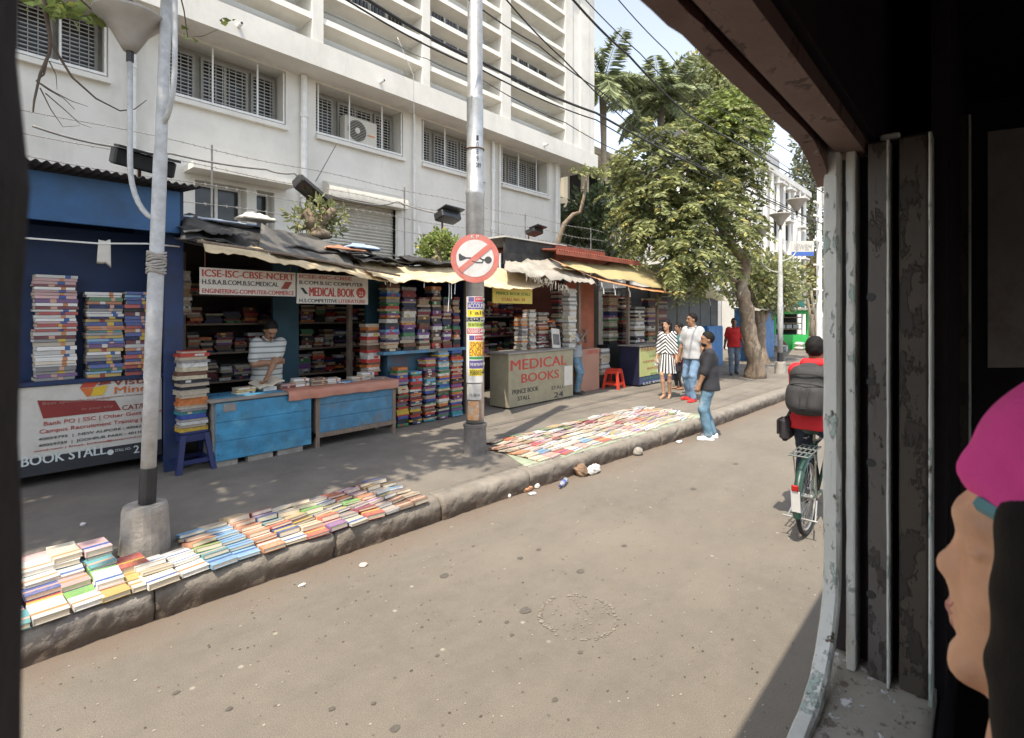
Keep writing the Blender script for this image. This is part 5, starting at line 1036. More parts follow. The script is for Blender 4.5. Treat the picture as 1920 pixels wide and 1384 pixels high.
leaf_object('leaf_sprays', np.array(lp), rng.normal(size=(len(lp), 3))*np.array([1, 1, .3]), rng.uniform(.06, .10, len(lp)), .6, lf_br, t2, kind='stuff')
# ------------------------------------------------------------------ coconut palms and trees beyond the building
def ZP(u, v, Z): a = (u-U0)/F; return Vector((Z*(a*ST+CT), Z*(ST-a*CT), CAMZ+(V0-v)/F*Z))
def palm(label, u, v, Z, size, n, seed):
    c = ZP(u, v, Z); t = thing('coconut_palm', label, 'palm tree', (c.x+.6, c.y+.3, 0), 0, 'palms behind the buildings'); g = MB(); g.tube([(c.x+.6, c.y+.3, -.05), (c.x+.4, c.y+.2, c.z*.4), (c.x+.1, c.y, c.z*.8), tuple(c)], [.22, .17, .15, .2], 10); g.build('trunk', mat('palm_bark', (.25, .21, .16), .95, .3, 5, .6), t, smooth=True)
    rr_ = random.Random(seed)
    for k in range(n):
        az = 2*math.pi*k/n+rr_.uniform(-.2, .2); el = rr_.uniform(-.3, 1.15); L_ = size*rr_.uniform(.8, 1.1); d = Vector((math.cos(az)*math.cos(el), math.sin(az)*math.cos(el), math.sin(el)))
        pts = []; q = c.copy(); dd = d.copy()
        for i in range(11): pts.append(q.copy()); q += dd*L_/10; dd = (dd+Vector((0, 0, -.115-.06*(el < .2)))).normalized()
        g = MB(); g.tube(pts, [.045*(1-.09*i) for i in range(11)], 4); fr = g.build('frond', lf_palm, t)
        bp, bd, bs = [], [], []
        for i in range(1, 10):
            for s_ in range(7):
                f_ = s_/7; pos = pts[i].lerp(pts[i+1] if i < 10 else pts[i], f_); tan = (pts[min(i+1, 10)]-pts[i-1]).normalized(); sd = tan.cross(Vector((0, 0, 1))).normalized()
                for sgn in (-1, 1): bp.append(pos); bd.append(sd*sgn*.8+tan*.55+Vector((0, 0, -.5))+Vector((rr_.gauss(0, .08), rr_.gauss(0, .08), rr_.gauss(0, .08)))); bs.append(size*.30*math.sin(.35+2.5*(i+f_)/10.5)+.1)
        leaf_object('leaflets', np.array(bp), np.array([tuple(x) for x in bd]), bs, .06, lf_palm, fr, kind='stuff')
    return t
palm('taller coconut palm with upright fronds beyond the office building corner', 1238, 195, 30, 3.2, 22, 1)
palm('coconut palm half hidden by the office building corner column', 1130, 165, 28, 3.0, 20, 2)
def bush_tree(label, clumps, Z, n, size, m, trunk=True, name='tree', cat='tree', wid=.5, hollow=.5, base=None):
    cs = [ZP(u, v, Z+dz) for u, v, dz, r_ in clumps]; c0 = cs[0]; b0 = base or (c0.x, c0.y, 0); t = thing(name, label, cat, b0)
    if trunk: limb_tree(t, [b0, (c0.x*.5+b0[0]*.5, c0.y*.5+b0[1]*.5, b0[2]+(c0.z-b0[2])*.5), tuple(c0)], .25*min(1, Z/15), [(tuple(Vector((c0.x, c0.y, b0[2]+(c0.z-b0[2])*.45))), tuple(c), .1) for c in cs[1:5]])
    P, d = clump_points(cs, [r_ for *_, r_ in clumps], n, hollow); leaf_object('crown', P, d+.7*rng.normal(size=P.shape), rng.uniform(.7, 1.3, n)*size, wid, m, t); return t
bush_tree('big round olive green tree rising behind the palms', [(1350, 190, 0, 2.6), (1310, 150, 0, 1.6), (1390, 215, 0, 1.9), (1330, 240, 1, 2.4), (1405, 260, 0, 1.2), (1345, 135, 0, 1.3), (1285, 210, 1, 1.6), (1370, 270, .5, 1.6), (1415, 235, .3, .9)], 34, 13000, .34, lf_tree, hollow=.6)
bush_tree('dark green shrubbery behind the rust red stall roof', [(1110, 410, 0, 1.2), (1150, 430, -1, 1.2), (1075, 425, 1, .9), (1190, 410, 0, 1.3), (1225, 430, 0, 1.2), (1140, 380, .5, .9)], 23, 6500, .26, lf_hedge, name='shrubbery', cat='shrub')
bush_tree('feathery tall tree beside the electric pole', [(1522, 340, 0, 2.2), (1510, 270, 0, 1.2), (1530, 400, 0, 2.2), (1525, 300, 0, 1.5), (1540, 450, 0, 2.0), (1520, 500, 1, 2.0), (1560, 350, 0, 2.5)], 48, 5000, .42, lf_far, hollow=.3)
bush_tree('low bushy tree behind the far street lamp', [(1425, 520, 0, 1.0), (1445, 540, .5, 1.0), (1410, 545, 0, .8), (1470, 530, 1.5, 1.0), (1400, 505, -.5, .6)], 19.5, 3800, .2, lf_tree, name='bushy_tree')
bush_tree('dry brown green shrubs under the hanging banner', [(1500, 520, 0, 1.3), (1520, 550, 0, 1.3), (1485, 545, 0, 1.0), (1540, 530, 0, 1.2)], 34, 3000, .3, leafmat('leaf_dry', (.20, .17, .07)), trunk=False, name='shrubbery', cat='shrub')
bush_tree('leafy shrub growing on the tarpaulin roof under the tilted flood light', [(590, 415, 0, .26), (615, 400, .1, .22), (565, 410, 0, .22), (630, 420, .1, .2), (600, 392, 0, .2), (640, 405, 0, .12), (550, 398, 0, .12)], 8.0, 420, .12, lf_tree, name='roof_shrub', cat='shrub', wid=.35, hollow=.1, base=tuple(ZP(598, 440, 8.0)), trunk=True)
bush_tree('bright green round shrub below the rusty flood light post', [(822, 462, 0, .26), (845, 460, 0, .2), (800, 466, 0, .2), (825, 448, 0, .2), (838, 478, 0, .25), (805, 480, 0, .2)], 9.6, 1500, .075, lf_br, name='roof_shrub', cat='shrub', wid=.6, hollow=.2, base=tuple(ZP(822, 500, 9.6)))
g = MB(); q = [(1046, 470), (1048, 450), (1058, 420), (1075, 402), (1088, 398), (1095, 370), (1100, 330), (1105, 318)]; g.tube([ZP(u, v, 17.5) for u, v in q], [.09, .08, .075, .07, .06, .055, .05, .04], 8); dtr = thing('bare_tree', 'thin crooked bare trunk beside the office building corner', 'tree', ZP(1046, 470, 17.5)); g.build('trunk', bark, dtr, smooth=True)
bp = np.array([tuple(ZP(random.gauss(1120, 22), random.gauss(322, 5), 17+random.gauss(0, .3))) for _ in range(160)]); leaf_object('crown', bp, rng.normal(size=bp.shape), rng.uniform(.12, .22, len(bp)), .45, lf_near, dtr)
# ------------------------------------------------------------------ buildings beyond
fb = thing('arcaded_house', 'old cream house with arched loggia behind the tree', 'building', (30, 20, 0)); FYB = 17.0
a, c_ = PX(1050, 285, y=FYB), PX(1195, 285, y=FYB); z_top = PX(1120, 290, y=FYB).z; z_a = PX(1120, 385, y=FYB).z; z_b = PX(1120, 405, y=FYB).z
x0_, x1_ = a.x-2, c_.x+3
g = MB(); g.box((x0_, FYB+1.5, 0), (x1_, FYB+9, z_top)); g.build('wall', mat('house_cream', (.50, .45, .35), .9, .15, 1.5, .1, dirt=(.3, .27, .2)), fb); hc = MATS['house_cream']
g = MB(); g.box((x0_, FYB, 0), (x1_, FYB+1.49, z_a-1.0)); g.build('lower_wall', hc, fb)
g = MB(); g.box((x0_-.1, FYB-.15, z_top), (x1_+.1, FYB+9.1, z_top+.35)); g.build('cornice', hc, fb)
g = MB(); g.box((x0_, FYB-.06, z_a-1.0), (x1_, FYB+.1, z_a-.1)); g.build('balustrade', mat('house_stained', (.36, .32, .25), .95, .3, 3, .3, dirt=(.2, .19, .15)), fb)
x = x0_+.3
while x < x1_-1.5:
    g = MB(); g.box((x, FYB, z_a-.1), (x+.35, FYB+.3, z_top)); g.build('column', hc, fb)
    g = MB(); n = 12; pts = [(x+.35, z_top), (x+.35, z_top-1.0)]+[(x+.35+.85-.85*math.cos(k/n*math.pi), z_top-1.0+.8*math.sin(k/n*math.pi)) for k in range(n+1)]+[(x+2.05, z_top)]
    for i in range(2, 2+n): g.add([(pts[i][0], FYB+.05, pts[i][1]), (pts[i+1][0], FYB+.05, pts[i+1][1]), (pts[i+1][0], FYB+.05, z_top), (pts[i][0], FYB+.05, z_top), (pts[i][0], FYB+.28, pts[i][1]), (pts[i+1][0], FYB+.28, pts[i+1][1])], [(0, 1, 2, 3), (0, 4, 5, 1)])
    g.build('arch', hc, fb); g = MB(); g.box((x+.6, FYB+1.42, z_a), (x+1.8, FYB+1.49, z_top-.7)); g.build('shutter_window', dark, fb); x += 2.05
wb = thing('white_apartment_block', 'white apartment block with plain side wall and pipes beyond the street lamps', 'building', (42, 12, 0)); WY = 8.4
ww = mat('block_white', (.66, .65, .62), .9, .05, .8, .05, dirt=(.5, .49, .46), dscale=.7)
a = PX(1395, y=WY+1).x; c_ = PX(1512, y=WY).x; zt = 13.6
xw0, xw1 = PX(1418, y=WY).x, PX(1512, y=WY).x
g = MB(); g.box((xw0, WY, 0), (xw1, WY+8, PX(1430, 318, y=WY).z)); g.build('wall', ww, wb); ztw = PX(1430, 318, y=WY).z
g = MB(); g.box((xw0-.2, WY-.25, ztw), (xw1+.2, WY+8.2, ztw+.3)); g.build('cornice', ww, wb)
g = MB(); g.box((xw0+.3, WY+1.5, ztw+.3), (xw0+6.5, WY+6, ztw+3.0)); g.build('roof_room', mat('roof_grey', (.38, .38, .38), .9, .1, 2, .05), wb)
g = MB(); g.box((xw0+7, WY+1.5, ztw+.3), (xw0+9.5, WY+4, ztw+2.6)); g.build('water_tank', MATS['roof_grey'], wb)
nfl = 4
for fl in range(nfl):
    for k in (1, 3, 6):
        x = xw0+1.6+k*((xw1-xw0-3)/7)+.4*(fl % 2); z = 2.4+fl*(ztw-2)/nfl; g = MB(); g.box((x, WY-.03, z), (x+.9, WY+.03, z+1.0)); wn = g.build('window', bar_w, wb); g = MB(); g.box((x+.08, WY-.05, z+.08), (x+.82, WY-.031, z+.92)); g.build('pane', glass, wn); g = MB(); g.box((x-.1, WY-.4, z+1.05), (x+1.0, WY, z+1.15)); g.build('shade', ww, wn)
for k in range(8): x = xw0+.9+k*((xw1-xw0-1)/8); g = MB(); g.tube([(x, WY-.14, 0), (x, WY-.14, ztw)], .09, 8); g.build('drain_pipe', bar_w, wb)
hw = thing('white_house', 'low pale wall of a house behind the street tree trunk', 'building', (24, 11, 0)); g = MB(); g.box((19.6, 9.6, 0), (26, 16, 6.6)); g.build('wall', ww, hw); g = MB(); g.box((22.4, 9.55, 3.2), (23.3, 9.6, 4.4)); g.build('window', glass, hw); g = MB(); g.box((19.4, 9.4, 6.6), (26.2, 16.2, 6.8)); g.build('roof', ww, hw)
# hanging banner on the electric pole
ep = ZP(1536, 640, 24); elp = thing('electric_pole', 'white electric pole with cross arms and transformer cans', 'pole', (ep.x, ep.y, PZ)); zt_ = ZP(1536, 310, 24).z
g = MB(); g.tube([(ep.x, ep.y, PZ-.03), (ep.x, ep.y, zt_)], [.13, .09], 12); g.build('pole', bar_w, elp)
for k, v in enumerate((385, 410, 455, 500, 545)): z = ZP(1536, v, 24).z; g = MB(); g.box((ep.x-.9, ep.y-.04, z), (ep.x+.9, ep.y+.04, z+.07)); g.build('cross_arm', bar_w, elp)
g = MB(); z = ZP(1545, 372, 24).z; g.lathe((ep.x+.3, ep.y-.2, z-.3), [(.12, 0), (.14, .05), (.14, .6), (.1, .66)], 14); g.build('transformer_can', bar_w, elp)
a, c_ = ZP(1484, 452, 26), ZP(1526, 478, 26); bn_ = thing('banner_sign', 'white and blue hanging banner reading IISWBM by the electric pole', 'sign', ((a.x+c_.x)/2, a.y, c_.z))
vx = Vector((ST, -CT, 0)); w_ = 42/F*26; h_ = 28/F*26
bo = MB(); cpt = a
def pl(q0, q1, z0, z1, off): p0, p1 = cpt+vx*q0, cpt+vx*q1; nn = Vector((-CT, -ST, 0))*off; return [(p0.x+nn.x, p0.y+nn.y, z0), (p1.x+nn.x, p1.y+nn.y, z0), (p1.x+nn.x, p1.y+nn.y, z1), (p0.x+nn.x, p0.y+nn.y, z1)]
bo.add(pl(0, w_, a.z-h_, a.z, 0)+pl(0, w_, a.z-h_, a.z, -.05), [(0, 1, 2, 3), (7, 6, 5, 4), (0, 4, 5, 1), (3, 2, 6, 7), (0, 3, 7, 4), (1, 5, 6, 2)]); bo.build('panel', board_w, bn_)
g = MB(); g.add(pl(0, w_, a.z-h_, a.z-h_*.72, .02), [(0, 1, 2, 3)]); g.build('blue_strip', mat('strip_blue', (.05, .12, .4), .5, .1), bn_)
lt = letters('IISWBM', (0, 0, 0), w_*.8, h_*.42, MATS['roof_grey'], bn_); lt.location = cpt+vx*(w_*.5)+Vector((-CT, -ST, 0))*.03+Vector((0, 0, -h_*.38))-wloc(bn_); lt.rotation_euler = (0, 0, TH-R(90))
# green kiosk across the side lane
gk = thing('green_kiosk', 'bright green kiosk with dark shelves and stacked sacks in front', 'kiosk', tuple(ZP(1485, 650, 27))); grn = mat('kiosk_green', (.03, .38, .08), .5, .1, 4, .03)
KP = lambda q, z, off=0: tuple(Vector((0, 0, z))+Vector((ZP(1452, 650, 27).x, ZP(1452, 650, 27).y, 0))+vx*q+Vector((CT, ST, 0))*off)
def kbox(name, q0, q1, z0, z1, o0, o1, m, par=None):
    g = MB(); vs = [KP(q, z, o) for z in (z0, z1) for q, o in ((q0, o0), (q1, o0), (q1, o1), (q0, o1))]; g.add(vs, [(3, 2, 1, 0), (4, 5, 6, 7), (0, 1, 5, 4), (1, 2, 6, 5), (2, 3, 7, 6), (3, 0, 4, 7)]); return g.build(name, m, par or gk)
kbox('base', 0, 1.75, PZ-.2, .95, 0, 1.2, grn); kbox('post', 0, .1, .95, 2.15, 0, .1, grn); kbox('post', 1.65, 1.75, .95, 2.15, 0, .1, grn); kbox('fascia', 0, 1.75, 2.0, 2.2, -.02, .1, grn); kbox('back', .02, 1.73, .95, 2.15, 1.1, 1.2, dark)
kbox('roof', -.2, 2.0, 2.22, 2.3, -.5, 1.4, MATS['tarp_pale']); kbox('roof_sign', .3, 1.7, 2.35, 2.9, .3, .4, mat('teal_board', (.03, .22, .2), .6, .2))
for z in (1.2, 1.5, 1.8): kbox('shelf', .1, 1.65, z, z+.05, .5, 1.05, wood)
for k in range(4): kbox('goods', .2+.35*k, .48+.35*k, 1.26, 1.46, .55, .9, MATS['roof_grey'])
for k in range(6):
    t_ = thing('sack', ('white sack, bottom left of the pile by the green kiosk', 'white sack, bottom right of the pile by the green kiosk', 'white sack, middle left of the pile by the green kiosk', 'white sack, middle right of the pile by the green kiosk', 'white sack, top left of the pile by the green kiosk', 'white sack, top right of the pile by the green kiosk')[k], 'sack', KP(1.0+.5*(k % 2), PZ-.2+.2*(k//2), -.5), 0, 'sacks piled by the green kiosk'); g = MB(); g.bbox((-.26, -.2, 0), (.26, .2, .19), .07); g.build('bag', board_w, t_, local=True, smooth=True)
for k, (u0, v0, u1, v1) in enumerate(((1508, 520, 1528, 650), (1518, 530, 1540, 660))): g = MB(); g.tube([ZP(u0, v0, 25), ZP(u1, v1, 25.5-.6*k)], .06, 8); g.build('bamboo_pole', mat('bamboo', (.42, .37, .28), .8, .15, 5, .1), tag=(('longer bamboo pole leaning in front of the green kiosk', 'second bamboo pole leaning toward the electric pole')[k], 'pole'))
# ------------------------------------------------------------------ the tram we look out of
tram_in = mat('tram_inside', (.022, .014, .017), .85, .3, 6, .2)
def peeling(name, paint, chip_c, rust_c, a0=.55, a1=.60, st=(1, 1, .45), sc=22):
    m, N, L, b = node_mat(name); tc = N.new('ShaderNodeTexCoord').outputs['Object']
    col = ramp(N, L, nz(N, L, tc, sc*.5, 8, .7, st), [(.3, tuple(x*.72 for x in paint)), (.7, paint)])
    f1 = ramp(N, L, nz(N, L, tc, sc, 10, .72, st), [(a0, (0, 0, 0)), (a0+.025, (1, 1, 1))]); col = mixc(N, L, f1, col, chip_c)
    f2 = ramp(N, L, nz(N, L, tc, sc*1.7, 10, .75, st), [(a1, (0, 0, 0)), (a1+.02, (1, 1, 1))]); col = mixc(N, L, f2, col, rust_c)
    f3 = ramp(N, L, nz(N, L, tc, sc*4, 4, .7, (1, 1, .12)), [(.6, (0, 0, 0)), (.7, (.6,)*3)]); col = mixc(N, L, f3, col, tuple(x*.5 for x in paint))
    L.new(col, b.inputs['Base Color']); b.inputs['Roughness'].default_value = .65
    bn = N.new('ShaderNodeBump'); bn.inputs['Strength'].default_value = .9; bn.inputs['Distance'].default_value = .004; hh = mixc(N, L, .5, f1, f2); L.new(hh, bn.inputs['Height']); L.new(bn.outputs[0], b.inputs['Normal']); return m
tram_grey = peeling('tram_paint_grey', (.78, .78, .71), (.42, .50, .44), (.14, .09, .06), .56, .62)
tram_dull = peeling('tram_panel_dull', (.135, .118, .105), (.06, .048, .04), (.30, .27, .24), .54, .66)
tram_brown = peeling('tram_panel_brown', (.075, .058, .042), (.035, .026, .02), (.16, .12, .08), .52, .66)
tram_beam = peeling('tram_beam_brown', (.26, .17, .145), (.12, .07, .06), (.62, .55, .50), .58, .62)
sill_m = peeling('tram_sill', (.42, .385, .32), (.80, .80, .78), (.20, .16, .12), .57, .58, (1, 1, 1), 16)
outm = mat('tram_outside', (.30, .31, .30), .5, .1, 3, .05)
tram = thing('tram_car', 'dark tram interior with worn metal window frame that surrounds the view', 'tram', (0, -.9, 0))
def wav(z, k): return .0036*mnoise.noise(Vector((z*9, k, 0)))+.0024*mnoise.noise(Vector((z*31, k, 3)))
JX = 1.30; YO = .262; YI = .08; Z0 = 1.25; Z1 = 2.34
def tbx(name, a, b, m, bev=0):
    g = MB(); (g.bbox(a, b, bev) if bev else g.box(a, b)); return g.build(name, m, tram)
tbx('side_wall', (-5, .085, .35), (4.2, .258, Z0-.03), outm); tbx('side_wall', (-5, .2, Z1+.03), (4.2, .30, 3.1), outm); tbx('side_wall', (1.42, .09, Z0-.03), (4.2, .255, Z1+.03), outm)
tbx('inner_lining', (-5, .07, .8), (4.15, .0845, Z0-.035), tram_in); tbx('inner_lining', (-5, .175, Z1+.03), (4.15, .1995, 2.9), tram_in); tbx('inner_lining', (1.46, .06, Z0-.02), (4.15, .0895, 2.9), tram_in)
tbx('roof', (-5.05, -2.25, 3.1), (4.25, .35, 3.18), outm); tbx('ceiling', (-5, -2.1, 2.82), (4.15, .199, 2.86), tram_in); tbx('floor', (-5, -2.15, .74), (4.2, .07, .8), tram_in)
tbx('end_wall', (4.16, -2.2, .35), (4.24, .25, 3.1), outm); tbx('end_wall', (-5.04, -2.2, .35), (-5.001, .25, 3.1), outm)
# far side: wall with a window row
tbx('side_wall', (-5, -2.2, .35), (4.15, -2.12, 1.5), tram_in); tbx('side_wall', (-5, -2.2, 2.3), (4.15, -2.12, 3.09), tram_in)
for x in (-5, -3.4, -1.8, -.2, 1.0): tbx('window_pillar', (x, -2.2, 1.5), (x+(.25 if x < .9 else 3.15), -2.12, 2.3), tram_in)
# near (left) jamb, splayed
g = MB(); vs = []; fs = []; n = 40
for i in range(n+1):
    z = .9+2*i/n; d = wav(z*1.5, 21)*1.2; vs += [(.0285+d, .285, z), (-.045, .08, z), (-.9, .08, z), (-.9, .285, z)]
for i in range(n):
    for j in range(4): fs.append((i*4+(j+1) % 4, (i+1)*4+(j+1) % 4, (i+1)*4+j, i*4+j))
g.add(vs, fs); g.build('window_pillar', tram_in, tram)
# outer flange with its rounded lower corner
path = [(JX, 2.42), (JX, 2.30)]+[(JX, 2.2-.06*i) for i in range(13)]+[(JX-.002-.24*(1-math.cos(a)), 1.46-.20*math.sin(a)) for a in [i/12*math.pi/2 for i in range(1, 13)]]+[(.9, 1.252), (.6, 1.248), (.3, 1.245), (-.1, 1.245)]
g = MB(); vs = []; fs = []; n = len(path)
for i, (x, z) in enumerate(path):
    a = Vector(path[max(0, i-1)]); b = Vector(path[min(n-1, i+1)]); t = (b-a).normalized(); nn = Vector((t.y, -t.x)) if False else Vector((-t.y, t.x))
    for y, o in ((YO+wav(z+x, 1), 0), (YO-.005, -.010), (.236, -.012), (.231+2*wav(z+x, 5), -.006), (.231, .02), (YO, .02)):
        q = Vector((x, z))+nn*o; vs.append((q.x, y, q.y))
for i in range(n-1):
    for j in range(6): fs.append((i*6+j, i*6+(j+1) % 6, (i+1)*6+(j+1) % 6, (i+1)*6+j))
g.add(vs, fs); g.build('window_flange', tram_grey, tram, smooth=False)
tbx('channel_back', (JX+.07, .06, Z0-.02), (JX+.12, .257, Z1+.03), tram_in)
def strip(name, y0, y1, x0, z0, z1, m, seed, e=.0015):
    g = MB(); n = 40; vs = []; fs = []
    for i in range(n+1):
        z = z0+(z1-z0)*i/n; w0, w1 = e*mnoise.noise(Vector((z*12, seed, 0))), e*mnoise.noise(Vector((z*12, seed, 9)))
        vs += [(x0+.06, y0, z), (x0+.002, y0+w0, z), (x0, y0+.003+w0, z), (x0, y1-.003+w1, z), (x0+.002, y1+w1, z), (x0+.06, y1, z)]
    for i in range(n):
        for j in range(5): fs.append((i*6+j, (i+1)*6+j, (i+1)*6+j+1, i*6+j+1))
    fs += [tuple(range(5, -1, -1)), tuple(range(n*6, n*6+6))]; g.add(vs, fs); return g.build(name, m, tram, smooth=False)
strip('window_rail', .205, .221, JX+.004, Z0+.005, Z1+.01, tram_grey, 3)
pn = strip('bolted_panel', .148, .183, JX+.012, Z0, Z1+.01, tram_dull, 7, .001)
strip('panel_rib', .146, .150, JX-.002, Z0-.002, Z1+.01, tram_grey, 9, .001)
strip('inner_panel', .086, .131, JX+.012, Z0, Z1+.01, tram_brown, 11, .001)
strip('edge_bead', .0785, .0835, JX-.004, Z0-.1, Z1+.01, tram_grey, 13, .0006)
for v in (557, 868, 1115, 716):
    p = PX(1633, v, x=JX+.0115); g = MB(); g.lathe((JX+.0118, p.y, p.z), [(.0085 if v != 716 else .006, 0), (.008, -.0012)], 14, axis='x'); g.build('bolt_hole', black, tram)
g = MB(); g.sheet((-.9, .075, Z0), (JX+.08, .075, Z0-.004), (JX+.08, .25, Z0+.004), (-.9, .25, Z0+.004), 60, 10, 0, .004, .03, 5, freq=30); g.build('window_sill', sill_m, tram, smooth=True)
# window head: beam, groove, outer lip
g = MB(); g.box((-1, .19, Z1), (JX+.1, .238, Z1+.05)); g.build('head_beam', tram_beam, tram)
g = MB(); g.box((-1, .238, Z1+.015), (JX+.1, .252, Z1+.05)); g.build('head_groove', tram_in, tram)
g = MB(); vs = []; fs = []; n = 60
for i in range(n+1):
    x = -1+(JX+1.02)*i/n; d = wav(x*2, 11)*.6+.0022*mnoise.noise(Vector((x*60, 0, 1))); cx = max(0, (x-1.12)/.18); dz = -.05*cx*cx
    vs += [(x, .252, Z1+.002+d+dz), (x, .278, Z1-.002+d*1.6+dz), (x, .278, Z1+.06), (x, .252, Z1+.06)]
for i in range(n):
    for j in range(4): fs.append((i*4+j, (i+1)*4+j, (i+1)*4+(j+1) % 4, i*4+(j+1) % 4))
g.add(vs, fs); g.build('head_lip', tram_beam, tram)
# second pillar and bulkhead further forward, pale reflecting glass painted on it
for k, (u0, u1, m_, z0, z1) in enumerate(((1765, 1777, tram_dull, 1.45, 2.5), (1781, 1814, tram_brown, 1.3, 2.6), (1816, 1820, tram_grey, 1.3, 2.6))):
    a, b = PX(u0, x=2.1).y, PX(u1, x=2.1).y; tbx('front_pillar', (2.1+.005*k, b, z0), (2.2, a, z1), m_)
tbx('bulkhead', (2.75, -2.1, .8), (2.8, .055, 2.82), tram_in)
g = MB(); a, b = PX(1852, x=2.74).y, -.6; n = 10; g.sheet((2.74, a, 1.8), (2.74, b, 1.85), (2.745, b, 2.66), (2.742, a, 2.7), 8, 8, 0, 0, .006); g.build('bulkhead_reflection', mat('glass_reflection', (.50, .45, .42), .4, .15, 5, .05, dirt=(.2, .12, .1), dscale=5), tram)  # ivory colour stands in for the reflection in bulkhead glass
for u, v, d, w_ in ((1668, 255, 1.36, .035), (1775, 452, 2.05, .03)):
    p = PX(u, v, x=d); g = MB(); g.bbox((d, p.y-w_/2, p.z-.006), (d+.02, p.y+w_/2, p.z+.006), .003); g.build('light_slit', bar_w, tram)  # small white plates stand in for daylight coming through slits
tbx('bench_seat', (.55, -1.0, 1.0), (1.05, -.05, 1.06), tram_brown, .015); tbx('bench_back', (1.0, -1.0, 1.06), (1.06, -.05, 1.45), tram_brown, .015) if False else None
tbx('bench_support', (.6, -.9, .8), (1.0, -.15, 1.0), tram_in)
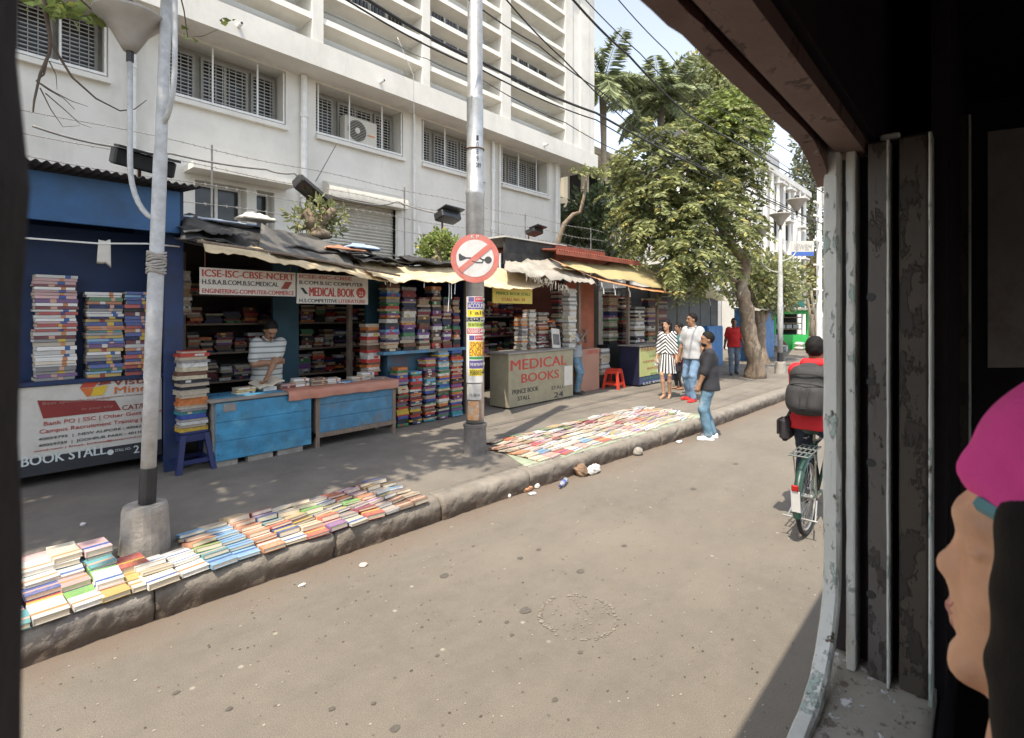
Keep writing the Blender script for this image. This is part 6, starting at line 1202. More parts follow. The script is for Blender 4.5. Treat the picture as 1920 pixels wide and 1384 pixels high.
# ------------------------------------------------------------------ figures: one smooth skin over a posed skeleton of tapered bones
def sdf_mesh(prims, h, cuts=(), wob=0., wf=9.):
    """prims: ('c', a, b, ra, rb, k, m) tapered bone | ('e', c, radii, rot3x3 or None, k, m) ellipsoid; smooth union, then surface nets"""
    lo = np.full(3, 1e9); hi = -lo
    for p in prims:
        if p[0] == 'c': q = [np.array(p[1])-p[3], np.array(p[1])+p[3], np.array(p[2])-p[4], np.array(p[2])+p[4]]
        else: r_ = max(p[2]); q = [np.array(p[1])-r_, np.array(p[1])+r_]
        lo = np.minimum(lo, np.min(q, 0)); hi = np.maximum(hi, np.max(q, 0))
    lo = lo-3*h; n = np.ceil((hi+3*h-lo)/h).astype(int)+1; D = np.full(n, .2); LB_ = np.zeros(n, np.int8); BD = np.full(n, 1e3)
    ax = [lo[i]+h*np.arange(n[i]) for i in range(3)]
    for p in prims:
        k = p[5] if p[0] == 'c' else p[4]; mg = k*1.2+3*h
        if p[0] == 'c': A, B = np.array(p[1], float), np.array(p[2], float); bl = np.minimum(A-p[3], B-p[4])-mg; bh = np.maximum(A+p[3], B+p[4])+mg
        else: Cn = np.array(p[1], float); r_ = max(p[2]); bl, bh = Cn-r_-mg, Cn+r_+mg
        i0 = np.clip(((bl-lo)/h).astype(int), 0, n-1); i1 = np.clip(((bh-lo)/h).astype(int)+2, 1, n); sl_ = tuple(slice(a, b) for a, b in zip(i0, i1))
        X, Y, Z = np.meshgrid(*[ax[i][sl_[i]] for i in range(3)], indexing='ij')
        if p[0] == 'c':
            ab = B-A; L2 = max(1e-9, ab@ab); t = np.clip(((X-A[0])*ab[0]+(Y-A[1])*ab[1]+(Z-A[2])*ab[2])/L2, 0, 1)
            d = np.sqrt((X-A[0]-t*ab[0])**2+(Y-A[1]-t*ab[1])**2+(Z-A[2]-t*ab[2])**2)-(p[3]+(p[4]-p[3])*t); m = p[6]
        else:
            Q = np.stack([X-Cn[0], Y-Cn[1], Z-Cn[2]], -1); Rm = p[3]
            if Rm is not None: Q = Q @ np.array(Rm)
            r3 = np.array(p[2]); k0 = np.linalg.norm(Q/r3, axis=-1); k1 = np.linalg.norm(Q/(r3*r3), axis=-1); d = k0*(k0-1)/np.maximum(k1, 1e-9); d = np.where(k0 < 1e-6, -min(p[2]), d); m = p[5]
        o = D[sl_]; hh = np.clip(.5+.5*(o-d)/max(k, 1e-6), 0, 1); D[sl_] = o*(1-hh)+d*hh-k*hh*(1-hh)
        b_ = BD[sl_]; w_ = d < b_; b_[w_] = d[w_]; LB_[sl_][w_] = m
    if wob or cuts:
        X, Y, Z = np.meshgrid(*ax, indexing='ij')
        if wob: D = D+wob*(np.sin(X*wf*3+2*np.sin(Z*wf*1.7))*np.sin(Z*wf*2.3+Y*wf)+.6*np.sin(Y*wf*4+Z*wf*3.1))
        for nn, c in cuts: D = np.maximum(D, X*nn[0]+Y*nn[1]+Z*nn[2]-c)
    S = D < 0; c8 = sum(S[a:n[0]-1+a, b:n[1]-1+b, c:n[2]-1+c].astype(int) for a in (0, 1) for b in (0, 1) for c in (0, 1)); act = (c8 > 0) & (c8 < 8)
    idx = np.full(act.shape, -1); ii = np.argwhere(act); idx[act] = np.arange(len(ii)); acc = np.zeros((len(ii), 3)); cnt = np.zeros(len(ii))
    cor = [(a, b, c) for a in (0, 1) for b in (0, 1) for c in (0, 1)]
    for a in cor:
        for d_ in range(3):
            if a[d_]: continue
            b = list(a); b[d_] = 1; va = D[ii[:,0]+a[0], ii[:,1]+a[1], ii[:,2]+a[2]]; vb = D[ii[:,0]+b[0], ii[:,1]+b[1], ii[:,2]+b[2]]; cr = (va < 0) != (vb < 0)
            t = np.where(cr, va/np.where(cr, va-vb, 1), 0); pt = np.tile(np.array(a, float), (len(ii), 1)); pt[:, d_] += t; acc[cr] += pt[cr]; cnt[cr] += 1
    V = lo+h*(ii+acc/np.maximum(cnt, 1)[:, None]); Fq = []
    for d_ in range(3):
        e1, e2 = (d_+1) % 3, (d_+2) % 3; sh = list(n); sh[d_] -= 1
        s0 = [slice(None)]*3; s1 = [slice(None)]*3; s0[d_] = slice(0, -1); s1[d_] = slice(1, None); A_, B_ = S[tuple(s0)], S[tuple(s1)]; ed = np.argwhere(A_ != B_)
        ed = ed[(ed[:, e1] > 0) & (ed[:, e2] > 0) & (ed[:, e1] < n[e1]-1) & (ed[:, e2] < n[e2]-1)]; q = []
        for o1, o2 in ((-1, -1), (0, -1), (0, 0), (-1, 0)): c = ed.copy(); c[:, e1] += o1; c[:, e2] += o2; q.append(idx[c[:,0], c[:,1], c[:,2]])
        q = np.stack(q, 1); fl = ~A_[ed[:,0], ed[:,1], ed[:,2]]; q[fl] = q[fl][:, ::-1]; Fq.append(q)
    Fq = np.concatenate(Fq); Fq = Fq[(Fq >= 0).all(1)]; lab = LB_[ii[:,0], ii[:,1], ii[:,2]]
    return V, Fq, lab[Fq[:, 0]]
def sdf_obj(name, prims, h, mats, parent, cuts=(), wob=0., wf=9.):
    V, Q, m = sdf_mesh(prims, h, cuts, wob, wf); me = bpy.data.meshes.new(name); me.from_pydata(V.tolist(), [], Q.tolist())
    for x in (mats if isinstance(mats, (list, tuple)) else [mats]): me.materials.append(x)
    me.polygons.foreach_set('material_index', np.minimum(m, len(me.materials)-1).astype(int)); me.polygons.foreach_set('use_smooth', [True]*len(me.polygons)); me.update()
    return place(me, name, parent)
def ik(a, c, l1, l2, hint):
    a, c, hint = Vector(a), Vector(c), Vector(hint); d = c-a; L_ = min(d.length, (l1+l2)*.999); d = d.normalized(); c = a+d*L_
    x = (l1*l1-l2*l2+L_*L_)/(2*L_); hgt = math.sqrt(max(0, l1*l1-x*x)); pr = (hint-d*hint.dot(d)).normalized(); return a+d*x+pr*hgt, c
def skinm(n, c): return mat('skin_'+n, c, .5, .08, 14, .05)
eye_m = mat('eye_dark', (.03, .02, .018), .3, .1, 5, 0); hair_m = mat('hair_black', (.010, .008, .007), .65, .3, 60, .3, stretch=(1, 1, .15), spec=.2)
def hand_prims(wr, d, up, m=0, curl=.5, side=1):
    """palm, four unequal fingers bent at the knuckles and a thumb from the side of the palm"""
    wr, d, up = Vector(wr), Vector(d).normalized(), Vector(up); sd = d.cross(up).normalized(); up = sd.cross(d).normalized(); pr = [('c', wr, wr+d*.075, .026, .030, .02, m), ('c', wr+d*.03+sd*.018, wr+d*.085+sd*.022, .017, .016, .012, m), ('c', wr+d*.03-sd*.018, wr+d*.08-sd*.022, .017, .016, .012, m)]
    for i, (o, L_) in enumerate(((-.029, .062), (-.010, .078), (.010, .084), (.029, .074))):
        k = wr+d*.088+sd*o; a1 = (d*math.cos(curl)-up*math.sin(curl)).normalized(); k2 = k+a1*L_*.5; a2 = (d*math.cos(curl*2.2)-up*math.sin(curl*2.2)).normalized(); pr += [('c', k, k2, .0095, .009, .006, m), ('c', k2, k2+a2*L_*.5, .009, .0075, .006, m)]
    tb0 = wr+d*.03+sd*.028*side; t1 = tb0+(d*.6+sd*side*.75-up*.25).normalized()*.035; pr += [('c', tb0, t1, .013, .011, .01, m), ('c', t1, t1+(d*.9+sd*side*.25-up*.3).normalized()*.03, .011, .009, .006, m)]; return pr
def person(label, loc, rz, H, P, W):
    s = H/1.75; t = thing('person', label, 'person', loc, rz); fem = W.get('fem', 0); wd = W.get('wide', 1.)*(.9 if fem else 1)
    ln = P.get('lean', 0); pel = Vector(P.get('pelvis', (0, 0, .94)))*s; up = Vector((math.sin(ln), 0, math.cos(ln))); tw = P.get('twist', 0); lf = Vector((-math.sin(tw), math.cos(tw), 0)); fw = lf.cross(up)
    ch = pel+up*.36*s; shc = pel+up*.50*s; nk = pel+up*.555*s; hp, hy = P.get('pitch', 0), P.get('yaw', 0)
    hf = Vector((math.cos(hy)*math.cos(hp), math.sin(hy)*math.cos(hp), -math.sin(hp))); hl = Vector((-math.sin(hy), math.cos(hy), 0)); hu = hf.cross(hl); hc = nk+up*.034*s+hu*.085*s+hf*.015*s
    Rm = np.array([tuple(hf), tuple(hl), tuple(hu)]).T
    hd = lambda x, y, z: hc+(hf*x+hl*y+hu*z)*s
    SW = .160*wd*s
    if fem: SW = .155*s
    sh = {q: shc+lf*SW*q-up*.03*s for q in (-1, 1)}; hip = {q: pel+lf*.085*s*q-up*.03*s for q in (-1, 1)}
    body, shirt, trou = [], [], []; M = 0
    # trunk
    wr_ = .105*wd*s; 
    for q in (-1, 1):
        body += [('c', hip[q], pel+up*.15*s+lf*.055*s*q, .10*s*wd, .088*s*wd, .05, M), ('c', pel+up*.15*s+lf*.055*s*q, ch+lf*.075*s*wd*q, .088*s*wd, .098*s*wd, .05, M), ('c', ch+lf*.06*s*q, sh[q]-lf*.03*s*q, .09*s*wd, .055*s, .05, M)]
    body += [('c', pel, ch, .10*s*wd, .105*s*wd, .05, M)]
    body += [('c', shc, nk+up*.045*s+hf*.01, .055*s, .050*s, .03, M), ('c', nk, hc-hu*.03*s, .052*s, .055*s, .02, M)]
    # head
    body += [('e', hd(-.012, 0, .03), (.098*s, .076*s, .10*s), Rm, .02, M), ('e', hd(.03, 0, -.045), (.062*s, .056*s, .068*s), Rm, .03, M), ('c', hd(.072, 0, -.092), hd(.06, 0, -.095), .02*s, .022*s, .025, M),
             ('c', hd(.084, 0, .022), hd(.104, 0, -.02), .010*s, .015*s, .014, M), ('e', hd(.078, 0, .045), (.02*s, .05*s, .012*s), Rm, .02, M)]
    for q in (-1, 1): body += [('e', hd(-.008, .077*q, -.005), (.022*s, .010*s, .032*s), Rm, .008, M), ('e', hd(.081, .03*q, .018), (.009*s, .014*s, .007*s), Rm, .002, 1)]
    body += [('e', hd(.087, 0, -.058), (.012*s, .024*s, .009*s), Rm, .004, 2)]
    hands = {}
    for q, nm in ((1, 'l'), (-1, 'r')):
        tgt = Vector(P.get('hand_'+nm, (.05, .27*q, .80)))*s; el, w_ = ik(sh[q], tgt, .285*s, .255*s, Vector(P.get('elb_'+nm, (-.8, .5*q, -.1)))); k = .94 if fem else 1.
        body += [('c', sh[q], el, .050*s*k, .040*s*k, .03, M), ('c', el, el.lerp(w_, .35), .041*s*k, .041*s*k, .02, M), ('c', el.lerp(w_, .35), w_, .041*s*k, .027*s*k, .02, M)]
        body += hand_prims(w_, w_-el, Vector(P.get('palm_'+nm, (0, q, 0.2))), M, P.get('curl_'+nm, .5), P.get('thumb_'+nm, 1)); hands[q] = (el, w_)
        sl = W.get('sleeve', 'short'); e_ = W.get('loose', .018)*s
        if sl == 'short': c = sh[q].lerp(el, .74); shirt += [('c', sh[q]-up*.012*s, c, .046*s*k+e_, .048*s+e_*1.3, .03, 0)]
        elif sl == 'elbow': shirt += [('c', sh[q]-up*.012*s, el, .046*s*k+e_, .045*s+e_, .03, 0), ('c', el, el.lerp(w_, .15), .045*s+e_, .045*s+e_, .02, 0)]
        elif sl == 'long': shirt += [('c', sh[q], el, .05*s*k+e_*.6, .041*s+e_*.6, .03, 0), ('c', el, el.lerp(w_, .93), .041*s+e_*.6, .03*s+e_*.6, .02, 0)]
        ft = Vector(P.get('foot_'+nm, (0, .10*q, .085)))*s; kn, an = ik(hip[q], ft, .43*s, .42*s, Vector(P.get('knee_'+nm, (1, .1*q, 0)))); lk = .92 if fem else 1.
        body += [('c', hip[q], kn, .082*s*lk, .052*s*lk, .03, M), ('c', kn, kn.lerp(an, .35), .052*s*lk, .052*s*lk, .02, M), ('c', kn.lerp(an, .35), an, .052*s*lk, .034*s*lk, .02, M)]
        ta = P.get('toe_'+nm, .15*q); td = Vector((math.cos(ta), math.sin(ta), 0)); zf = an.z-.085*s; fp = P.get('tip_'+nm, 0)
        hl_ = Vector((an.x, an.y, zf+.035*s))-td*.045*s; tt_ = Vector((an.x, an.y, zf+.026*s))+td*.15*s; tt_.z -= fp
        body += [('c', an, hl_+td*.03*s, .034*s, .034*s, .02, M), ('c', hl_, tt_, .033*s, .024*s, .02, M)]; hands['f%d' % q] = (hl_, tt_, an, td)
        if W.get('trousers'):
            tl = W.get('troulen', .97); lo_ = W.get('tloose', .016)*s; trou += [('c', hip[q]+up*.06*s, hip[q], .088*s*wd+lo_, .092*s+lo_, .04, 0), ('c', hip[q], kn, .086*s+lo_, .058*s+lo_, .03, 0), ('c', kn, kn.lerp(an, tl), .058*s+lo_, .046*s+lo_, .02, 0)]
    sk = W['skin']; body_o = sdf_obj('body', body, .0105*s, [sk, eye_m, mat('lips', (.25, .08, .06), .4, .1, 9, 0)], t)
    if W.get('shirt'):
        e_ = W.get('loose', .018)*s; hem = W.get('hem', -.06)*s
        for q in (-1, 1): shirt += [('c', pel+up*hem+lf*.06*s*q, pel+up*.15*s+lf*.058*s*q, .122*s*wd+e_, .098*s*wd+e_, .05, 0), ('c', pel+up*.15*s+lf*.058*s*q, ch+lf*.075*s*wd*q, .095*s*wd+e_, .10*s*wd+e_, .05, 0), ('c', ch+lf*.06*s*q, sh[q]-lf*.03*s*q, .092*s*wd+e_, .06*s+e_*.6, .05, 0)]
        shirt += [('c', pel+up*hem, pel+up*.15*s, .125*s*wd+e_, .105*s*wd+e_, .05, 0), ('c', pel+up*.15*s, ch, .105*s*wd+e_, .108*s*wd+e_, .05, 0)]
        if W.get('belly'): shirt += [('e', pel+up*.16*s+fw*.07*s, (.10*s, .13*s, .14*s), None, .05, 0)]
        so_ = sdf_obj('shirt', shirt, .0125*s, W['shirt'], t, cuts=[(tuple(-up), -(pel+up*(hem-.03*s)).dot(up)), (tuple((up*.93+fw*.22).normalized()), (nk-up*.005*s).dot((up*.93+fw*.22).normalized())+.012*s)], wob=.0022*s)
        col_ = [('c', nk+lf*.055*s*q-up*.012*s-fw*.03*s, nk+lf*.02*s*q-up*.05*s+fw*.075*s, .016*s, .014*s, .01, 0) for q in (-1, 1)]+[('c', nk+lf*.055*s-up*.008*s-fw*.03*s, nk-lf*.055*s-up*.008*s-fw*.03*s, .016*s, .016*s, .01, 0)]
        if W.get('collar'): sdf_obj('collar', col_, .008*s, W['shirt'], t)
    if W.get('trousers'): sdf_obj('trousers', trou, .0125*s, W['trousers'], t, cuts=[(tuple(up), (pel+up*min(.10*s, W.get('hem', -.06)*s+.06*s)).dot(up) if W.get('shirt') and not fem else (pel+up*.1*s).dot(up))], wob=.005*s, wf=8)
    for q in (-1, 1):
        if not W.get('shoe'): break
        a, b, an, td = hands['f%d' % q]; hh_ = W.get('shoeh', 1.); pr = [('c', a, b, .043*s, .036*s, .02, 0), ('c', a+Vector((0, 0, .02*s)), a+td*.05*s+Vector((0, 0, .045*s*hh_)), .038*s, .036*s, .02, 0)]
        zf = an.z-.085*s; sh_o = sdf_obj('shoe', pr, .009*s, W['shoe'], t, cuts=[((0, 0, -1), -(zf+.012*s))])
        pr = [('c', Vector((a.x, a.y, zf+.012*s)), Vector((b.x, b.y, zf+.012*s-P.get('tip_'+('l' if q > 0 else 'r'), 0))), .046*s, .039*s, .01, 0)]; sdf_obj('sole', pr, .009*s, W.get('sole', W['shoe']), sh_o, cuts=[((0, 0, 1), zf+.026*s), ((0, 0, -1), -zf)])
    if W.get('hair', 1):
        hm_ = W.get('hairm', hair_m); e_ = .009*s; cut = (hf*.80-hu*.60).normalized(); pr = [('e', hd(-.016, 0, .036), (.098*s+e_, .076*s+e_, .10*s+e_), Rm, .02, 0)]
        cuts = [(tuple(cut), cut.dot(hd(.052, 0, .075)) if not fem else cut.dot(hd(.066, 0, .05))), (tuple(-hu), (-hu).dot(hd(0, 0, -.05)))]
        sdf_obj('hair', pr, .009*s, hm_, t, cuts=cuts, wob=.0025*s, wf=22)
        if W.get('beard'): sdf_obj('beard', [('e', hd(.034, 0, -.062), (.066*s, .060*s, .055*s), Rm, .02, 0)], .007*s, hm_, t, cuts=[(tuple((hu*.9-hf*.3).normalized()), (hu*.9-hf*.3).normalized().dot(hd(.06, 0, -.052)))])
        elif W.get('moustache'): sdf_obj('moustache', [('c', hd(.096, .025, -.043), hd(.1, -.025, -.043), .009*s, .009*s, .005, 0)], .006*s, hm_, t)
    t['_'] = 0; del t['_']
    return t, dict(s=s, pel=pel, up=up, lf=lf, fw=fw, ch=ch, shc=shc, nk=nk, hd=hd, hc=hc, hf=hf, hl=hl, hu=hu, hands=hands, sh=sh, hip=hip)
def stripes(name, c1, c2, vec, freq, duty=0., ay=0.):
    m, N, L, b = node_mat(name); tc = N.new('ShaderNodeTexCoord').outputs['Object']; sp = N.new('ShaderNodeSeparateXYZ'); L.new(tc, sp.inputs[0]); ab = N.new('ShaderNodeMath'); ab.operation = 'ABSOLUTE'; L.new(sp.outputs[1], ab.inputs[0]); acc = None
    for src, k in ((sp.outputs[0], vec[0]), (sp.outputs[1], vec[1]), (sp.outputs[2], vec[2]), (ab.outputs[0], ay)):
        x = N.new('ShaderNodeMath'); x.operation = 'MULTIPLY_ADD'; L.new(src, x.inputs[0]); x.inputs[1].default_value = k
        if acc is not None: L.new(acc, x.inputs[2])
        else: x.inputs[2].default_value = 0
        acc = x.outputs[0]
    y = N.new('ShaderNodeMath'); y.operation = 'MULTIPLY'; L.new(acc, y.inputs[0]); y.inputs[1].default_value = freq; z = N.new('ShaderNodeMath'); z.operation = 'SINE'; L.new(y.outputs[0], z.inputs[0]); g_ = N.new('ShaderNodeMath'); g_.operation = 'GREATER_THAN'; L.new(z.outputs[0], g_.inputs[0]); g_.inputs[1].default_value = duty
    L.new(mixc(N, L, g_.outputs[0], c1, c2), b.inputs['Base Color']); b.inputs['Roughness'].default_value = .85; return m
denim = mat('denim_light', (.16, .25, .36), .9, .25, 7, .3, c2=(.30, .38, .46), amt=.35); denim2 = mat('denim_mid', (.11, .20, .27), .9, .25, 9, .3, c2=(.26, .34, .40), amt=.4); denim_d = mat('denim_dark', (.018, .028, .055), .9, .25, 7, .3)
sk_m = skinm('brown', (.28, .15, .085)); sk_l = skinm('light', (.42, .24, .15)); sk_d = skinm('dark', (.16, .085, .05))
# 1 the reader behind the blue counter
x = SX(497, 7.25); ob_p = wloc(ob)
person('man in grey striped polo shirt reading at the blue counter', (x, 7.2, PZ), R(-95), 1.74, {'pitch': .75, 'lean': .14, 'hand_l': (.32, -.10, .98), 'elb_l': (-.3, 1, -.2), 'hand_r': (.22, .03, 1.16), 'elb_r': (-.1, -1, -.5), 'curl_r': 1.0, 'palm_r': (-1, 0, 0)},
       dict(skin=sk_m, hem=-.05, shirt=stripes('polo_stripes', (.50, .51, .48), (.20, .21, .20), (0, 0, 1), 85, .62), trousers=mat('trousers_dark', (.03, .028, .026), .9, .2), shoe=black, collar=1, wide=1.06, moustache=1))
# 2 figure in jeans leaning beside the ochre counter
p = PX(1086, 739, z=PZ); person('person in jeans standing in shade by the ochre counter with hands at face', (p.x, p.y+.1, PZ), R(-75), 1.68, {'lean': -.05, 'pitch': .2, 'hand_l': (.22, .06, 1.42), 'hand_r': (.23, -.05, 1.38), 'elb_l': (.1, .6, -1), 'elb_r': (.1, -.6, -1), 'curl_l': .9, 'curl_r': .9, 'foot_r': (.06, -.1, .085), 'toe_r': -.3},
       dict(skin=sk_d, shirt=mat('tee_grey', (.26, .28, .29), .9, .1, 6, .1), trousers=denim2, shoe=mat('sandal', (.05, .04, .035), .7, .2)))
# 3 woman in the striped dress
p = PX(1251, 746, z=PZ); BWs = (mat('dress_black', (.018, .018, .02), .8, .2), mat('dress_white', (.66, .65, .63), .8, .05))
tw_, I = person('woman in black and white striped dress standing on the pavement', (p.x, p.y, PZ+.03), R(-172), 1.64, {'yaw': -.35, 'hand_l': (.08, .24, .84), 'hand_r': (.10, -.22, .82), 'foot_l': (0, .055, .085), 'foot_r': (.1, -.05, .085), 'curl_l': .8, 'curl_r': .8, 'tip_l': .03, 'tip_r': .03},
       dict(skin=sk_l, fem=1, shirt=stripes('dress_stripes', (.018, .018, .02), (.66, .65, .63), (0, .2, 1), 85, -.1, .9), sleeve='long', hem=.06, shoe=None, loose=.012))
s = I['s']; g = MB(); n = 72; rows = 9; vs = []; fs = []; ms = []
for j in range(rows):
    tt = j/(rows-1); z = I['pel'].z+.10*s-tt*.50*s
    for i in range(n): a = 2*math.pi*i/n; r_ = (.128+.075*tt**.8+.012*tt*math.sin(9*a))*s; vs.append((r_*math.cos(a)*.88, r_*math.sin(a)*1.08, z))
for j in range(rows-1):
    for i in range(n): fs.append((j*n+i, (j+1)*n+i, (j+1)*n+(i+1) % n, j*n+(i+1) % n)); ms.append((i//2) % 2)
g.v = vs; g.f = fs; g.m = ms; g.n = len(vs); g.build('skirt', list(BWs), tw_, local=True, smooth=True)
g = MB(); g.lathe((0, 0, I['pel'].z+.085*s), [(.128*s, 0), (.134*s, .005), (.134*s, .04), (.128*s, .045)], 36, sx=.9, sy=1.1); g.build('belt', BWs[1], tw_, local=True)
hd = I['hd']; hp_ = [('c', hd(-.04, q*.06, .02), hd(-.05, q*.075, -.30), .045, .03, .03, 0) for q in (-1, 1)]+[('c', hd(-.07, 0, .0), hd(-.085, 0, -.33), .06, .045, .03, 0), ('c', hd(.02, -.085, .02), hd(.03, -.10, -.26), .022, .02, .02, 0)]; sdf_obj('long_hair', hp_, .011, hair_m, tw_, wob=.003, wf=20)
for q in (-1, 1):
    a, b_, an, td = I['hands']['f%d' % q]; sdf_obj('heeled_sandal', [('c', a-td*.01-Vector((0, 0, .02)), b_-Vector((0, 0, .012)), .03, .026, .01, 0)], .008, mat('sandal_tan', (.4, .24, .15), .5, .1), tw_, cuts=[((0, 0, 1), a.z-.012)])
    g = MB(); g.tube([a-td*.015, (a.x-.02*td.x, a.y-.02*td.y, -.03)], [.014, .008], 8); g.build('heel', MATS['sandal_tan'], tw_, local=True)
w_ = I['hands'][-1][1]; wb_ = MB(); wb_.bbox((w_.x+.02, w_.y-.035, w_.z-.17), (w_.x+.032, w_.y+.04, w_.z-.03), .005); ph = wb_.build('phone', mat('phone_pale', (.55, .55, .57), .3, .1), None, local=True, tag=('pale mobile phone held by the woman in stripes', 'phone')); ph.location = Matrix.Rotation(R(-172), 3, 'Z') @ Vector((0, 0, 0))+Vector(tw_.location); ph.rotation_euler = (0, 0, R(-172))
# 4 man in grey polo
p = PX(1299, 751, z=PZ); person('man in pale grey polo shirt and red shoes beside the woman', (p.x, p.y, PZ), R(168), 1.80, {'yaw': -.55, 'pitch': .05, 'hand_l': (.05, .27, .84), 'hand_r': (.10, -.26, .86), 'foot_l': (.12, .09, .085), 'foot_r': (-.05, -.12, .085), 'toe_r': -.4, 'toe_l': .1, 'curl_l': .9, 'curl_r': .7},
       dict(skin=sk_m, shirt=mat('polo_grey', (.40, .40, .40), .9, .06, 6, .15), trousers=denim, shoe=mat('shoe_red', (.60, .025, .02), .4, .1), collar=1, wide=1.12, loose=.024, belly=1, hem=-.07))
# 5 woman half hidden behind them
p = PX(1274, 730, z=PZ); t5, I5 = person('woman in teal top and maroon skirt hidden behind the couple', (p.x, p.y, PZ), R(150), 1.58, {'yaw': -.2, 'hand_l': (.1, .2, .85)}, dict(skin=sk_m, fem=1, shirt=mat('top_teal', (.03, .16, .18), .9, .2), trousers=mat('legging_black', (.02, .018, .02), .9, .2), tloose=.004, troulen=.9, sleeve='elbow'))
g = MB(); s = I5['s']; n = 36; g.lathe((0, 0, I5['pel'].z-.42*s), [(.19*s, 0), (.17*s, .25*s), (.135*s, .5*s)], n, sx=.9); g.build('skirt', mat('skirt_maroon', (.10, .02, .025), .9, .2), t5, local=True, smooth=True); sdf_obj('long_hair', [('c', I5['hd'](-.06, 0, 0), I5['hd'](-.08, 0, -.28), .06, .04, .03, 0)], .012, hair_m, t5)
p = PX(1283, 712, y=p.y-.25); lump('carrier_bag', 'white plastic carrier bag between the woman and the man in grey', 1284, 724, (.10, .08, .17), mat('bag_white', (.62, .60, .57), .5, .1, 6, .2), 'bag', z=PZ+.16, seed=40, rough=.25)
# 6 man in black shirt on the road
p = PX(1330, 823, z=0); person('man in black shirt and faded jeans standing on the road at the kerb', (p.x, p.y, 0), R(118), 1.72, {'yaw': .12, 'pitch': .08, 'lean': .02, 'hand_l': (.20, .20, .82), 'hand_r': (.12, -.22, .80), 'elb_l': (-1, .2, 0), 'foot_l': (.02, .10, .085), 'foot_r': (-.06, -.09, .085), 'toe_l': .1, 'curl_l': .8},
       dict(skin=sk_m, shirt=mat('shirt_black', (.022, .022, .026), .8, .2, 6, .3), sleeve='elbow', hem=-.11, loose=.022, trousers=denim2, shoe=mat('shoe_white', (.68, .67, .65), .5, .05), beard=1, wide=1.03, tloose=.02))
# 7 man in red walking
p = PX(1376, 702, z=PZ); person('man in red polo shirt and jeans walking past the tree', (p.x, p.y, PZ), R(205), 1.66, {'foot_l': (-.16, .09, .10), 'foot_r': (.18, -.09, .085), 'hand_l': (.14, .27, .84), 'hand_r': (-.10, -.27, .82), 'curl_l': .8, 'curl_r': .8, 'tip_l': .0},
       dict(skin=sk_d, shirt=mat('polo_red', (.52, .02, .02), .85, .08, 6, .15), trousers=mat('denim_grey', (.14, .18, .23), .9, .2, 8, .2), shoe=mat('sandal'  , (.05, .04, .035)), collar=1, wide=1.06, moustache=1, belly=1))
# 8 seated figure at the green kiosk
p = ZP(1457, 655, 25.6); person('seated person in pale blue shirt at the green kiosk', (p.x, p.y, .02), R(-40), 1.65, {'pelvis': (0, 0, .55), 'lean': .1, 'foot_l': (.42, .12, .085), 'foot_r': (.44, -.1, .085), 'hand_l': (.38, .12, .62), 'hand_r': (.38, -.12, .62)}, dict(skin=sk_d, shirt=mat('shirt_paleblue', (.38, .48, .60), .9, .1), trousers=mat('trousers_pale', (.5, .52, .55), .9, .1), shoe=black))
g = MB(); g.bbox((p.x-.22, p.y-.22, 0), (p.x+.22, p.y+.22, .42), .02); g.build('seat_crate', wood, tag=('wooden crate under the seated person at the green kiosk', 'crate'))
# ------------------------------------------------------------------ bicycle and rider
rc = PX(1512, 1003, z=0); BX, BYK = rc.x+.02, rc.y; RW = .345
chrome = mat('bike_chrome', (.45, .44, .41), .35, .2, 9, .05, metal=.85); bgreen = mat('bike_green', (.02, .06, .045), .4, .2, 9, .05); tyre_m = mat('tyre', (.02, .02, .02), .8, .2, 20, .2)
bk = thing('bicycle', 'old black roadster bicycle with rear carrier and white mudguard plate', 'bicycle', (BX, BYK, 0))
def torus(b, c, R_, r_, n=44, k=8, a0=0, a1=2*math.pi): b.tube([(c[0]+R_*math.cos(a), c[1], c[2]+R_*math.sin(a)) for a in [a0+(a1-a0)*i/n for i in range(n+1)]], r_, k, cap=False)
for wx in (BX, BX+1.15):
    g = MB(); torus(g, (wx, BYK, RW), RW-.02, .02); wh = g.build('wheel', tyre_m, bk, smooth=True); g = MB(); torus(g, (wx, BYK, RW), RW-.05, .013); g.build('rim', chrome, wh, smooth=True)
    g = MB(); g.tube([(wx, BYK-.05, RW), (wx, BYK+.05, RW)], .022, 10)
    for i in range(32): a = i/32*2*math.pi; sd_ = .03 if i % 2 else -.03; g.tube([(wx+.02*math.cos(a+.6), BYK+sd_, RW+.02*math.sin(a+.6)), (wx+(RW-.055)*math.cos(a), BYK, RW+(RW-.055)*math.sin(a))], .0016, 4)
    g.build('spokes', chrome, wh, kind='stuff')
    g = MB(); n = 20; vs = []; fs = []
    for i in range(n+1):
        a = R(-15 if wx == BX else 20)+R(-1)+(R(185) if wx == BX else R(120))*i/n; a = math.pi-a if wx == BX else a
        for dy, dr in ((-.033, -.018), (-.02, .004), (0, .010), (.02, .004), (.033, -.018)): vs.append((wx+(RW+.022+dr)*math.cos(a), BYK+dy, RW+(RW+.022+dr)*math.sin(a)))
    for i in range(n):
        for j in range(4): fs.append((i*5+j, i*5+j+1, (i+1)*5+j+1, (i+1)*5+j))
    k0 = len(vs); vs += [(x_, y_, z_-.003) for x_, y_, z_ in vs]; fs += [tuple(k0+q for q in f[::-1]) for f in fs]; g.add(vs, fs); g.build('mudguard', bgreen, bk, smooth=True)
Bp = lambda x_, z_, y_=0: (BX+x_, BYK+y_, z_)
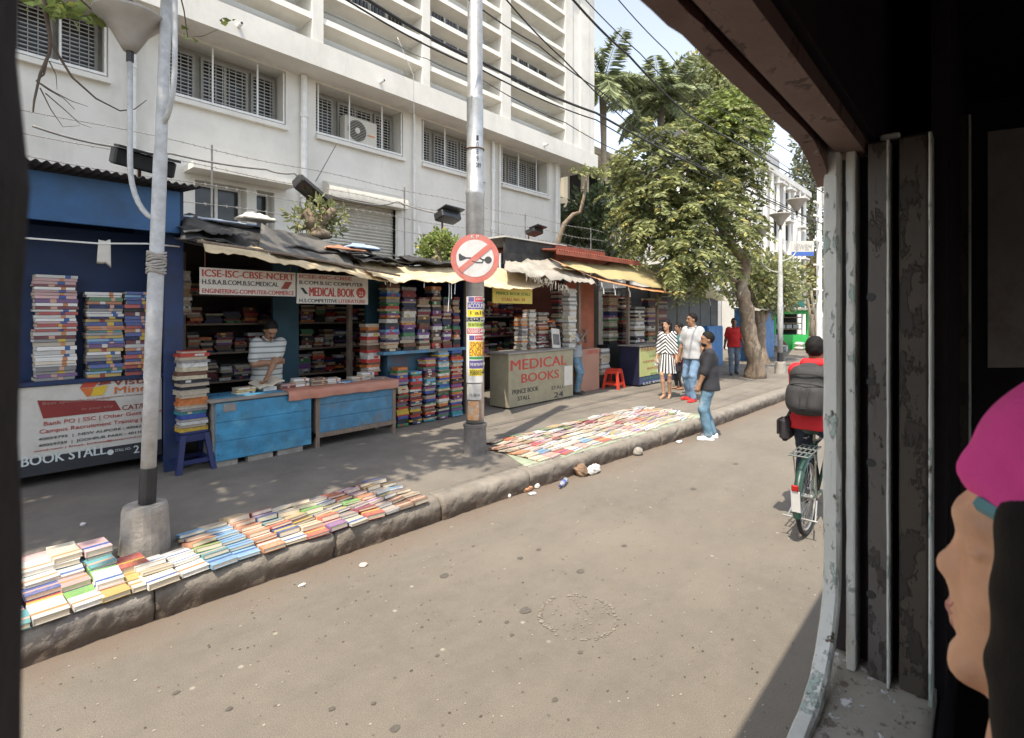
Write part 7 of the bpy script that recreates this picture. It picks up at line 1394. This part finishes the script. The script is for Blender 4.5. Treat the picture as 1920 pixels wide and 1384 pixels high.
for nm, pts, r_ in (('frame_tube', [Bp(.42, .30), Bp(.28, .80)], .015), ('frame_tube', [Bp(.28, .76), Bp(.92, .80)], .015), ('frame_tube', [Bp(.42, .30), Bp(.95, .70)], .016), ('fork', [Bp(.90, .86), Bp(1.0, .60), Bp(1.15, RW)], .014), ('handlebar', [Bp(.62, .98, .25), Bp(.80, 1.0, .25), Bp(.90, 1.0, .1), Bp(.90, 1.0, -.1), Bp(.80, 1.0, -.25), Bp(.62, .98, -.25)], .012), ('stem', [Bp(.93, .78), Bp(.89, 1.0)], .013), ('seat_post', [Bp(.28, .78), Bp(.26, .90)], .013)):
    g = MB(); g.tube(pts, r_, 8); g.build(nm, bgreen if 'frame' in nm or nm == 'fork' else chrome, bk, smooth=True)
for q in (-.055, .055):
    g = MB(); g.tube([Bp(0, RW, q), Bp(.42, .30, q*.6)], .009, 6); g.build('chain_stay', bgreen, bk); g = MB(); g.tube([Bp(0, RW, q), Bp(.28, .78, q*.4)], .008, 6); g.build('seat_stay', bgreen, bk); g = MB(); g.tube([Bp(0, RW, q*1.4), Bp(-.12, .76, q*1.6)], .006, 6); g.build('carrier_stay', chrome, bk)
    g = MB(); g.tube([Bp(-.02, RW-.02, q*1.5), Bp(-.20, .20, q*2.0)], .007, 6); g.build('stand_leg', chrome, bk)
g = MB(); g.tube([Bp(-.20, .20, -.13), Bp(-.20, .20, .15)], .009, 6); g.build('stand_foot', chrome, bk)
g = MB()
for q in (-.075, -.038, 0, .038, .075): g.tube([Bp(-.30, .765, q), Bp(.18, .775, q)], .0065, 6)
for x_ in (-.30, -.14, .02, .18): g.tube([Bp(x_, .768, -.078), Bp(x_, .768, .078)], .0075, 6)
g.build('carrier', mat('carrier_dull', (.16, .17, .16), .5, .3, 9, .1, metal=.5), bk, kind='stuff')
g = MB()
for q in (-.05, .05):
    g.tube([Bp(.20+.022*math.cos(a), .82+.012*a/2, q+.022*math.sin(a)) for a in [i*.5 for i in range(14)]], .005, 5)
g.build('saddle_spring', chrome, bk, kind='stuff')
sdf_obj('saddle', [('c', (.16, 0, .93), (.26, 0, .935), .05, .05, .03, 0), ('c', (.15, -.055, .93), (.15, .055, .93), .035, .035, .03, 0), ('c', (.26, 0, .935), (.42, 0, .93), .045, .018, .03, 0)], .009, mat('saddle_green', (.015, .05, .03), .35, .2), bk)
g = MB(); T = Matrix.Translation(Bp(-.385, .40)) @ Matrix.Rotation(R(-9), 4, 'Y'); g.bbox((-.004, -.036, -.10), (.004, .036, .09), .003, 0, T); g.build('number_plate', mat('plate_white', (.68, .66, .64), .4, .05), bk); g = MB(); g.bbox((-.012, -.028, .09), (.004, .028, .145), .01, 0, T); g.build('reflector', mat('reflector_red', (.45, .015, .01), .2, .1), bk)
g = MB(); g.lathe(Bp(.42, .30, .045), [(.10, 0), (.10, .006)], 24, axis='y'); g.tube([Bp(.42, .30, -.1), Bp(.42, .30, .1)], .012, 8); g.tube([Bp(.42, .30, .08), Bp(.50, .15, .08)], .010, 6); g.tube([Bp(.42, .30, -.08), Bp(.34, .45, -.08)], .010, 6); g.build('crank_set', chrome, bk, kind='stuff')
for q, x_, z_ in ((1, .50, .15), (-1, .34, .45)): g = MB(); g.box(Bp(x_-.045, z_-.012, .09*q if q > 0 else -.19), Bp(x_+.045, z_+.012, .19 if q > 0 else -.09)); g.build('pedal', black, bk)
rd, I = person('cyclist in red shirt with dark grey backpack riding away', (BX+.22, BYK, 0), 0, 1.72, {'pelvis': (0, 0, 1.015), 'lean': .16, 'yaw': -.1, 'hand_l': (.46, .25, 1.06), 'hand_r': (.46, -.25, 1.06), 'elb_l': (-.3, 1, -.3), 'elb_r': (-.3, -1, -.3), 'palm_l': (0, 0, 1), 'palm_r': (0, 0, 1), 'curl_l': 1.1, 'curl_r': 1.1, 'foot_l': (.22, .15, .265), 'foot_r': (.08, -.15, .56), 'toe_l': 0, 'toe_r': 0},
       dict(skin=sk_m, shirt=mat('shirt_red', (.55, .015, .02), .8, .1, 6, .2), sleeve='long', trousers=denim_d, shoe=black, loose=.022, wide=1.05, collar=1))
up, fw, lf, ch = I['up'], I['fw'], I['lf'], I['ch']; c0 = ch-fw*.225-up*.08
sdf_obj('hood', [('c', I['nk']-lf*.07-fw*.04-up*.01, I['nk']+lf*.07-fw*.04-up*.01, .05, .05, .03, 0), ('c', I['nk']-lf*.08-up*.03, I['nk']-lf*.03+fw*.07-up*.05, .035, .03, .03, 0), ('c', I['nk']+lf*.08-up*.03, I['nk']+lf*.03+fw*.07-up*.05, .035, .03, .03, 0)], .011, MATS['shirt_red'], rd)
bpk = mat('backpack_grey', (.036, .034, .034), .75, .25, 9, .3); Rb = np.array([tuple(fw), tuple(lf), tuple(up)]).T
pk_t = sdf_obj('backpack', [('c', c0+up*.13-lf*.06+fw*.02, c0+up*.13+lf*.06+fw*.02, .10, .10, .05, 0), ('c', c0-up*.12-lf*.07, c0-up*.12+lf*.07, .11, .11, .05, 0), ('c', c0-up*.03-lf*.07, c0-up*.03+lf*.07, .115, .115, .05, 0), ('c', c0-up*.14-fw*.06-lf*.06, c0-up*.03-fw*.06-lf*.06, .07, .065, .03, 0), ('c', c0-up*.14-fw*.06+lf*.06, c0-up*.03-fw*.06+lf*.06, .07, .065, .03, 0), ('c', c0+up*.23-lf*.03+fw*.06, c0+up*.23+lf*.03+fw*.06, .03, .03, .03, 0)], .014, bpk, None, wob=.003, wf=7); pk_t.location = rd.location; tag(pk_t, 'bulging dark grey backpack on the back of the cyclist', 'backpack')
for zc, rx in ((.12, .085), (.03, .11), (-.19, .10)):
    g = MB(); g.tube([c0+up*(zc+.02*math.cos(a*1.2))-fw*(rx*math.cos(a)+.018)+lf*.15*math.sin(a) for a in [-1.2+2.4*i/14 for i in range(15)]], .005, 5); g.build('seam', black, pk_t, local=True)
for q in (-1, 1): g = MB(); g.tube([c0-up*.18-fw*.148+lf*.03*q, c0-up*.06-fw*.152+lf*.03*q, c0+up*.03-fw*.135+lf*.03*q], .004, 5); g.build('seam', black, pk_t, local=True)
for q in (-1, 1): g = MB(); g.tube([c0+up*.22+fw*.10+lf*.09*q, I['sh'][q]*.6+I['shc']*.4+up*.075, I['ch']+fw*.13+lf*.09*q, c0-up*.2+fw*.12+lf*.12*q], .017, 6); g.build('strap', black, pk_t, local=True, smooth=True)
g = MB(); g.bbox((-.17, .165, .80), (.05, .255, 1.02), .03); g.bbox((-.16, .256, .86), (.04, .275, 1.0), .008); pch = g.build('side_bag', mat('bag_black', (.022, .018, .02), .6, .2, 6, .2), None, local=True); pch.location = rd.location; tag(pch, 'small black bag hanging at the hip of the cyclist', 'bag')
g = MB(); g.tube([(-.06, .21, 1.01), (-.05, .17, 1.10), (-.02, .12, 1.2)], .012, 6); g.build('strap', black, pch, local=True)
# ------------------------------------------------------------------ passenger in the tram, profile towards the window
def face_px(u, v, Z=.57): return ZP(u, v, Z)
nt_p = face_px(1756, 1056); C0 = Vector((nt_p.x+.02, nt_p.y-.108, nt_p.z+.005)); psg = thing('person', 'passenger in magenta headscarf looking out of the tram window', 'person', (C0.x, C0.y, .8)); o0 = Vector(psg.location)
sk_p = mat('skin_passenger', (.76, .40, .23), .42, .12, 26, .15, bscale=260); L3 = lambda f_, s_, z: tuple(C0+Vector((s_, f_, z))-o0)   # forward = +y, side = x
pr = [('e', L3(-.005, 0, .035), (.074, .094, .10), None, .02, 0), ('e', L3(.035, 0, -.055), (.052, .060, .07), None, .035, 0), ('c', L3(.076, 0, .03), L3(.094, 0, -.010), .010, .0135, .014, 0), ('c', L3(.094, 0, -.010), L3(.088, 0, -.022), .0135, .009, .01, 0), ('e', L3(.076, 0, .05), (.045, .018, .014), None, .02, 0), ('c', L3(.083, -.012, -.108), L3(.083, .012, -.108), .017, .017, .02, 0),
      ('e', L3(.091, 0, -.055), (.020, .0115, .0072), None, .004, 2), ('e', L3(.088, 0, -.068), (.018, .0115, .0078), None, .004, 2), ('c', L3(.084, 0, -.03), L3(.084, 0, -.047), .014, .012, .01, 0)]
for q in (-1, 1): pr += [('e', L3(.05, .036*q, -.018), (.026, .03, .028), None, .02, 0), ('e', L3(.072, .034*q, .022), (.016, .0125, .0095), None, .004, 0), ('c', L3(.088, .011*q, -.018), L3(.083, .013*q, -.02), .0078, .0068, .007, 0)]
pr += [('c', L3(-.01, 0, -.05), L3(-.04, 0, -.17), .05, .055, .03, 0), ('c', L3(-.04, -.14, -.24), L3(-.04, .14, -.24), .06, .06, .05, 0), ('c', L3(-.05, 0, -.2), L3(-.06, 0, -.62), .12, .14, .05, 0)]
for q in (-1, 1): pr += [('c', L3(-.04, .17*q, -.25), L3(.0, .2*q, -.5), .05, .04, .03, 0), ('c', L3(0, .2*q, -.5), L3(.12, .1*q, -.60), .04, .028, .03, 0)]; pr += hand_prims(L3(.12, .1*q, -.60), (0, 0, 0) if False else (-.2*q, 1, -.2), (0, 0, 1), 0, .6)
sdf_obj('body', pr, .0052, [sk_p, eye_m, mat('lips_pink', (.50, .19, .15), .35, .1, 9, 0)], psg)
mg = mat('scarf_magenta', (.90, .07, .36), .75, .1, 6, .4, bscale=90)
sdf_obj('headscarf', [('e', L3(-.045, 0, .105), (.10, .125, .095), None, .03, 0), ('e', L3(-.07, 0, .14), (.105, .125, .095), None, .03, 0), ('c', L3(.035, -.075, .08), L3(.068, 0, .092), .018, .018, .02, 0), ('c', L3(.068, 0, .092), L3(.035, .07, .08), .018, .018, .02, 0), ('c', L3(.01, -.088, .10), L3(-.05, -.105, .13), .016, .02, .015, 0), ('c', L3(.03, -.075, .12), L3(-.06, -.095, .19), .016, .02, .015, 0), ('c', L3(.05, -.04, .115), L3(-.04, -.07, .215), .014, .018, .012, 0), ('c', L3(.02, -.092, .075), L3(-.07, -.115, .09), .012, .016, .012, 0)], .007, mg, psg, cuts=[((0, .25, -.97), float(np.dot((0, .25, -.97), L3(.06, 0, .062))))], wob=.003, wf=13)
hair_p = mat('hair_strands', (.014, .010, .009), .38, .6, 90, .8, stretch=(1, 1, .03), bscale=60, spec=.35)
sdf_obj('hair', [('e', L3(-.03, 0, .02), (.086, .088, .11), None, .02, 0), ('c', L3(.038, -.066, .07), L3(.040, -.068, .0), .024, .022, .02, 0), ('c', L3(.040, -.068, .0), L3(.046, -.066, -.07), .022, .020, .02, 0), ('c', L3(.046, -.066, -.07), L3(.028, -.08, -.17), .021, .03, .02, 0), ('c', L3(.02, -.078, .07), L3(.025, -.085, -.16), .03, .03, .02, 0), ('c', L3(.0, -.08, .05), L3(.0, -.085, -.15), .04, .045, .03, 0), ('c', L3(.0, -.085, -.12), L3(-.01, -.09, -.34), .045, .05, .03, 0), ('c', L3(-.005, .07, .05), L3(-.02, .085, -.32), .03, .04, .03, 0), ('c', L3(-.07, 0, 0), L3(-.10, 0, -.35), .08, .07, .03, 0)], .006, hair_m, psg, wob=.0008, wf=26)
sdf_obj('dress', [('c', L3(-.05, -.14, -.25), L3(-.05, .14, -.25), .075, .075, .05, 0), ('c', L3(-.06, 0, -.25), L3(-.07, 0, -.64), .135, .16, .05, 0), ('c', L3(-.04, .17, -.26), L3(.0, .2, -.5), .065, .055, .03, 0), ('c', L3(-.04, -.17, -.26), L3(.0, -.2, -.5), .065, .055, .03, 0)], .012, mat('dress_dark', (.03, .02, .028), .85, .2), psg, cuts=[((0, 0, 1), L3(0, 0, -.20)[2])])
g = MB(); g.tube([L3(.072, -.038, .072), L3(.052, -.068, .07), L3(.02, -.083, .068)], .008, 6); g.build('hair_band', mat('band_teal', (.12, .30, .33), .6, .1), psg, local=True)
